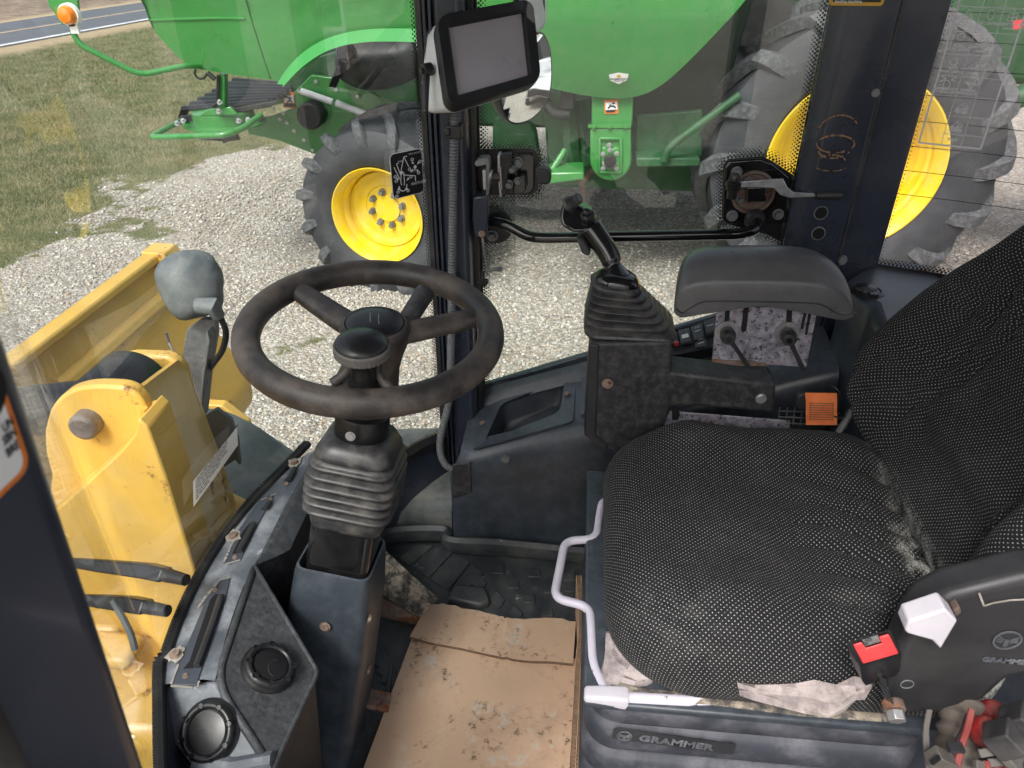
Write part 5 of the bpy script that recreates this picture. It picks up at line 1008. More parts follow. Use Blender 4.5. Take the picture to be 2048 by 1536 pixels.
mb = MB(); c = jp(1140, 408, -.016); axn = (jp(1157, 397, -.03)-c).normalized(); mb.lathe([(.0155, -.006), (.0155, .002), (.0125, .004), (.0135, .007), (.011, .009), (.012, .012), (.0095, .014), (.0105, .019), (.0105, .024), (.009, .026), (0, .026)], c, axn, 26); mb.build('thumb_switch', M['rubber'], pod, ang=30)
for q in ((1173, 425), (1173, 437)):
    mb = MB(); c = jp(q[0], q[1], -.026); mb.lathe([(.0085, -.006), (.0085, .002), (.006, .006), (0, .0075)], c, -FWD, 18); mb.build('push_button', M['satin'], pod, ang=60)
mb = MB(); mb.prism([jp(1160, 424, -.022), jp(1172, 417, -.022), jp(1188, 424, -.022), jp(1190, 442, -.022), jp(1176, 449, -.022), jp(1162, 440, -.022)], fw*.01); mb.build('button_plate', M['satin'], pod, bevel=.003)
mb = MB(); mb.prism([p-fw*.016 for p in (jp(1153, 472), jp(1165, 466), jp(1183, 500), jp(1176, 508), jp(1163, 500))], fw*.03); mb.build('trigger', M['plastic'], pod, bevel=.004)
# ---------------------------------------------------------------- armrest
YA = 1.235
arm = thing('armrest', 'padded charcoal armrest on a rust-stained slotted plate behind the joystick', 'armrest', oy(1530, 720, YA))
def pa(x, y): return oy(x, y, YA-.035)
# side silhouette of the pad in the X-Z plane (lower line, upper line), swept across its width
topl = [(1347, 612), (1352, 585), (1372, 562), (1410, 553), (1460, 551), (1530, 551), (1600, 553), (1650, 560), (1685, 578), (1702, 602), (1708, 622)]
botl = [(1349, 624), (1362, 632), (1378, 622), (1400, 611), (1430, 609), (1530, 610), (1620, 613), (1642, 618), (1662, 630), (1682, 637), (1706, 630)]
Tp = [pa(*q) for q in topl]; Bp = [pa(*q) for q in botl]
mb = MB(); rings = []
for yy, tdrop, bl in ((-.012, .012, .0), (-.010, .004, .0), (0, 0, 0), (.012, -.010, .002), (.03, -.017, .004), (.055, -.020, .006), (.085, -.017, .004), (.105, -.006, .002), (.113, .006, 0), (.115, .02, .0)):
    kx = 1-.0*yy; sq = min(1, .90+.1*math.sin(math.pi*min(1, max(0, (yy+.012)/.127)))); cxm = (Tp[0].x+Tp[-1].x)/2
    f = lambda p, dz: V((cxm+(p.x-cxm)*(1-max(0, yy)*(.9+14*max(0, yy-.03)*.5))*(.985+.015*sq), YA-.035+yy, p.z+dz))
    rings.append([f(p, -tdrop*1.4) for p in spline(Tp, 4)]+[f(p, bl+.2*abs(tdrop)) for p in reversed(spline(Bp, 4))])
mb.loft(rings); mb.build('arm_pad', M['pad'], arm, ang=180, sub=1)
mb = MB(); mb.tube([p+V((0, -.0125, .012)) for p in spline(Bp, 4)], .0012, 6); mb.build('pad_seam', M['seal'], arm)
YK = YA-.022
pl_ = [(1434, 612), (1636, 617), (1613, 735), (1424, 722)]
mb = MB(); mb.prism([oy(a, b, YK) for a, b in pl_], (0, .004, 0)); mb.build('slotted_plate', M['mottle'], arm, bevel=.0015)
mb = MB(); mb.prism([oy(a, b, YK-.002) for a, b in ((1424, 718), (1450, 721), (1500, 722), (1530, 727), (1536, 732), (1480, 732), (1424, 724))], (0, .004, 0)); mb.build('rust_strip', M['rusty'], arm)
for q in ([(1451, 612), (1461, 612), (1458, 645), (1449, 645)], [(1488, 614), (1498, 614), (1493, 660), (1487, 665), (1482, 660)], [(1574, 615), (1585, 615), (1583, 648), (1572, 648)], [(1610, 616), (1616, 616), (1606, 658), (1601, 658)], [(1619, 616), (1625, 616), (1614, 670), (1610, 670)]):
    mb = MB(); mb.prism([oy(a, b, YK-.0015) for a, b in q], (0, .002, 0)); mb.build('plate_slot_shade', M['darkstuff'], arm)  # near-black plate laid on as the shade of the cutout
for (px, py), tip in (((1453, 662), (1497, 733)), ((1573, 664), (1607, 740))):
    c = oy(px, py, YK-.002); n = V((0, -1, .0))
    mb = MB(); mb.cyl(c, c+n*.003, .0205, n=28); mb.build('washer', M['steel'], arm)
    mb = MB(); mb.cyl(c+n*.003, c+n*.02, .012, .014, n=20); mb.cyl(c+n*.02, c+n*.034, .014, .010, n=20); h_ = oy(px+4, py+13, YK-.036); mb.cyl(h_+n*-.012, h_+n*.008, .011, n=16); t_ = oy(tip[0], tip[1], YK-.034); mb.tube([h_, h_.lerp(t_, .5), t_], [.0075, .0070, .0075], 4, sc=(1, .6), up=(0, 1, 0)); cl = mb.build('clamp_lever', M['plastic'], arm, bevel=.0012)
    mb = MB(); mb.cyl(h_+n*.008, h_+n*.010, .005, n=14); mb.build('lever_screw', M['gloss'], cl)
# ---------------------------------------------------------------- driver seat
SEATY = .965
seat = thing('driver_seat', 'worn black dotted fabric driver seat on a ribbed suspension base', 'seat', V((.3, SEATY, 0)))
def fabric():
    t = NT('dotted_seat_fabric'); uv = t.n('ShaderNodeUVMap').outputs[0]; s = t.n('ShaderNodeSeparateXYZ'); t.t.links.new(uv, s.inputs[0])
    wob = t.math('MULTIPLY', t.math('SUBTRACT', t.noise(9, 3, .5), .5), .004)
    PX, PY = .0074, .0043
    y = t.math('DIVIDE', t.math('ADD', s.outputs[1], wob), PY); row = t.math('FLOOR', y); odd = t.math('MODULO', t.math('ABSOLUTE', row), 2)
    x = t.math('ADD', t.math('DIVIDE', s.outputs[0], PX), t.math('MULTIPLY', odd, .5))
    fx = t.math('MULTIPLY', t.math('SUBTRACT', t.math('FRACT', x), .5), PX); fy = t.math('MULTIPLY', t.math('SUBTRACT', t.math('FRACT', y), .5), PY)
    d = t.math('SQRT', t.math('ADD', t.math('MULTIPLY', fx, fx), t.math('MULTIPLY', fy, fy)))
    wn_ = t.n('ShaderNodeTexWhiteNoise'); cb = t.n('ShaderNodeCombineXYZ'); t.set(cb.inputs[0], t.math('FLOOR', x)); t.set(cb.inputs[1], row); t.t.links.new(cb.outputs[0], wn_.inputs[0])
    m = t.math('MULTIPLY', t.rng(d, .00115, .00060+.0008), 1)
    m = t.rng(d, .00112, .00055); m = t.math('MULTIPLY', m, t.rng(wn_.outputs[0], .02, .5, .55, 1))
    base = t.mix(t.noise(14, 6, .6), (.009, .009, .011), (.019, .019, .022)); fuzz = t.rng(t.noise(700, 2, .6), .35, .75); base = t.mix(t.math('MULTIPLY', fuzz, .35), base, (.030, .030, .031))
    c = t.mix(m, base, (.42, .42, .40))
    at = t.n('ShaderNodeAttribute', attribute_name='lint').outputs['Fac']; du = t.math('MULTIPLY', at, t.math('MULTIPLY', t.rng(t.noise(26, 8, .75), .40, .66), t.rng(t.noise(420, 3, .7), .35, .6)), clamp=True)
    c = t.mix(du, c, (.50, .51, .46)); gp = t.rng(t.noise(9, 6, .6), .5, .75); c = t.mix(t.math('MULTIPLY', gp, .07), c, (.22, .21, .19))
    return t.out(t.bsdf(c, .92, 0, t.bump(t.math('ADD', t.noise(500, 3), t.math('MULTIPLY', m, .4)), .35, .001), .15, sheen=.03))
M['fabric'] = fabric()
def cushion(name, outline, center, nrm, prof, zf, par, lintf, K=1):
    """rings from the outline inwards; prof = (scale, height); zf adds relief; UVs unrolled in metres"""
    pd_ = []
    for a_, b_ in zip(prof, prof[1:]):
        m_ = max(1, int(abs(a_[0]-b_[0])/.022)); pd_ += [(a_[0]+(b_[0]-a_[0])*q/m_, a_[1]+(b_[1]-a_[1])*q/m_) for q in range(m_)]
    prof = pd_+[prof[-1]]
    c = V(center); mb = MB(); rings = []; uvs = []; n = len(outline); U0 = V(outline[0]); 
    x = UX; y = nrm.cross(x)
    for a, (s, h) in enumerate(prof):
        r = []
        for p in outline:
            q = c+(p-c)*s+nrm*h; q += nrm*zf(q, s); r.append(q)
        rings.append(r)
    m = len(prof); arc = [[0]*n for _ in range(m)]
    arc[m-1] = [(p-c).length*prof[-1][0] for p in outline]
    for j in range(n):
        for a in range(m-2, -1, -1): arc[a][j] = arc[a+1][j]+(rings[a][j]-rings[a+1][j]).length
    for a in range(m):
        for j in range(n):
            d = outline[j]-c; u = V((d.dot(x), d.dot(y))); u.normalize(); uvs.append((u.x*arc[a][j], u.y*arc[a][j]))
    mb.loft(rings, cap=False, uv=uvs); k = len(mb.v); mb.v.append(c+nrm*(prof[-1][1])+nrm*zf(c+nrm*prof[-1][1], 0)); mb.uv[k] = (0, 0)
    r0 = (m-1)*n
    for j in range(n): mb.f.append((r0+j, r0+(j+1) % n, k))
    pts_ = list(mb.v)
    o = mb.build(name, M['fabric'], par, ang=180)
    at = o.data.attributes.new('lint', 'FLOAT', 'POINT'); at.data.foreach_set('value', [lintf(p) for p in pts_]); return o
UX = V((0, 1, 0))
x0, x1, hw = .078, .665, .278; SZ0 = .452
ol = []
for a, b in [(a, b) for a, b in rrect(x1-x0, 2*hw, .135, 14)]:
    p = V(((x0+x1)/2+a, SEATY+b+(.012 if b > 0 else 0), SZ0)); 
    if p.x < x0+.2: p.x -= .012*(1-((p.y-SEATY)/hw)**2)
    ol.append(p)
ol2 = []
for i in range(len(ol)):
    a, b = ol[i], ol[(i+1) % len(ol)]; n_ = max(1, int((b-a).length/.012))
    for j in range(n_): ol2.append(a.lerp(b, j/n_))
def sm(a, b, x): x = max(0, min(1, (x-a)/(b-a))); return x*x*(3-2*x)
def zseat(p, s):
    y = (p.y-SEATY)/hw; x = p.x; k = sm(.1, .75, 1-s)*1.0 if s < 1 else 0; k = sm(1.0, .8, s)
    b = (.022 if y < 0 else .040)*math.exp(-((abs(y)-.70)/.22)**2)*sm(.1, .25, x)-.010*math.exp(-(y/.5)**2)*sm(.12, .4, x)
    b += .010*sm(.2, .05, abs(x-.16)/1.0)
    near = sm(.30, .50, x)
    gro = abs(math.sin(math.pi*(p.y-.70+.20*(x-.45)+.012*math.sin(x*26)+.02*noise.noise(V((x*6, p.y*5, 2))))/.062))**.6
    fold = math.sin((p.y-.68+.16*(x-.45)+.03*math.sin(x*14))*2*math.pi/.082+1.6*noise.noise(V((x*5, p.y*4, 2))))
    b += near*.024*(gro-.62)*sm(1.20, 1.08, p.y)*sm(.70, .78, p.y)+.004*math.sin((x+.5*p.y)*40)*sm(.2, .35, x)*sm(.9, .78, p.y)-.03*sm(.50, .62, x)
    b += .006*noise.noise(V((x*9, p.y*9, 0)))+.003*noise.noise(V((x*24, p.y*24, 4)))
    return b*k
def linty(p): return max(0, 2.4*sm(.52, .60, p.x+.04*noise.noise(p*8))+.10*math.exp(-((p.x-.16)/.07)**2-((p.y-.74)/.06)**2))
cushion('seat_cushion', ol2, ((x0+x1)/2, SEATY, SZ0), V((0, 0, 1)), [(.955, -.035), (.985, -.026), (1.0, -.010), (1.003, .008), (.995, .028), (.975, .046), (.945, .060), (.90, .070), (.85, .076), (.80, .079), (.74, .081), (.68, .082), (.61, .083), (.54, .084), (.46, .085), (.38, .085), (.29, .086), (.2, .086), (.1, .086)], zseat, seat, linty)
# backrest
bu = V((.245, 0, .97)).normalized(); bn = V((-bu.z, 0, bu.x)); BO = V((.632, SEATY, .495)); 
bo = []
for v_, w_ in ((-.02, .19), (.02, .235), (.08, .262), (.16, .282), (.24, .287), (.32, .277), (.40, .255), (.48, .228), (.56, .20), (.64, .185), (.70, .15), (.72, .08)): bo.append((v_, w_))
bo2 = [(-.02, .22), (.02, .28), (.08, .325), (.16, .352), (.24, .362), (.32, .348), (.38, .315), (.44, .275), (.50, .238), (.57, .20), (.64, .185), (.70, .15), (.72, .08)]
side = spline([BO+bu*v_+V((0, w_, 0)) for v_, w_ in bo2], 6); oth = spline([BO+bu*v_-V((0, w_, 0)) for v_, w_ in bo], 6); boL = side+list(reversed(oth))
def zback(p, s):
    d = p-BO; v_ = d.dot(bu); y = d.y/(.27+(.08*sm(.46, .3, v_) if d.y > 0 else 0)); k = sm(1.0, .78, s)
    b = .052*math.exp(-((abs(y)-.74)/.22)**2)*sm(.62, .30, v_)*sm(-.05, .10, v_)-.012*math.exp(-(y/.45)**2)
    e = abs(y)-.46-.12*math.sin(v_*5); b -= .011*math.exp(-(e/.045)**2)*sm(.02, .12, v_)*sm(.6, .35, v_); e2 = abs(y)-.30-.22*sm(.0, .3, v_); b -= .008*math.exp(-(e2/.05)**2)*sm(.45, .2, v_)
    b += .045*sm(.45, .72, y)*sm(.36, .16, v_)
    yy_ = d.y-.06-.10*sm(.35, .05, v_); b -= .016*(1-abs(math.sin(math.pi*yy_/.042))**.6)*sm(-.01, .03, yy_)*sm(.15, .11, yy_)*sm(.5, .38, v_)*sm(.0, .08, v_)
    b += .010*math.exp(-((v_-.17)/.03)**2)*(1 if abs(y) < .5 else .3)-.008*math.exp(-((v_-.24)/.02)**2)*math.exp(-(y/.4)**2)
    b += .004*noise.noise(V((p.z*10, p.y*10, 7)))
    return b*k
cushion('backrest', boL, BO+bu*.33, bn, [(.94, -.09), (.985, -.07), (1.0, -.03), (1.0, .0), (.99, .022), (.965, .040), (.93, .052), (.88, .060), (.82, .064), (.76, .066), (.69, .067), (.62, .067), (.54, .067), (.45, .067), (.36, .067), (.26, .067), (.15, .067)], zback, seat, lambda p: 2.0*sm(.05, .0, (p-BO).dot(bu)+.03*noise.noise(p*9)))
# suspension base with bellows
YN = .695
mb = MB(); CX_, CYs = .30, .965
def sring(z, g): return [V((CX_+a, CYs+b, z)) for a, b in rrect(.50+g, .54+g, .05, 6)]
sp = [(.385, .0), (.375, .006), (.352, .008), (.346, -.002)]
for z in (.335, .262, .19, .118, .046):
    sp += [(z, -.012), (z-.006, .002), (z-.014, .010), (z-.026, .012), (z-.044, .012), (z-.052, .008), (z-.058, -.002), (z-.062, -.012), (z-.066, -.018)]
mb.loft([sring(z, g) for z, g in sp]); M['bellow'] = mat('suspension_bellows', (.034, .038, .050), .55, 0, .12, 9, .16, 800, dust=.35, dcol=(.26, .26, .29), ds=14, updust=.15); mb.build('suspension_bellows', M['bellow'], seat, ang=50)
mb = MB(); mb.box((.31, .962, .392), (.54, .55, .014)); mb.build('seat_pan', M['console'], seat, bevel=.004)
mb = MB(); P = [oz(1236, 1376, .402), oz(1300, 1390, .402), oz(1420, 1398, .402), oz(1600, 1420, .402), oz(1770, 1432, .402)]
mb.tube(P, .010, 8, sc=(1, .5)); mb.build('rusty_rail', M['mud'], seat)
a, b = oy(1226, 1464, YN-.011), oy(1470, 1497, YN-.011); bx_ = (b-a).normalized(); bz = V((0, 0, 1)); bz = (bz-bx_*bz.dot(bx_)).normalized()
yb = a.y; mb = MB(); w0 = (b-a).length; mb.prism(place(rrect(w0, .026, .004), (a+b)/2+V((0, .0015, -.004)), bx_, bz), (0, -.0015, 0)); nb = mb.build('name_band', M['plastic'], seat)
mb = MB(); text(mb, 'GRAMMER', a+bx_*.040+bz*-.0105+V((0, -.0012, 0)), bx_, bz, .0140, .0006, bold=.0007, sx=1.2)
c = a+bx_*.018+bz*-.004+V((0, -.001, 0)); mb.lathe([(.0115, 0), (.0115, .001), (.0098, .001), (.0098, 0)], c, (0, -1, 0), 28, cap=False)
for k in (-1, 0, 1):
    bar(mb, c+bz*.001+bx_*k*.002, c-bz*.0085+bx_*k*.0012, .0012, (0, -1, 0), .001)
for s in (-1, 1):
    for k in range(3): bar(mb, c+bz*(.001-.002*k)+bx_*s*.003, c+bz*(.0055-.0035*k)+bx_*s*.009, .0012, (0, -1, 0), .001)
mb.build('lettering', M['embossed'], nb)
# white adjuster rail and handle
def w_(x, y, z=.395): return oz(x, y, z)
mb = MB(); wr = [w_(1228, 1002), w_(1205, 1003), w_(1200, 1020), w_(1192, 1078), w_(1130, 1082), w_(1108, 1196), w_(1180, 1214), w_(1185, 1330), w_(1212, 1385)]; mb.tube(fillet(wr, .022, 7), .0078, 14); mb.build('adjuster_bar', M['white'], seat)
mb = MB(); a, b = w_(1168, 1388, .40), w_(1256, 1396, .40); d = (b-a).normalized(); s_ = V((-d.y, d.x, 0)); rr5 = []
for q, hw_, hh in ((0, .0085, .005), (.05, .0115, .008), (.5, .0125, .011), (.93, .0135, .0125), (1, .012, .011)): rr5.append(place(rrect(2*hw_, 2*hh, .005), a.lerp(b, q), s_, V((0, 0, 1))))
mb.loft(rr5); mb.build('adjuster_grip', M['whiteplastic'], seat, ang=50)
mb = MB(); mb.tube(fillet([w_(1254, 1395, .40), w_(1385, 1402, .40), w_(1405, 1385, .405), w_(1500, 1390, .41)], .02), .0085, 14); mb.tube([w_(1392, 1404, .396), w_(1446, 1403, .396)], .0085, 12); mb.build('adjuster_tube', M['white'], seat)
mb = MB(); bolt(mb, w_(1392, 1408, .388), (0, -1, .3), .006, .012); mb.build('screw', M['screw'], seat)
# side cover of the backrest hinge
YC_ = .655
cov = [(1822, 1255), (1855, 1215), (1905, 1190), (1980, 1172), (2070, 1150), (2150, 1160), (2150, 1330), (2020, 1360), (1975, 1400), (1935, 1425), (1880, 1432), (1800, 1432), (1775, 1415), (1772, 1380), (1800, 1300)]
mb = MB(); mb.prism([oy(a, b, YC_) for a, b in cov], (0, .05, 0)); sc2 = mb.build('side_cover', M['plastic'], seat, bevel=.016, seg=4)
mb = MB(); c = oy(2014, 1280, YC_-.001); mb.lathe([(.0165, 0), (.0165, -.0014), (.0142, -.0014), (.0142, 0)], c, (0, 1, 0), 36, cap=False)
for k in (-1, 0, 1): bar(mb, c+V((k*.002, 0, .001)), c+V((k*.0015, 0, -.011)), .0018, (0, -1, 0), .0012)
for s in (-1, 1):
    for k in range(3): bar(mb, c+V((s*.004, 0, .001-.0025*k)), c+V((s*.0125, 0, .007-.0045*k)), .0014, (0, -1, 0), .0012)
text(mb, 'GRAMMER', oy(1962, 1322, YC_-.002), (1, 0, 0), (0, 0, 1), .0075, .0007, bold=.0004, sx=1.18); mb.build('lettering', M['embossed'], sc2)
mb = MB(); c = oy(1814, 1368, YC_-.001); mb.lathe([(.0085, 0), (.0085, -.001), (.0072, -.001), (.0072, 0)], c, (0, 1, 0), 24, cap=False); mb.build('cover_ring', M['dullgrey'], sc2)
mb = MB(); cr = [oy(1958, 1186, YC_-.002), oy(1968, 1212, YC_-.002), oy(1985, 1206, YC_-.002), oy(2020, 1200, YC_-.002), oy(2060, 1198, YC_-.002)]
for i in range(4): bar(mb, cr[i], cr[i+1], .0022, (0, -1, 0), .0006)
mb.build('cover_seam', M['chip'], sc2)
mb = MB(); lv = [oy(a, b, YC_-.03) for a, b in ((1810, 1262), (1818, 1243), (1892, 1219), (1916, 1243), (1882, 1300), (1865, 1282), (1815, 1268))]; mb.prism(lv, (0, .028, 0)); mb.build('recline_lever', M['whiteplastic'], seat, bevel=.0095, seg=5)
mb = MB(); mb.prism([oy(a, b, YC_-.012) for a, b in ((1906, 1222), (1920, 1214), (1924, 1226), (1912, 1236))], (0, .02, 0)); mb.build('lever_stub', M['rusty'], seat, bevel=.002)
# seat belt buckle
bk = thing('belt_buckle', 'black seat belt buckle with red release button at the near seat hinge', 'buckle', oy(1770, 1400, .63))
YBk = .62
q4 = [(1697, 1283), (1779, 1258), (1800, 1302), (1722, 1329)]; Bt = [oy(a, b, YBk) for a, b in q4]; dn = oy(1765, 1365, YBk+.02)-oy(1762, 1316, YBk)
cB = sum(Bt, V())/4; 
mb = MB(); mb.loft([[p.lerp(cB, -.02)+dn*.02 for p in Bt], [p.lerp(cB, -.07)+dn*.10 for p in Bt], [p.lerp(cB, .0)+dn*.75 for p in Bt], [p.lerp(cB, .16)+dn*1.0 for p in Bt]]); mb.build('buckle_body', M['satin'], bk, bevel=.004, seg=3)
fu = (Bt[1]-Bt[0]).normalized(); fv = (Bt[3]-Bt[0]); fn = fu.cross(fv.normalized()); fn = fn if fn.dot(CAM-cB) > 0 else -fn
def bq(u, v): return Bt[0]+(Bt[1]-Bt[0])*u+(Bt[3]-Bt[0])*v
mb = MB(); mb.prism([bq(*a)+fn*.001 for a in ((.07, .10), (.28, .10), (.30, .36), (.70, .36), (.70, .10), (.93, .10), (.94, .90), (.06, .90))], fn*.003); mb.build('release_button', M['red'], bk, bevel=.0015)
mb = MB(); mb.prism([bq(*a)+fn*.001 for a in ((.31, .05), (.69, .05), (.69, .30), (.31, .30))], fn*.001); mb.build('tongue_slot', M['dullgrey'], bk)
mb = MB(); mb.tube([oy(1766, 1362, .63), oy(1778, 1395, .635), oy(1790, 1420, .64)], .011, 4, sc=(1, .5)); mb.build('buckle_stalk', M['gloss'], bk, bevel=.001)
mb = MB(); c = oy(1790, 1422, .625); mb.cyl(c, c+V((0, -.012, -.004)), .0115, n=6); mb.build('anchor_bolt', M['steel'], bk, bevel=.001); mb = MB(); mb.cyl(c+V((0, .012, .002)), c, .0135, n=18); mb.build('anchor_washer', M['rusty'], bk, bevel=.001)
# far belt tongue with orange webbing
tg = thing('belt_end', 'orange seat belt webbing with black guide behind the seat cushion', 'seat belt', oy(1640, 850, 1.28))
Yt = 1.28
mb = MB(); mb.prism(place(rrect(.085, .036, .012), oy(1636, 806, Yt), (1, 0, 0), (0, .15, 1)), (0, .012, 0)); mb.build('belt_guide', M['plastic'], tg, bevel=.003)
mb = MB(); wb = [(oy(1612, y_, Yt-.010-.004*k), oy(1674, y_, Yt-.010-.004*k)) for k, y_ in enumerate((786, 800, 820, 842, 850))]; wb = [(oy(1611, 792, Yt+.006), oy(1674, 794, Yt+.006)), (oy(1610, 785, Yt), oy(1674, 786, Yt))]+wb[1:]; mb.sheet([list(q) for q in wb]); mb.build('webbing', M['orange'], tg, solid=.0025, ang=70)
mb = MB()
for k in range(8):
    y_ = 806+4.6*k; bar(mb, oy(1620, y_, Yt-.022-.0016*k), oy(1666, y_+1, Yt-.022-.0016*k), .0011, (0, -1, .1), .0005)
for xx_ in (1620, 1666): bar(mb, oy(xx_, 805, Yt-.021), oy(xx_, 840, Yt-.034), .0011, (0, -1, .1), .0005)
mb.build('stitching', M['rusty'], tg)
mb = MB(); mb.tube(spline([oy(1650, 776, Yt+.01), oy(1664, 772, Yt), oy(1678, 784, Yt-.01), oy(1682, 805, Yt-.01), oy(1676, 820, Yt-.01)], 6), .0011, 6); mb.tube(spline([oy(1668, 832, Yt-.02), oy(1684, 836, Yt-.02), oy(1690, 822, Yt-.02)], 5), .002, 6); mb.build('loose_thread', M['satin'], tg)
hs2 = thing('seat_hose', 'grey cable loop hanging behind the orange belt webbing', 'cable', oy(1680, 880, 1.25))
mb = MB(); mb.tube(spline([oy(1650, 905, 1.24), oy(1672, 872, 1.25), oy(1690, 845, 1.26), oy(1704, 820, 1.27)], 6), .007, 10); mb.build('cable', M['dullgrey'], hs2)
gv_ = thing('floor_grate', 'small dark wire grate in the rear wall behind the seat', 'grate', oy(1590, 830, 1.33))
mb = MB()
for k in range(8): a, b = oy(1560+15*k, 815, 1.33), oy(1556+15*k, 850, 1.33); mb.tube([a, b], .0016, 5)
for y_ in (822, 834, 846): mb.tube([oy(1556, y_, 1.33), oy(1680, y_+4, 1.33)], .0016, 5)
mb.build('wire_grate', M['dullgrey'], gv_)
# torn clear plastic under the cushion
def scrap(name, label, px, z, base, hang=None):
    t = thing(name, label, 'plastic scrap', base); rows = []
    for k, (tp_, bt_) in enumerate(px):
        a, b = (oz(tp_[0], tp_[1], z+.012), oz(bt_[0], bt_[1], z)) if hang is None else (oy(tp_[0], tp_[1]-8, hang+.004), oy(bt_[0], bt_[1], hang-.010)); r = []
        for j in range(8):
            p = a.lerp(b, j/7); p = p+V((0, 0 if hang is None else .012*noise.noise(V((k*.9, j*.5, 3))), (.012 if hang is None else .002)*noise.noise(V((k*.55, j*.55, z*10)))-(.004*j/7 if hang is None else 0))); r.append(p)
        rows.append(r)
    mb = MB(); mb.sheet(rows); mb.build('torn_film', M['filmw'], t, ang=25); return t
tf = NT('torn_clear_plastic'); d1 = tf.bsdf((.56, .48, .47), .28, 0, tf.bump(tf.noise(60, 6, .7), .9, .006), .5); tt2 = tf.n('ShaderNodeBsdfTransparent'); mx = tf.n('ShaderNodeMixShader'); tf.set(mx.inputs[0], tf.rng(tf.noise(22, 6, .7), .25, .6, .30, .80)); tf.t.links.new(tt2.outputs[0], mx.inputs[1]); tf.t.links.new(d1, mx.inputs[2]); M['filmw'] = tf.out(mx.outputs[0])
scrap('plastic_scrap', 'torn milky plastic film at the front corner of the seat cushion', [((1212, 1262), (1210, 1300)), ((1225, 1262), (1208, 1320)), ((1238, 1270), (1200, 1345)), ((1252, 1290), (1204, 1368)), ((1268, 1312), (1240, 1372)), ((1285, 1332), (1265, 1375)), ((1300, 1345), (1292, 1370)), ((1308, 1352), (1306, 1360))], .405, oz(1250, 1340, .40))
scrap('plastic_scrap', 'long torn plastic film hanging from the near edge of the seat', [((1475, 1378), (1478, 1384)), ((1510, 1378), (1505, 1395)), ((1550, 1376), (1560, 1412)), ((1590, 1375), (1612, 1426)), ((1630, 1372), (1660, 1437)), ((1670, 1370), (1690, 1425)), ((1710, 1366), (1715, 1410)), ((1735, 1364), (1728, 1396)), ((1755, 1362), (1745, 1375))], .405, oz(1620, 1410, .40), .678)
# ---------------------------------------------------------------- floor mat
fm = thing('floor_mat', 'black ribbed rubber floor mat with raised rim, dusted with dirt', 'floor mat', V((-.1, 1, 0)))
mb = MB(); base = [V((-.52, .28, 0)), V((.06, .28, 0)), V((.08, 1.36, 0)), V((-.30, 1.385, 0)), V((-.52, 1.30, 0))]; mb.prism([p+V((0, 0, .002)) for p in base], (0, 0, .010)); mb.build('mat_sheet', M['mat'], fm, bevel=.003)
lip = [oz(748, 1090, .035), oz(775, 1072, .035), oz(830, 1066, .035), oz(893, 1068, .035), oz(900, 1088, .035), oz(1000, 1094, .035), oz(1180, 1112, .035)]
mb = MB(); mb.tube(spline(lip, 5), .016, 8, sc=(1, 1.6)); mb.build('mat_rim', M['mat'], fm)
def raised(px, h, name, z=.012, bev=.002):
    mb = MB(); mb.prism([oz(a, b, z-.001) for a, b in px], (0, 0, h)); return mb.build(name, M['mat'], fm, bevel=bev)
raised([(940, 1094), (1008, 1098), (1006, 1116), (938, 1112)], .022, 'mat_block', bev=.006)
raised([(908, 1180), (972, 1186), (980, 1214), (960, 1222), (894, 1208)], .022, 'mat_block', bev=.006)
for c in ((996, 1141), (1068, 1148), (1026, 1170), (1058, 1200), (1094, 1227), (1139, 1155), (1140, 1178), (1100, 1180)):
    q = 11; raised([(c[0]-q, c[1]-8), (c[0]+q, c[1]-8), (c[0]+q+2, c[1]+9), (c[0]-q-1, c[1]+9)], .006, 'mat_stud', bev=.0015)
for c in ((958, 1166), (995, 1200), (1030, 1228)): raised([(c[0]-2, c[1]-18), (c[0]+16, c[1]+2), (c[0]+4, c[1]+20), (c[0]-16, c[1]+2)], .006, 'mat_stud', bev=.0015)
for L in ([(826, 1137), (873, 1097), (905, 1108), (858, 1158)], [(860, 1161), (910, 1109), (940, 1128), (898, 1182)], [(795, 1120), (835, 1090), (866, 1096), (820, 1134)], [(902, 1184), (944, 1132), (968, 1150), (925, 1190)]): raised(L, .006, 'mat_slat', bev=.0015)
for k in range(9): raised([(752+k*9-8, 1330+k*18), (762+k*9-8, 1290+k*10), (772+k*5, 1295+k*12), (764+k*8-8, 1335+k*18)], .005, 'mat_slat', bev=.001)
# pedal
pe = thing('pedal', 'mud caked ribbed foot pedal beside the pedestal', 'pedal', oz(810, 1230, .02))
q = [oz(752, 1085, .12), oz(873, 1196, .115), oz(838, 1234, .05), oz(745, 1180, .06)]; pn = (q[1]-q[0]).cross(q[3]-q[0]).normalized(); pn = pn if pn.z > 0 else -pn
mb = MB(); mb.prism(q, -pn*.008); pdl = mb.build('pedal_plate', M['mud'], pe, bevel=.002)
mb = MB()
for k in range(9):
    t_ = .06+.11*k; a, b = q[0].lerp(q[3], t_), q[1].lerp(q[2], t_); mb.tube([a.lerp(b, .02)+pn*.001, a.lerp(b, .45)+pn*.002], .0035, 6); mb.tube([a.lerp(b, .55)+pn*.001, a.lerp(b, .98)+pn*.002], .0035, 6)
mb.build('pedal_ribs', M['mud'], pdl)
mb = MB(); mb.prism([oz(745, 1190, .05), oz(838, 1236, .045), oz(832, 1250, .012), oz(745, 1230, .012)], (0, .006, 0)); mb.build('pedal_bracket', M['rusty'], pe)
pt = thing('pedal_tab', 'small rusty steel tab sticking out beside the pedestal foot', 'bracket', oz(755, 1400, .03))
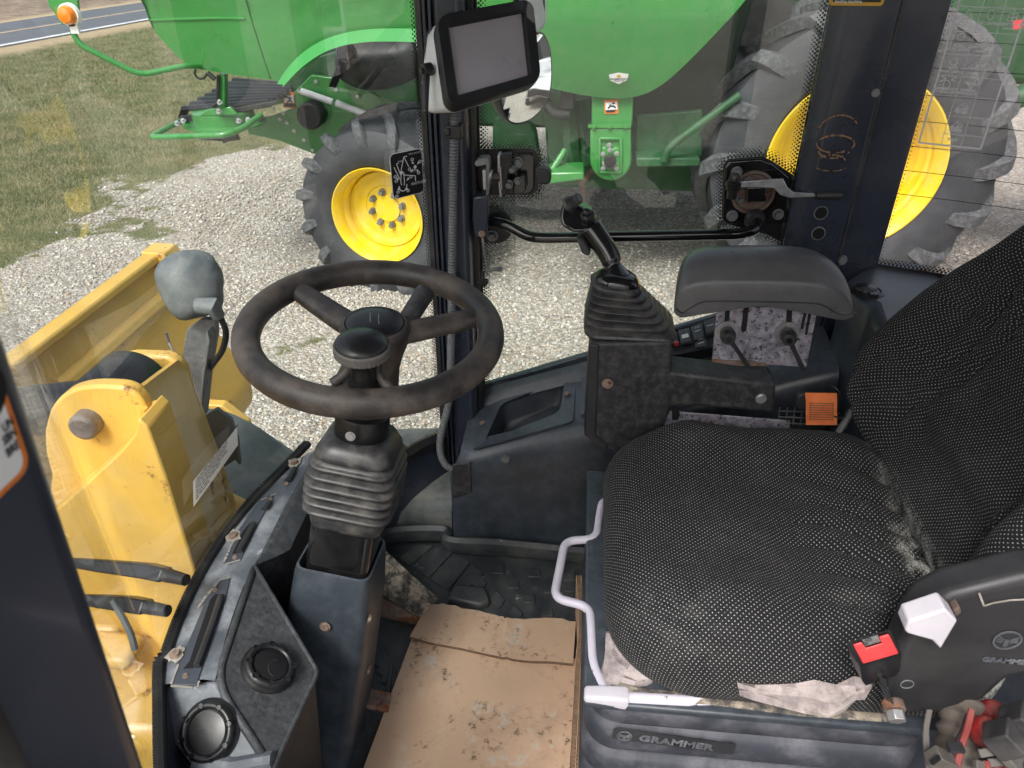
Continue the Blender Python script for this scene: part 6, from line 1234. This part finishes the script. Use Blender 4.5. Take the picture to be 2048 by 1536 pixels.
mb = MB(); mb.prism([oz(738, 1374, .06), oz(783, 1384, .06), oz(776, 1420, .06), oz(730, 1412, .06)], (0, 0, -.012)); mb.build('rusty_tab', M['rusty'], pt, bevel=.004)
# ---------------------------------------------------------------- cardboard
def cardmat():
    t = NT('cardboard'); p = t.co(); c = t.mix(t.noise(6, 5, .6), (.50, .345, .235), (.58, .41, .29)); mp = t.n('ShaderNodeMapping'); mp.inputs['Scale'].default_value = (260, 14, 14); t.t.links.new(p, mp.inputs[0])
    c = t.mix(t.math('MULTIPLY', t.noise(1, 3, .5, mp.outputs[0]), .16), c, (.36, .24, .16))
    sp_ = t.math('MULTIPLY', t.rng(t.noise(60, 7, .75), .54, .62), t.rng(t.noise(7, 4, .6), .46, .60)); sm_ = t.math('MULTIPLY', t.rng(t.noise(9, 6, .7), .48, .70), .35); c = t.mix(sm_, c, (.30, .215, .15)); c = t.mix(t.math('MULTIPLY', sp_, .8), c, (.085, .06, .045))
    w2 = t.math('MULTIPLY', t.rng(t.noise(21, 6, .7), .56, .62), t.rng(t.noise(4.1, 3, .6), .46, .56)); c = t.mix(t.math('MULTIPLY', w2, .7), c, (.50, .45, .38))
    return t.out(t.bsdf(c, .82, 0, t.bump(t.noise(24, 6, .65), .35, .004), .2))
M['card'] = cardmat(); M['cardfold'] = mat('cardboard_cut_edge', (.13, .08, .05), .9, 0, .3, 120)
M['cardedge'] = mat('cardboard_edge', (.36, .24, .155), .85, 0, .15, 60)
cb = thing('cardboard_sheet', 'flattened brown cardboard covering the floor in front of the seat', 'cardboard', oz(950, 1400, .02))
def cs_(u, v):                                   # u across, v towards the viewer
    L = oz(828, 1268, .02).lerp(oz(708, 1590, .02), v); R = oz(1153, 1320, .02).lerp(oz(1152, 1590, .02), v); p = L.lerp(R, u); p.z = .020+.002*noise.noise(V((u*4, v*5, 1)))+.0025*math.exp(-((u-.62+.1*v)/.012)**2)+.002*math.exp(-((u-.78+.06*v)/.008)**2); return p
mb = MB(); mb.sheet([[cs_(i/24, j/24) for i in range(25)] for j in range(25)]); mb.build('main_panel', M['card'], cb, solid=.004, ang=30)
def fl(u, v):
    a = [oz(*q, .026) for q in ((853, 1213), (885, 1208), (940, 1219), (1000, 1232), (1014, 1237), (1060, 1237), (1100, 1236), (1152, 1243))]; b = [oz(*q, .040) for q in ((820, 1272), (860, 1284), (920, 1294), (980, 1308), (1014, 1315), (1060, 1320), (1105, 1322), (1146, 1326))]
    A_, B_ = spline(a, 4), spline(b, 4); k = int(round(u*(len(A_)-1))); p = A_[k].lerp(B_[k], v); j_ = (.005*noise.noise(V((k*.9, 0, 2)))+.004*noise.noise(V((k*2.3, 0, 5))))*(1-v); p.y += j_; p.z += .0015*noise.noise(V((u*5, v*3, 5)))+.004*math.exp(-((u-.57)/.012)**2); return p
mb = MB(); mb.sheet([[fl(i/28, j/6) for i in range(29)] for j in range(7)]); mb.build('folded_flap', M['card'], cb, solid=.005, ang=60)
fp2 = [fl(i/28, 1) for i in range(29)]; mb = MB(); mb.tube([p+V((0, -.0012, -.0035)) for p in fp2], .0026, 5); mb.build('flap_edge', M['cardfold'], cb)
ce = thing('cardboard_strip', 'upright double walled cardboard strip with a corrugated top edge beside the seat base', 'cardboard', oz(1160, 1400, .02))
Z1 = .145
La = spline([oz(1152, 1150, Z1), oz(1157, 1240, Z1), oz(1150, 1330, Z1), oz(1144, 1430, Z1), oz(1136, 1560, Z1)], 10); wv_ = V((1, 0, 0))
def shf(L, d, z): return [V((p.x+d, p.y, z if z else p.z)) for p in L]
for d in (0, .0105, .021):
    mb = MB(); mb.sheet([shf(La, d, Z1), shf(La, d+.004, .02)]); mb.build('liner', M['card'], ce, solid=.0012)
mb = MB()
for d in (.0006, .0111):
    tot = sum((La[i+1]-La[i]).length for i in range(len(La)-1)); N = int(tot/.0008); top, bt_ = [], []
    for k in range(N):
        f = k/N*(len(La)-1); i = min(int(f), len(La)-2); p = La[i].lerp(La[i+1], f-i); o = .0049+.0044*math.sin(k*.0008/.0075*2*math.pi); top.append(V((p.x+d+o, p.y, Z1-.0005))); bt_.append(V((p.x+d+o+.001, p.y, Z1-.012)))
    mb.sheet([top, bt_])
mb.build('corrugation', M['cardedge'], ce)
# ---------------------------------------------------------------- display
dsp = thing('display_monitor', 'grey and black touch display with blank screen mounted at the front pillar', 'display', od(975, 130, 1.42))
Sc = [od(900, 58, 1.39), od(1040, 30, 1.45), od(1053, 150, 1.445), od(918, 188, 1.385)]
dx = ((Sc[1]-Sc[0])+(Sc[2]-Sc[3])).normalized(); dyv = ((Sc[0]-Sc[3])+(Sc[1]-Sc[2])); dyv = (dyv-dx*dyv.dot(dx)).normalized(); dn_ = dx.cross(dyv); dc = sum(Sc, V())/4
Sn = (Sc[1]-Sc[0]).cross(Sc[3]-Sc[0]).normalized(); Sc = [opl(a, b, Sc[0], Sn) for a, b in ((900, 58), (1040, 30), (1053, 150), (918, 188))]
dn_ = Sn if Sn.dot(CAM-Sc[0]) > 0 else -Sn; dc = sum(Sc, V())/4
sw = ((Sc[1]-Sc[0]).length+(Sc[2]-Sc[3]).length)/2; shh = ((Sc[0]-Sc[3]).length+(Sc[1]-Sc[2]).length)/2
def dq(w_, h_, r_, o):
    out = []
    for a, b in rrect(w_, h_, r_, 6):
        u, v = a/sw+.5, b/shh+.5; out.append((Sc[3]*(1-u)+Sc[2]*u)*(1-v)+(Sc[0]*(1-u)+Sc[1]*u)*v+dn_*o+dyv*max(0, -o-.018)*.42)
    return out
W_, H_ = sw*1.38, shh*1.42
mb = MB(); mb.loft([dq(W_*.92, H_*.92, .02, -.105), dq(W_*.99, H_*.99, .025, -.098), dq(W_*1.0, H_*1.0, .028, -.085), dq(W_*1.0, H_*1.0, .028, -.018)]); mb.build('rear_casing', M['grey'], dsp, ang=40)
mb = MB(); mb.loft([dq(W_*1.0, H_*1.0, .028, -.0165), dq(W_*1.01, H_*1.01, .029, -.010), dq(W_*1.005, H_*1.005, .028, .004), dq(W_*.985, H_*.985, .026, .010), dq(sw*1.10, shh*1.10, .006, .009), dq(sw*1.03, shh*1.03, .002, .001), dq(sw*1.03, shh*1.03, .002, -.004)], cap=False); mb.build('bezel', M['bezel'], dsp, ang=40)
M['screen'] = mat('blank_screen', (.40, .37, .40), .30, 0, .05, 6, dust=.10, dcol=(.35, .33, .34), ds=9)
mb = MB(); mb.face(dq(sw*1.03, shh*1.03, .001, .0005)); mb.build('screen', M['screen'], dsp)
mb = MB(); c = dc-dx*(W_*.5+.012)-dn_*.02+dyv*.000; a_ = od(852, 140, 1.40); mb.cyl(a_+dx*.012, a_-dx*.006, .012, n=18); mb.cyl(a_-dx*.006, a_-dx*.012, .006, n=14); e_ = od(851, 226, 1.40); mb.tube([a_, a_.lerp(e_, .5), e_], [.0085, .007, .0055], 8, sc=(1, .7)); mb.build('clamp_handle', M['plastic'], dsp, bevel=.001)
mb = MB(); mb.prism([od(848, 48, 1.45), od(856, 46, 1.45), od(860, 135, 1.45), od(850, 135, 1.45)], dx*.01-dn_*.0); mb.tube([dc-dn_*.045, dc-dn_*.10+V((-.02, .03, 0))], .02, 10); mb.build('mount_bracket', M['dullgrey'], dsp, bevel=.002)
# ---------------------------------------------------------------- exposed wiring and relays beside the seat base
def ww(x, y, d=.93): return od(x, y, d)
dt = thing('wrapped_duct', 'dusty tan tape wrapped wiring duct under the seat hinge', 'duct', ww(1920, 1536, .97))
mb = MB(); ps = spline([ww(1930, 1400, .99), ww(1922, 1440, .98), ww(1918, 1480, .97), ww(1912, 1530, .96), ww(1905, 1600, .95)], 8); mb.tube(ps, [.026+.0025*math.sin(i*1.1) for i in range(len(ps))], 18); mb.build('tape_wrap', M['tan'], dt)
cw = thing('red_black_cable', 'pair of red and black wires tied together crossing the tan duct', 'wire', ww(1910, 1536, .92))
mb = MB(); mb.tube(spline([ww(1943, 1420, .93), ww(1935, 1455, .92), ww(1922, 1495, .91), ww(1908, 1560, .90)], 6), .0042, 8); mb.build('red_wire', M['wirered'], cw); mb = MB(); mb.tube(spline([ww(1938, 1430, .935), ww(1928, 1460, .925), ww(1912, 1495, .915), ww(1898, 1560, .905)], 6), .0040, 8); mb.build('black_wire', M['plastic'], cw)
mb = MB(); mb.box(ww(1911, 1495, .905), (.018, .012, .005)); mb.build('cable_tie', M['plastic'], cw)
gw = thing('grey_wires', 'loop of thin grey wires left of the tan duct', 'wire', ww(1860, 1536, .95))
for k in range(3):
    mb = MB(); mb.tube(spline([ww(1862-k*3, 1420, .96), ww(1855-k*3, 1460, .95), ww(1858-k*4, 1500, .94), ww(1868-k*5, 1560, .93)], 6), .0022, 6); mb.build('grey_wire', M['lightgrey'], gw)
cnn = thing('wire_connector', 'pale plastic wire connector in front of the tan duct', 'connector', ww(1880, 1530, .92))
mb = MB(); c = ww(1882, 1520, .91); mb.box(c, (.030, .02, .022), Matrix.Rotation(.5, 3, 'Y')); mb.build('connector_shell', M['lightgrey'], cnn, bevel=.002); mb = MB(); mb.box(ww(1871, 1520, .895), (.003, .006, .014), Matrix.Rotation(.4, 3, 'Y')); mb.build('connector_slot_shade', M['darkstuff'], cnn)  # slot is a near-black block standing for its shade
for (q, r, lb) in (((1973, 1462, .93), .019, 'round red plastic cap among the relays under the seat hinge'), ((1985, 1425, .97), .017, 'dusty red cap half hidden behind the relay row')):
    t_ = thing('bulb_cover', lb, 'cover', ww(*q)); mb = MB(); c = ww(*q); mb.lathe([(0, r*.9), (r*.5, r*.8), (r*.85, r*.5), (r, 0), (r*.95, -r*.6), (0, -r*.9)], c, (.2, -.4, .9), 24); mb.build('cap_shell', M['redcap'] if 'redcap' in M else M.setdefault('redcap', mat('dusty_red_cap', (.26, .018, .016), .45, 0, .1, 30, dust=.2, dcol=(.25, .16, .15), updust=.8)), t_, ang=180)
for q, lb in (((2010, 1478, .89), 'black square relay nearer the seat in the wiring bay'), ((2040, 1445, .90), 'black square relay at the photo edge in the wiring bay')):
    t_ = thing('relay', lb, 'relay', ww(*q)); R_ = Matrix.Rotation(-.5, 3, 'Z') @ Matrix.Rotation(.6, 3, 'Y'); mb = MB(); mb.box(ww(*q), (.034, .032, .034), R_); mb.build('relay_case', M['dustyblk'] if 'dustyblk' in M else M.setdefault('dustyblk', mat('dusty_black_case', (.025, .025, .028), .6, 0, .2, 30, .2, 300, dust=.3, dcol=(.17, .15, .14), updust=.4)), t_, bevel=.0025)
    mb = MB(); mb.box(ww(q[0]+4, q[1]+22, q[2]+.01), (.04, .036, .012), R_); mb.build('relay_socket', M['lightgrey'], t_, bevel=.002)
fb = thing('fuse_panel', 'dusty fuse panel crowded with small fuses in the wiring bay', 'fuse panel', ww(2000, 1560, .93))
mb = MB(); a = [ww(1950, 1500, .95), ww(2090, 1470, .95), ww(2100, 1590, .92), ww(1950, 1590, .92)]; mb.prism(a, FWD*.02); mb.build('panel_board', M['plastic'], fb)
for k, (q, m_) in enumerate((((1972, 1505), 'lightgrey'), ((1990, 1525), 'lightgrey'), ((2010, 1522), 'ink_y'), ((2024, 1528), 'red'), ((1960, 1530), 'lightgrey'), ((2036, 1512), 'lightgrey'), ((2000, 1545), 'wirered'), ((1976, 1535), 'wirered'))):
    mb = MB(); mb.box(ww(q[0], q[1], .905+.004*(k % 3)), (.016, .010, .008), Matrix.Rotation(-.5+.2*k, 3, 'Y') @ Matrix.Rotation(.5, 3, 'X')); mb.build('fuse', M[m_], fb, bevel=.0012)
# ---------------------------------------------------------------- loader front end seen through the windshield
bk_ = thing('loader_bucket', 'yellow steel loader bucket carried level in front of the cab', 'bucket', V((-1.35, 1.2, -.05)))
YR2 = 1.98; YL2 = -1.1
def bx2(x, y): return oy(x, y, YR2)
# section of the bucket in the X-Z plane, taken from its far end
sec = [bx2(312, 501), bx2(330, 512), bx2(352, 560), bx2(380, 640), bx2(415, 700), bx2(452, 745), bx2(500, 742)]
top = bx2(312, 501); 
secf = [V((top.x, 0, top.z)), V((top.x+.035, 0, top.z-.08)), V((top.x+.085, 0, top.z-.20)), V((top.x+.135, 0, top.z-.31)), V((top.x+.175, 0, top.z-.41)), V((top.x+.195, 0, top.z-.49)), V((top.x+.16, 0, top.z-.57)), V((top.x+.0, 0, top.z-.63)), V((top.x-.25, 0, top.z-.65))]
secS = spline(secf, 6)
mb = MB(); mb.sheet([[V((p.x, y, p.z)) for p in secS] for y in (YL2, .6, 1.3, YR2)]); mb.build('bucket_shell', M['cat'], bk_, ang=40, solid=.012)
mb = MB(); a = V((top.x, YL2, top.z)); mb.prism([V((top.x-.012, YL2, top.z+.012)), V((top.x+.03, YL2, top.z+.004)), V((top.x+.033, YL2, top.z-.018)), V((top.x-.01, YL2, top.z-.012))], (0, YR2-YL2, 0)); mb.build('top_lip', M['cat'], bk_, bevel=.006)
mb = MB(); mb.prism([V((top.x+.036, YL2, top.z-.085)), V((top.x+.056, YL2, top.z-.098)), V((top.x+.064, YL2, top.z-.118)), V((top.x+.048, YL2, top.z-.115))], (0, YR2-YL2, 0)); mb.build('back_rib', M['cat'], bk_, bevel=.004)
mb = MB(); en = [V((p.x, YR2+.001, p.z)) for p in secS]; mb.prism(en, (0, .022, 0)); mb.build('side_plate', M['cat'], bk_, bevel=.004)
mb = MB(); mb.prism([V((top.x-.02, YR2-.05, top.z+.014)), V((top.x+.05, YR2-.05, top.z+.012)), V((top.x+.07, YR2-.05, top.z-.03)), V((top.x+.035, YR2-.05, top.z-.04))], (0, .08, 0)); mb.build('corner_gusset', M['cat'], bk_, bevel=.004)
mb = MB(); h = [V((top.x+.10, 1.62, top.z-.30)), V((top.x+.30, 1.62, top.z-.30)), V((top.x+.36, 1.62, top.z-.36)), V((top.x+.36, 1.62, top.z-.52)), V((top.x+.14, 1.62, top.z-.42))]; mb.prism(h, (0, .03, 0)); mb.build('hinge_ear', M['cat'], bk_, bevel=.004)
M['pin'] = mat('greasy_pin_steel', (.16, .14, .135), .5, .3, .3, 30, .3, 120, .003, dust=.9, dcol=(.30, .26, .23), ds=40, rust=.5, rs=26)
# lift tower
tw = thing('lift_arm', 'chipped yellow lift arm tower with pivot pin directly ahead of the windshield', 'lift arm', V((-.9, 1.0, -.4)))
YA1, YA2 = .95, 1.20
def ta(x, y, Y=YA1): return oy(x, y, Y)
near = [(88, 862), (100, 820), (128, 788), (165, 774), (215, 772), (255, 778), (282, 800), (300, 840), (330, 940), (400, 1160), (440, 1300), (240, 1390), (180, 1250), (100, 1020), (98, 990), (102, 950), (90, 905)]
nearP = spline([ta(*q) for q in near[:9]], 4)+[ta(*q) for q in near[9:]]
mb = MB(); mb.prism(nearP, (0, .028, 0)); mb.build('near_plate', M['cat'], tw, bevel=.006)
far_ = [(212, 752), (232, 716), (262, 710), (330, 712), (352, 722), (368, 745), (380, 790), (430, 920), (470, 1040), (500, 1200), (430, 1260), (320, 900)]
farP = [ta(a, b, YA2) for a, b in far_]; mb = MB(); mb.prism(farP, (0, .03, 0)); mb.build('far_plate', M['cat'], tw, bevel=.008)
mb = MB()
br = [((268, 790), (352, 724)), ((290, 830), (372, 752)), ((308, 890), (394, 820)), ((330, 950), (424, 905)), ((372, 1080), (468, 1040)), ((420, 1240), (500, 1200))]
for lst in (br,):
    mb.sheet([[ta(*a)+V((0, .02, 0)), ta(*b, YA2)+V((0, .01, 0))] for a, b in lst])
mb.build('rear_web', M['cat'], tw, solid=.02, ang=30)
# raised stiffening flange on the near plate that sweeps down to the front
YB1 = YA1-.075
nb_ = spline([ta(276, 838, YB1), ta(268, 868, YB1), ta(238, 905, YB1), ta(190, 950, YB1), ta(140, 995, YB1), ta(92, 1035, YB1)], 5)+[ta(150, 1250, YB1), ta(230, 1400, YB1), ta(440, 1330, YB1), ta(395, 1160, YB1), ta(332, 955, YB1), ta(296, 855, YB1)]
mb = MB(); mb.prism(nb_, (0, .074, 0)); mb.build('boss_plate', M['cat'], tw, bevel=.007)
fl2 = spline([ta(285, 815, YA1-.003), ta(290, 860, YA1-.003), ta(325, 960, YA1-.003), ta(380, 1120, YA1-.003), ta(430, 1280, YA1-.003)], 5); mb = MB(); mb.tube(fl2, .008, 8); mb.tube([p+V((.012, .02, -.002)) for p in fl2], .006, 8); mb.build('weld_bead', M['cat'], tw)
mb = MB(); c = ta(180, 841); mb.cyl(c+V((0, -.026, 0)), c+V((0, .02, 0)), .024, n=28); mb.build('pivot_pin', M['pin'], tw, bevel=.006)
mb = MB(); c1_ = oy(245, 762, 1.09); mb.lathe([(.02, -.07), (.068, -.07), (.075, -.06), (.075, .06), (.068, .07), (.02, .07)], c1_+V((-.02, 0, -.045)), (0, 1, 0), 36); mb.build('cylinder_eye', M['satin'], tw)
mb = MB(); mb.tube([c1_+V((-.03, 0, -.05)), c1_+V((-.45, 0, -.12))], .05, 20); mb.build('cylinder_rod', M['satin'], tw)
mb = MB(); ch = [oy(a, b, YA2-.01) for a, b in ((300, 735), (318, 733), (345, 752), (338, 762), (322, 750), (298, 742))]; mb.prism(ch, (0, -.003, 0)); mb.build('bare_steel_patch', M['darkrust'] if 'darkrust' in M else M.setdefault('darkrust', mat('dark_rust', (.07, .04, .03), .8, 0, .3, 60, .3, 200)), tw)
# boom body running down past the dash
mb = MB(); rows = []
for k in range(9):
    f = k/8; a = oy(90+f*60, 1000+f*260, .62); rows.append([a+V((-.18, 0, .03)), a+V((-.06, .0, .02)), a+V((.02, .05, -.02)), a+V((.05, .2, -.06)), a+V((.06, .35, -.10))])
mb = MB(); cv = [oz(60, 1150, .22), oz(200, 1080, .24), oz(330, 1010, .26), oz(440, 960, .28), oz(520, 1000, .25), oz(470, 1120, .2), oz(420, 1300, .15), oz(330, 1480, .1), oz(60, 1480, .1)]
mb.prism(cv, (0, 0, -.5)); bb = mb.build('boom_body', M['cat'], tw, bevel=.03, seg=4)
mb = MB(); mb.tube(spline([oz(130, 1190, .25), oz(220, 1140, .262), oz(330, 1060, .275), oz(400, 1000, .285)], 6), .012, 10); mb.tube(spline([oz(150, 1270, .225), oz(240, 1240, .235), oz(330, 1245, .225)], 6), .010, 10); mb.tube([oz(330, 980, .285), oz(455, 1250, .20)], .012, 8); mb.build('boom_rib', M['cat'], tw)
mb = MB()
for q in ((205, 1240), (225, 1300)): mb.box(oz(q[0], q[1], .228), (.10, .07, .03))
mb.build('boom_step', M['cat'], tw, bevel=.012)
# wiper arm stubs / hose ends crossing the glass
for (a, b, c, lb) in (((120, 1122), (300, 1142), (372, 1160), 'upper black wiper arm outside the windshield foot'), ((140, 1196), (262, 1208), (335, 1222), 'lower black wiper arm with a hose outside the windshield foot')):
    t_ = thing('wiper_arm', lb, 'wiper arm', od(*b, 1.12)); mb = MB(); d0, d1, d2 = 1.20, 1.15, 1.12
    P0, P1_, P2_ = od(*a, d0), od(*b, d1), od(*c, d2); mb.tube([P0, P0.lerp(P1_, .5), P1_, P1_.lerp(P2_, .45)], [.010, .015, .018, .017], 4, sc=(1, .8)); mb.build('arm_cover', M['satin'], t_, bevel=.003)
    mb = MB(); mb.cyl(P1_.lerp(P2_, .45), P2_, .011, .009, n=16); mb.build('arm_pivot', M['plastic'], t_)
    if lb.startswith('lower'): mb = MB(); mb.tube(spline([od(225, 1200, 1.12), od(245, 1235, 1.12), od(262, 1270, 1.12), od(270, 1300, 1.12)], 6), .005, 8); mb.build('washer_hose', M['fender'], t_)
# work light on its rusty post
wl_ = thing('work_light', 'grey work light seen from behind on a rusty steel post', 'work light', oy(400, 830, 1.38))
YW = 1.40
mb = MB(); cl_ = oy(381, 570, YW); n_ = V((.75, -.55, .30)).normalized(); xw, yw, zw = axes(n_)
shell = [(314, 545), (322, 525), (345, 505), (375, 497), (408, 498), (428, 508), (428, 520), (443, 532), (449, 560), (444, 582), (450, 610), (436, 630), (412, 634), (386, 640), (368, 645), (350, 630), (332, 600), (318, 565)]
S0 = [opl(a, b, cl_, n_) for a, b in shell]; cc = sum(S0, V())/len(S0)
mb.loft([[p.lerp(cc, .0)-n_*.05 for p in S0], [p.lerp(cc, .0)-n_*.01 for p in S0], [p.lerp(cc, .06)+n_*.012 for p in S0], [p.lerp(cc, .2)+n_*.030 for p in S0], [p.lerp(cc, .45)+n_*.045 for p in S0], [p.lerp(cc, .75)+n_*.052 for p in S0]]); mb.build('lamp_housing', M['fender'], wl_, ang=50, sub=1)
mb = MB(); a, b = oy(425, 618, YW-.03), oy(405, 700, YW-.03); mb.tube([oy(395, 612, YW-.05), oy(425, 612, YW-.05), oy(437, 632, YW-.04)], [.018, .020, .014], 12); mb.build('swivel_boot', M['fender'], wl_)
mb = MB(); mb.prism([oy(q[0], q[1], YW) for q in ((372, 662), (400, 640), (430, 640), (432, 670), (420, 740), (410, 830), (390, 830), (384, 780), (362, 730))], (.0, .02, 0)); mb.prism([oy(q[0], q[1], YW-.002) for q in ((425, 650), (432, 668), (420, 745), (414, 830), (409, 830), (415, 740))], (0, -.03, 0)); mb.build('light_post', M['dullgrey'], wl_, bevel=.002)
mb = MB(); mb.tube(spline([oy(440, 632, YW-.04), oy(452, 665, YW-.04), oy(445, 700, YW-.03), oy(428, 725, YW-.02), oy(422, 735, YW)], 6), .007, 10); mb.build('light_cable', M['satin'], wl_)
mb = MB(); mb.tube(spline([oy(332, 665, YW+.1), oy(340, 690, YW+.1), oy(352, 712, YW+.05), oy(362, 726, YW)], 5), .003, 6); mb.build('wire_stay', M['dullgrey'], wl_)
# front fender
fd = thing('front_fender', 'scuffed grey plastic front fender below the work light', 'fender', V((-.9, 1.5, -.2)))
mb = MB(); rows = []
fo_ = [(412, 818), (450, 826), (500, 850), (545, 880), (590, 912), (640, 960)]
for p in spline([oy(a, b, 1.55) for a, b in fo_], 4): rows.append([p+V((0, -.36, -.05)), p+V((0, -.35, -.006)), p+V((0, -.31, .0)), p, p+V((0, .02, -.012)), p+V((0, .025, -.10))])
mb.sheet(rows); mb.build('fender_shell', M['fender'], fd, ang=60, solid=.008)
mb = MB(); mb.sheet([[oy(a, b, 1.28) for a, b in r] for r in (((405, 850), (412, 830), (432, 818), (462, 840)), ((412, 900), (425, 880), (452, 868), (475, 880)), ((430, 960), (440, 940), (470, 920), (480, 930)))]); mb.build('fender_lip', M['fender'], fd, solid=.01, ang=60)
mb = MB(); bolt(mb, oy(402, 838, 1.3), (.5, -1, .4), .012, .012); mb.build('fender_bolt', M['bright'], fd)
# ---------------------------------------------------------------- outside mirrors beyond the side window
mr = thing('side_mirror', 'rounded outside mirror reflecting the gravel behind the display monitor', 'mirror', oy(1060, 180, 1.85))
YM = 1.86
mo = [(1000, 200), (1012, 236), (1030, 246), (1060, 237), (1090, 205), (1100, 160), (1098, 105), (1086, 72), (1070, 65), (1040, 66), (1010, 80), (1000, 120)]
mc = oy(1050, 155, YM); MNv = V((.72, -.69, .02)).normalized()
MP = spline([opl(a, b, mc, MNv) for a, b in mo], 4, True); cM = sum(MP, V())/len(MP)
mb = MB(); mb.loft([[p.lerp(cM, .5)-MNv*.06 for p in MP], [p.lerp(cM, .1)-MNv*.045 for p in MP], [p.lerp(cM, -.03)-MNv*.015 for p in MP], [p.lerp(cM, -.03)+MNv*.004 for p in MP], [p.lerp(cM, .01)+MNv*.004 for p in MP]]); mb.build('mirror_shell', M['plastic'], mr, ang=60)
t = NT('mirror_silver'); M['mirror'] = t.out(t.bsdf((.85, .86, .86), .02, 1)); mb = MB(); K_ = 6; RR = []
for i in range(K_+1):
    s = 1-i/K_; RR.append([cM+(p-cM)*(s*.985+.0001)+MNv*(.0045+.003*(1-s*s)) for p in MP])
mb.loft(RR, cap=False); mb.build('mirror_glass', M['mirror'], mr, ang=180)
m2 = thing('upper_mirror', 'small grey mirror edge above the side mirror behind the display', 'mirror', oy(1075, 10, 1.86))
c2_ = oy(1066, 0, 1.86); mb = MB(); mb.loft([[c2_+V((a*s, o, b*s)) for a, b in rrect(.06, .13, .025)] for s, o in ((.8, .03), (1, .01), (1, -.008), (.93, -.01))]); mb.build('mirror_shell', M['grey'], m2, ang=50)
mb = MB(); mb.face([c2_+V((a, -.0105, b)) for a, b in rrect(.055, .12, .022)]); mb.build('mirror_glass', M['mirror'], m2)
mb = MB(); mb.tube([oy(1040, -120, 1.84), oy(1035, 60, 1.90), oy(1020, 160, 1.93)], .012, 10); mb.build('mirror_arm', M['satin'], mr)

# ---------------------------------------------------------------- white van behind the loader, seen only in the side mirror
mpt = opl(1088, 140, mc, MNv); md = (mpt-CAM).normalized(); mn = (MNv+(mpt-cM)*.9).normalized(); vd = md-mn*2*md.dot(mn); vc = mpt+vd*(8.0/max(.2, vd.x)); vc.z = GZ
van = thing('white_van', 'white delivery van parked on the gravel, reflected in the side mirror', 'van', vc)
def vp(x, y, z): return vc+V((x, y, z))
sec_ = [(0, .35), (0, .95), (.15, 1.1), (.9, 1.2), (1.5, 1.95), (1.8, 2.05), (5.0, 2.05), (5.1, 1.9), (5.1, .35)]
mb = MB(); mb.loft([[vp(x, y, z if z < 1.3 else z-abs(y)*.05) for x, z in sec_] for y in (-1.0, -.96, .96, 1.0)]); M['vanw'] = mat('van_white_paint', (.75, .76, .78), .3, 0, .03, 2, coat=.4); mb.build('body', M['vanw'], van, bevel=.04)
mb = MB(); mb.prism([vp(.93, -.85, 1.24), vp(.93, .85, 1.24), vp(1.47, .8, 1.92), vp(1.47, -.8, 1.92)], (-.02, 0, .015)); mb.build('windscreen', M['gloss'], van)
for y in (-1.004, 1.004):
    for xs2 in ((1.45, 2.3), (2.45, 3.5), (3.65, 4.8)):
        mb = MB(); mb.prism([vp(xs2[0], y, 1.25), vp(xs2[1], y, 1.25), vp(xs2[1], y*.97, 1.8), vp(xs2[0]+(.35 if xs2[0] < 2 else 0), y*.97, 1.8)], (0, .004 if y > 0 else -.004, 0)); mb.build('side_glass', M['gloss'], van)
    for x in (.9, 4.1):
        mb = MB(); mb.lathe([(.0, -.1), (.2, -.1), (.33, -.1), (.35, -.06), (.35, .1), (0, .1)], vp(x, y*.93, .35), (0, 1, 0), 28); wh = mb.build('wheel', M['tyre'], van)
        mb = MB(); mb.lathe([(0, -.105), (.19, -.105), (.2, -.09)], vp(x, y*.93-(0 if y < 0 else -.19), .35), (0, 1, 0), 24); mb.build('rim', M['bright'], wh)
for y in (-.75, .75):
    mb = MB(); mb.box(vp(0, y, .88), (.04, .3, .16)); mb.build('headlight', M['bright'], van, bevel=.02)
mb = MB(); mb.box(vp(-.04, 0, .5), (.1, 1.96, .22)); mb.build('bumper', M['plastic'], van, bevel=.03)
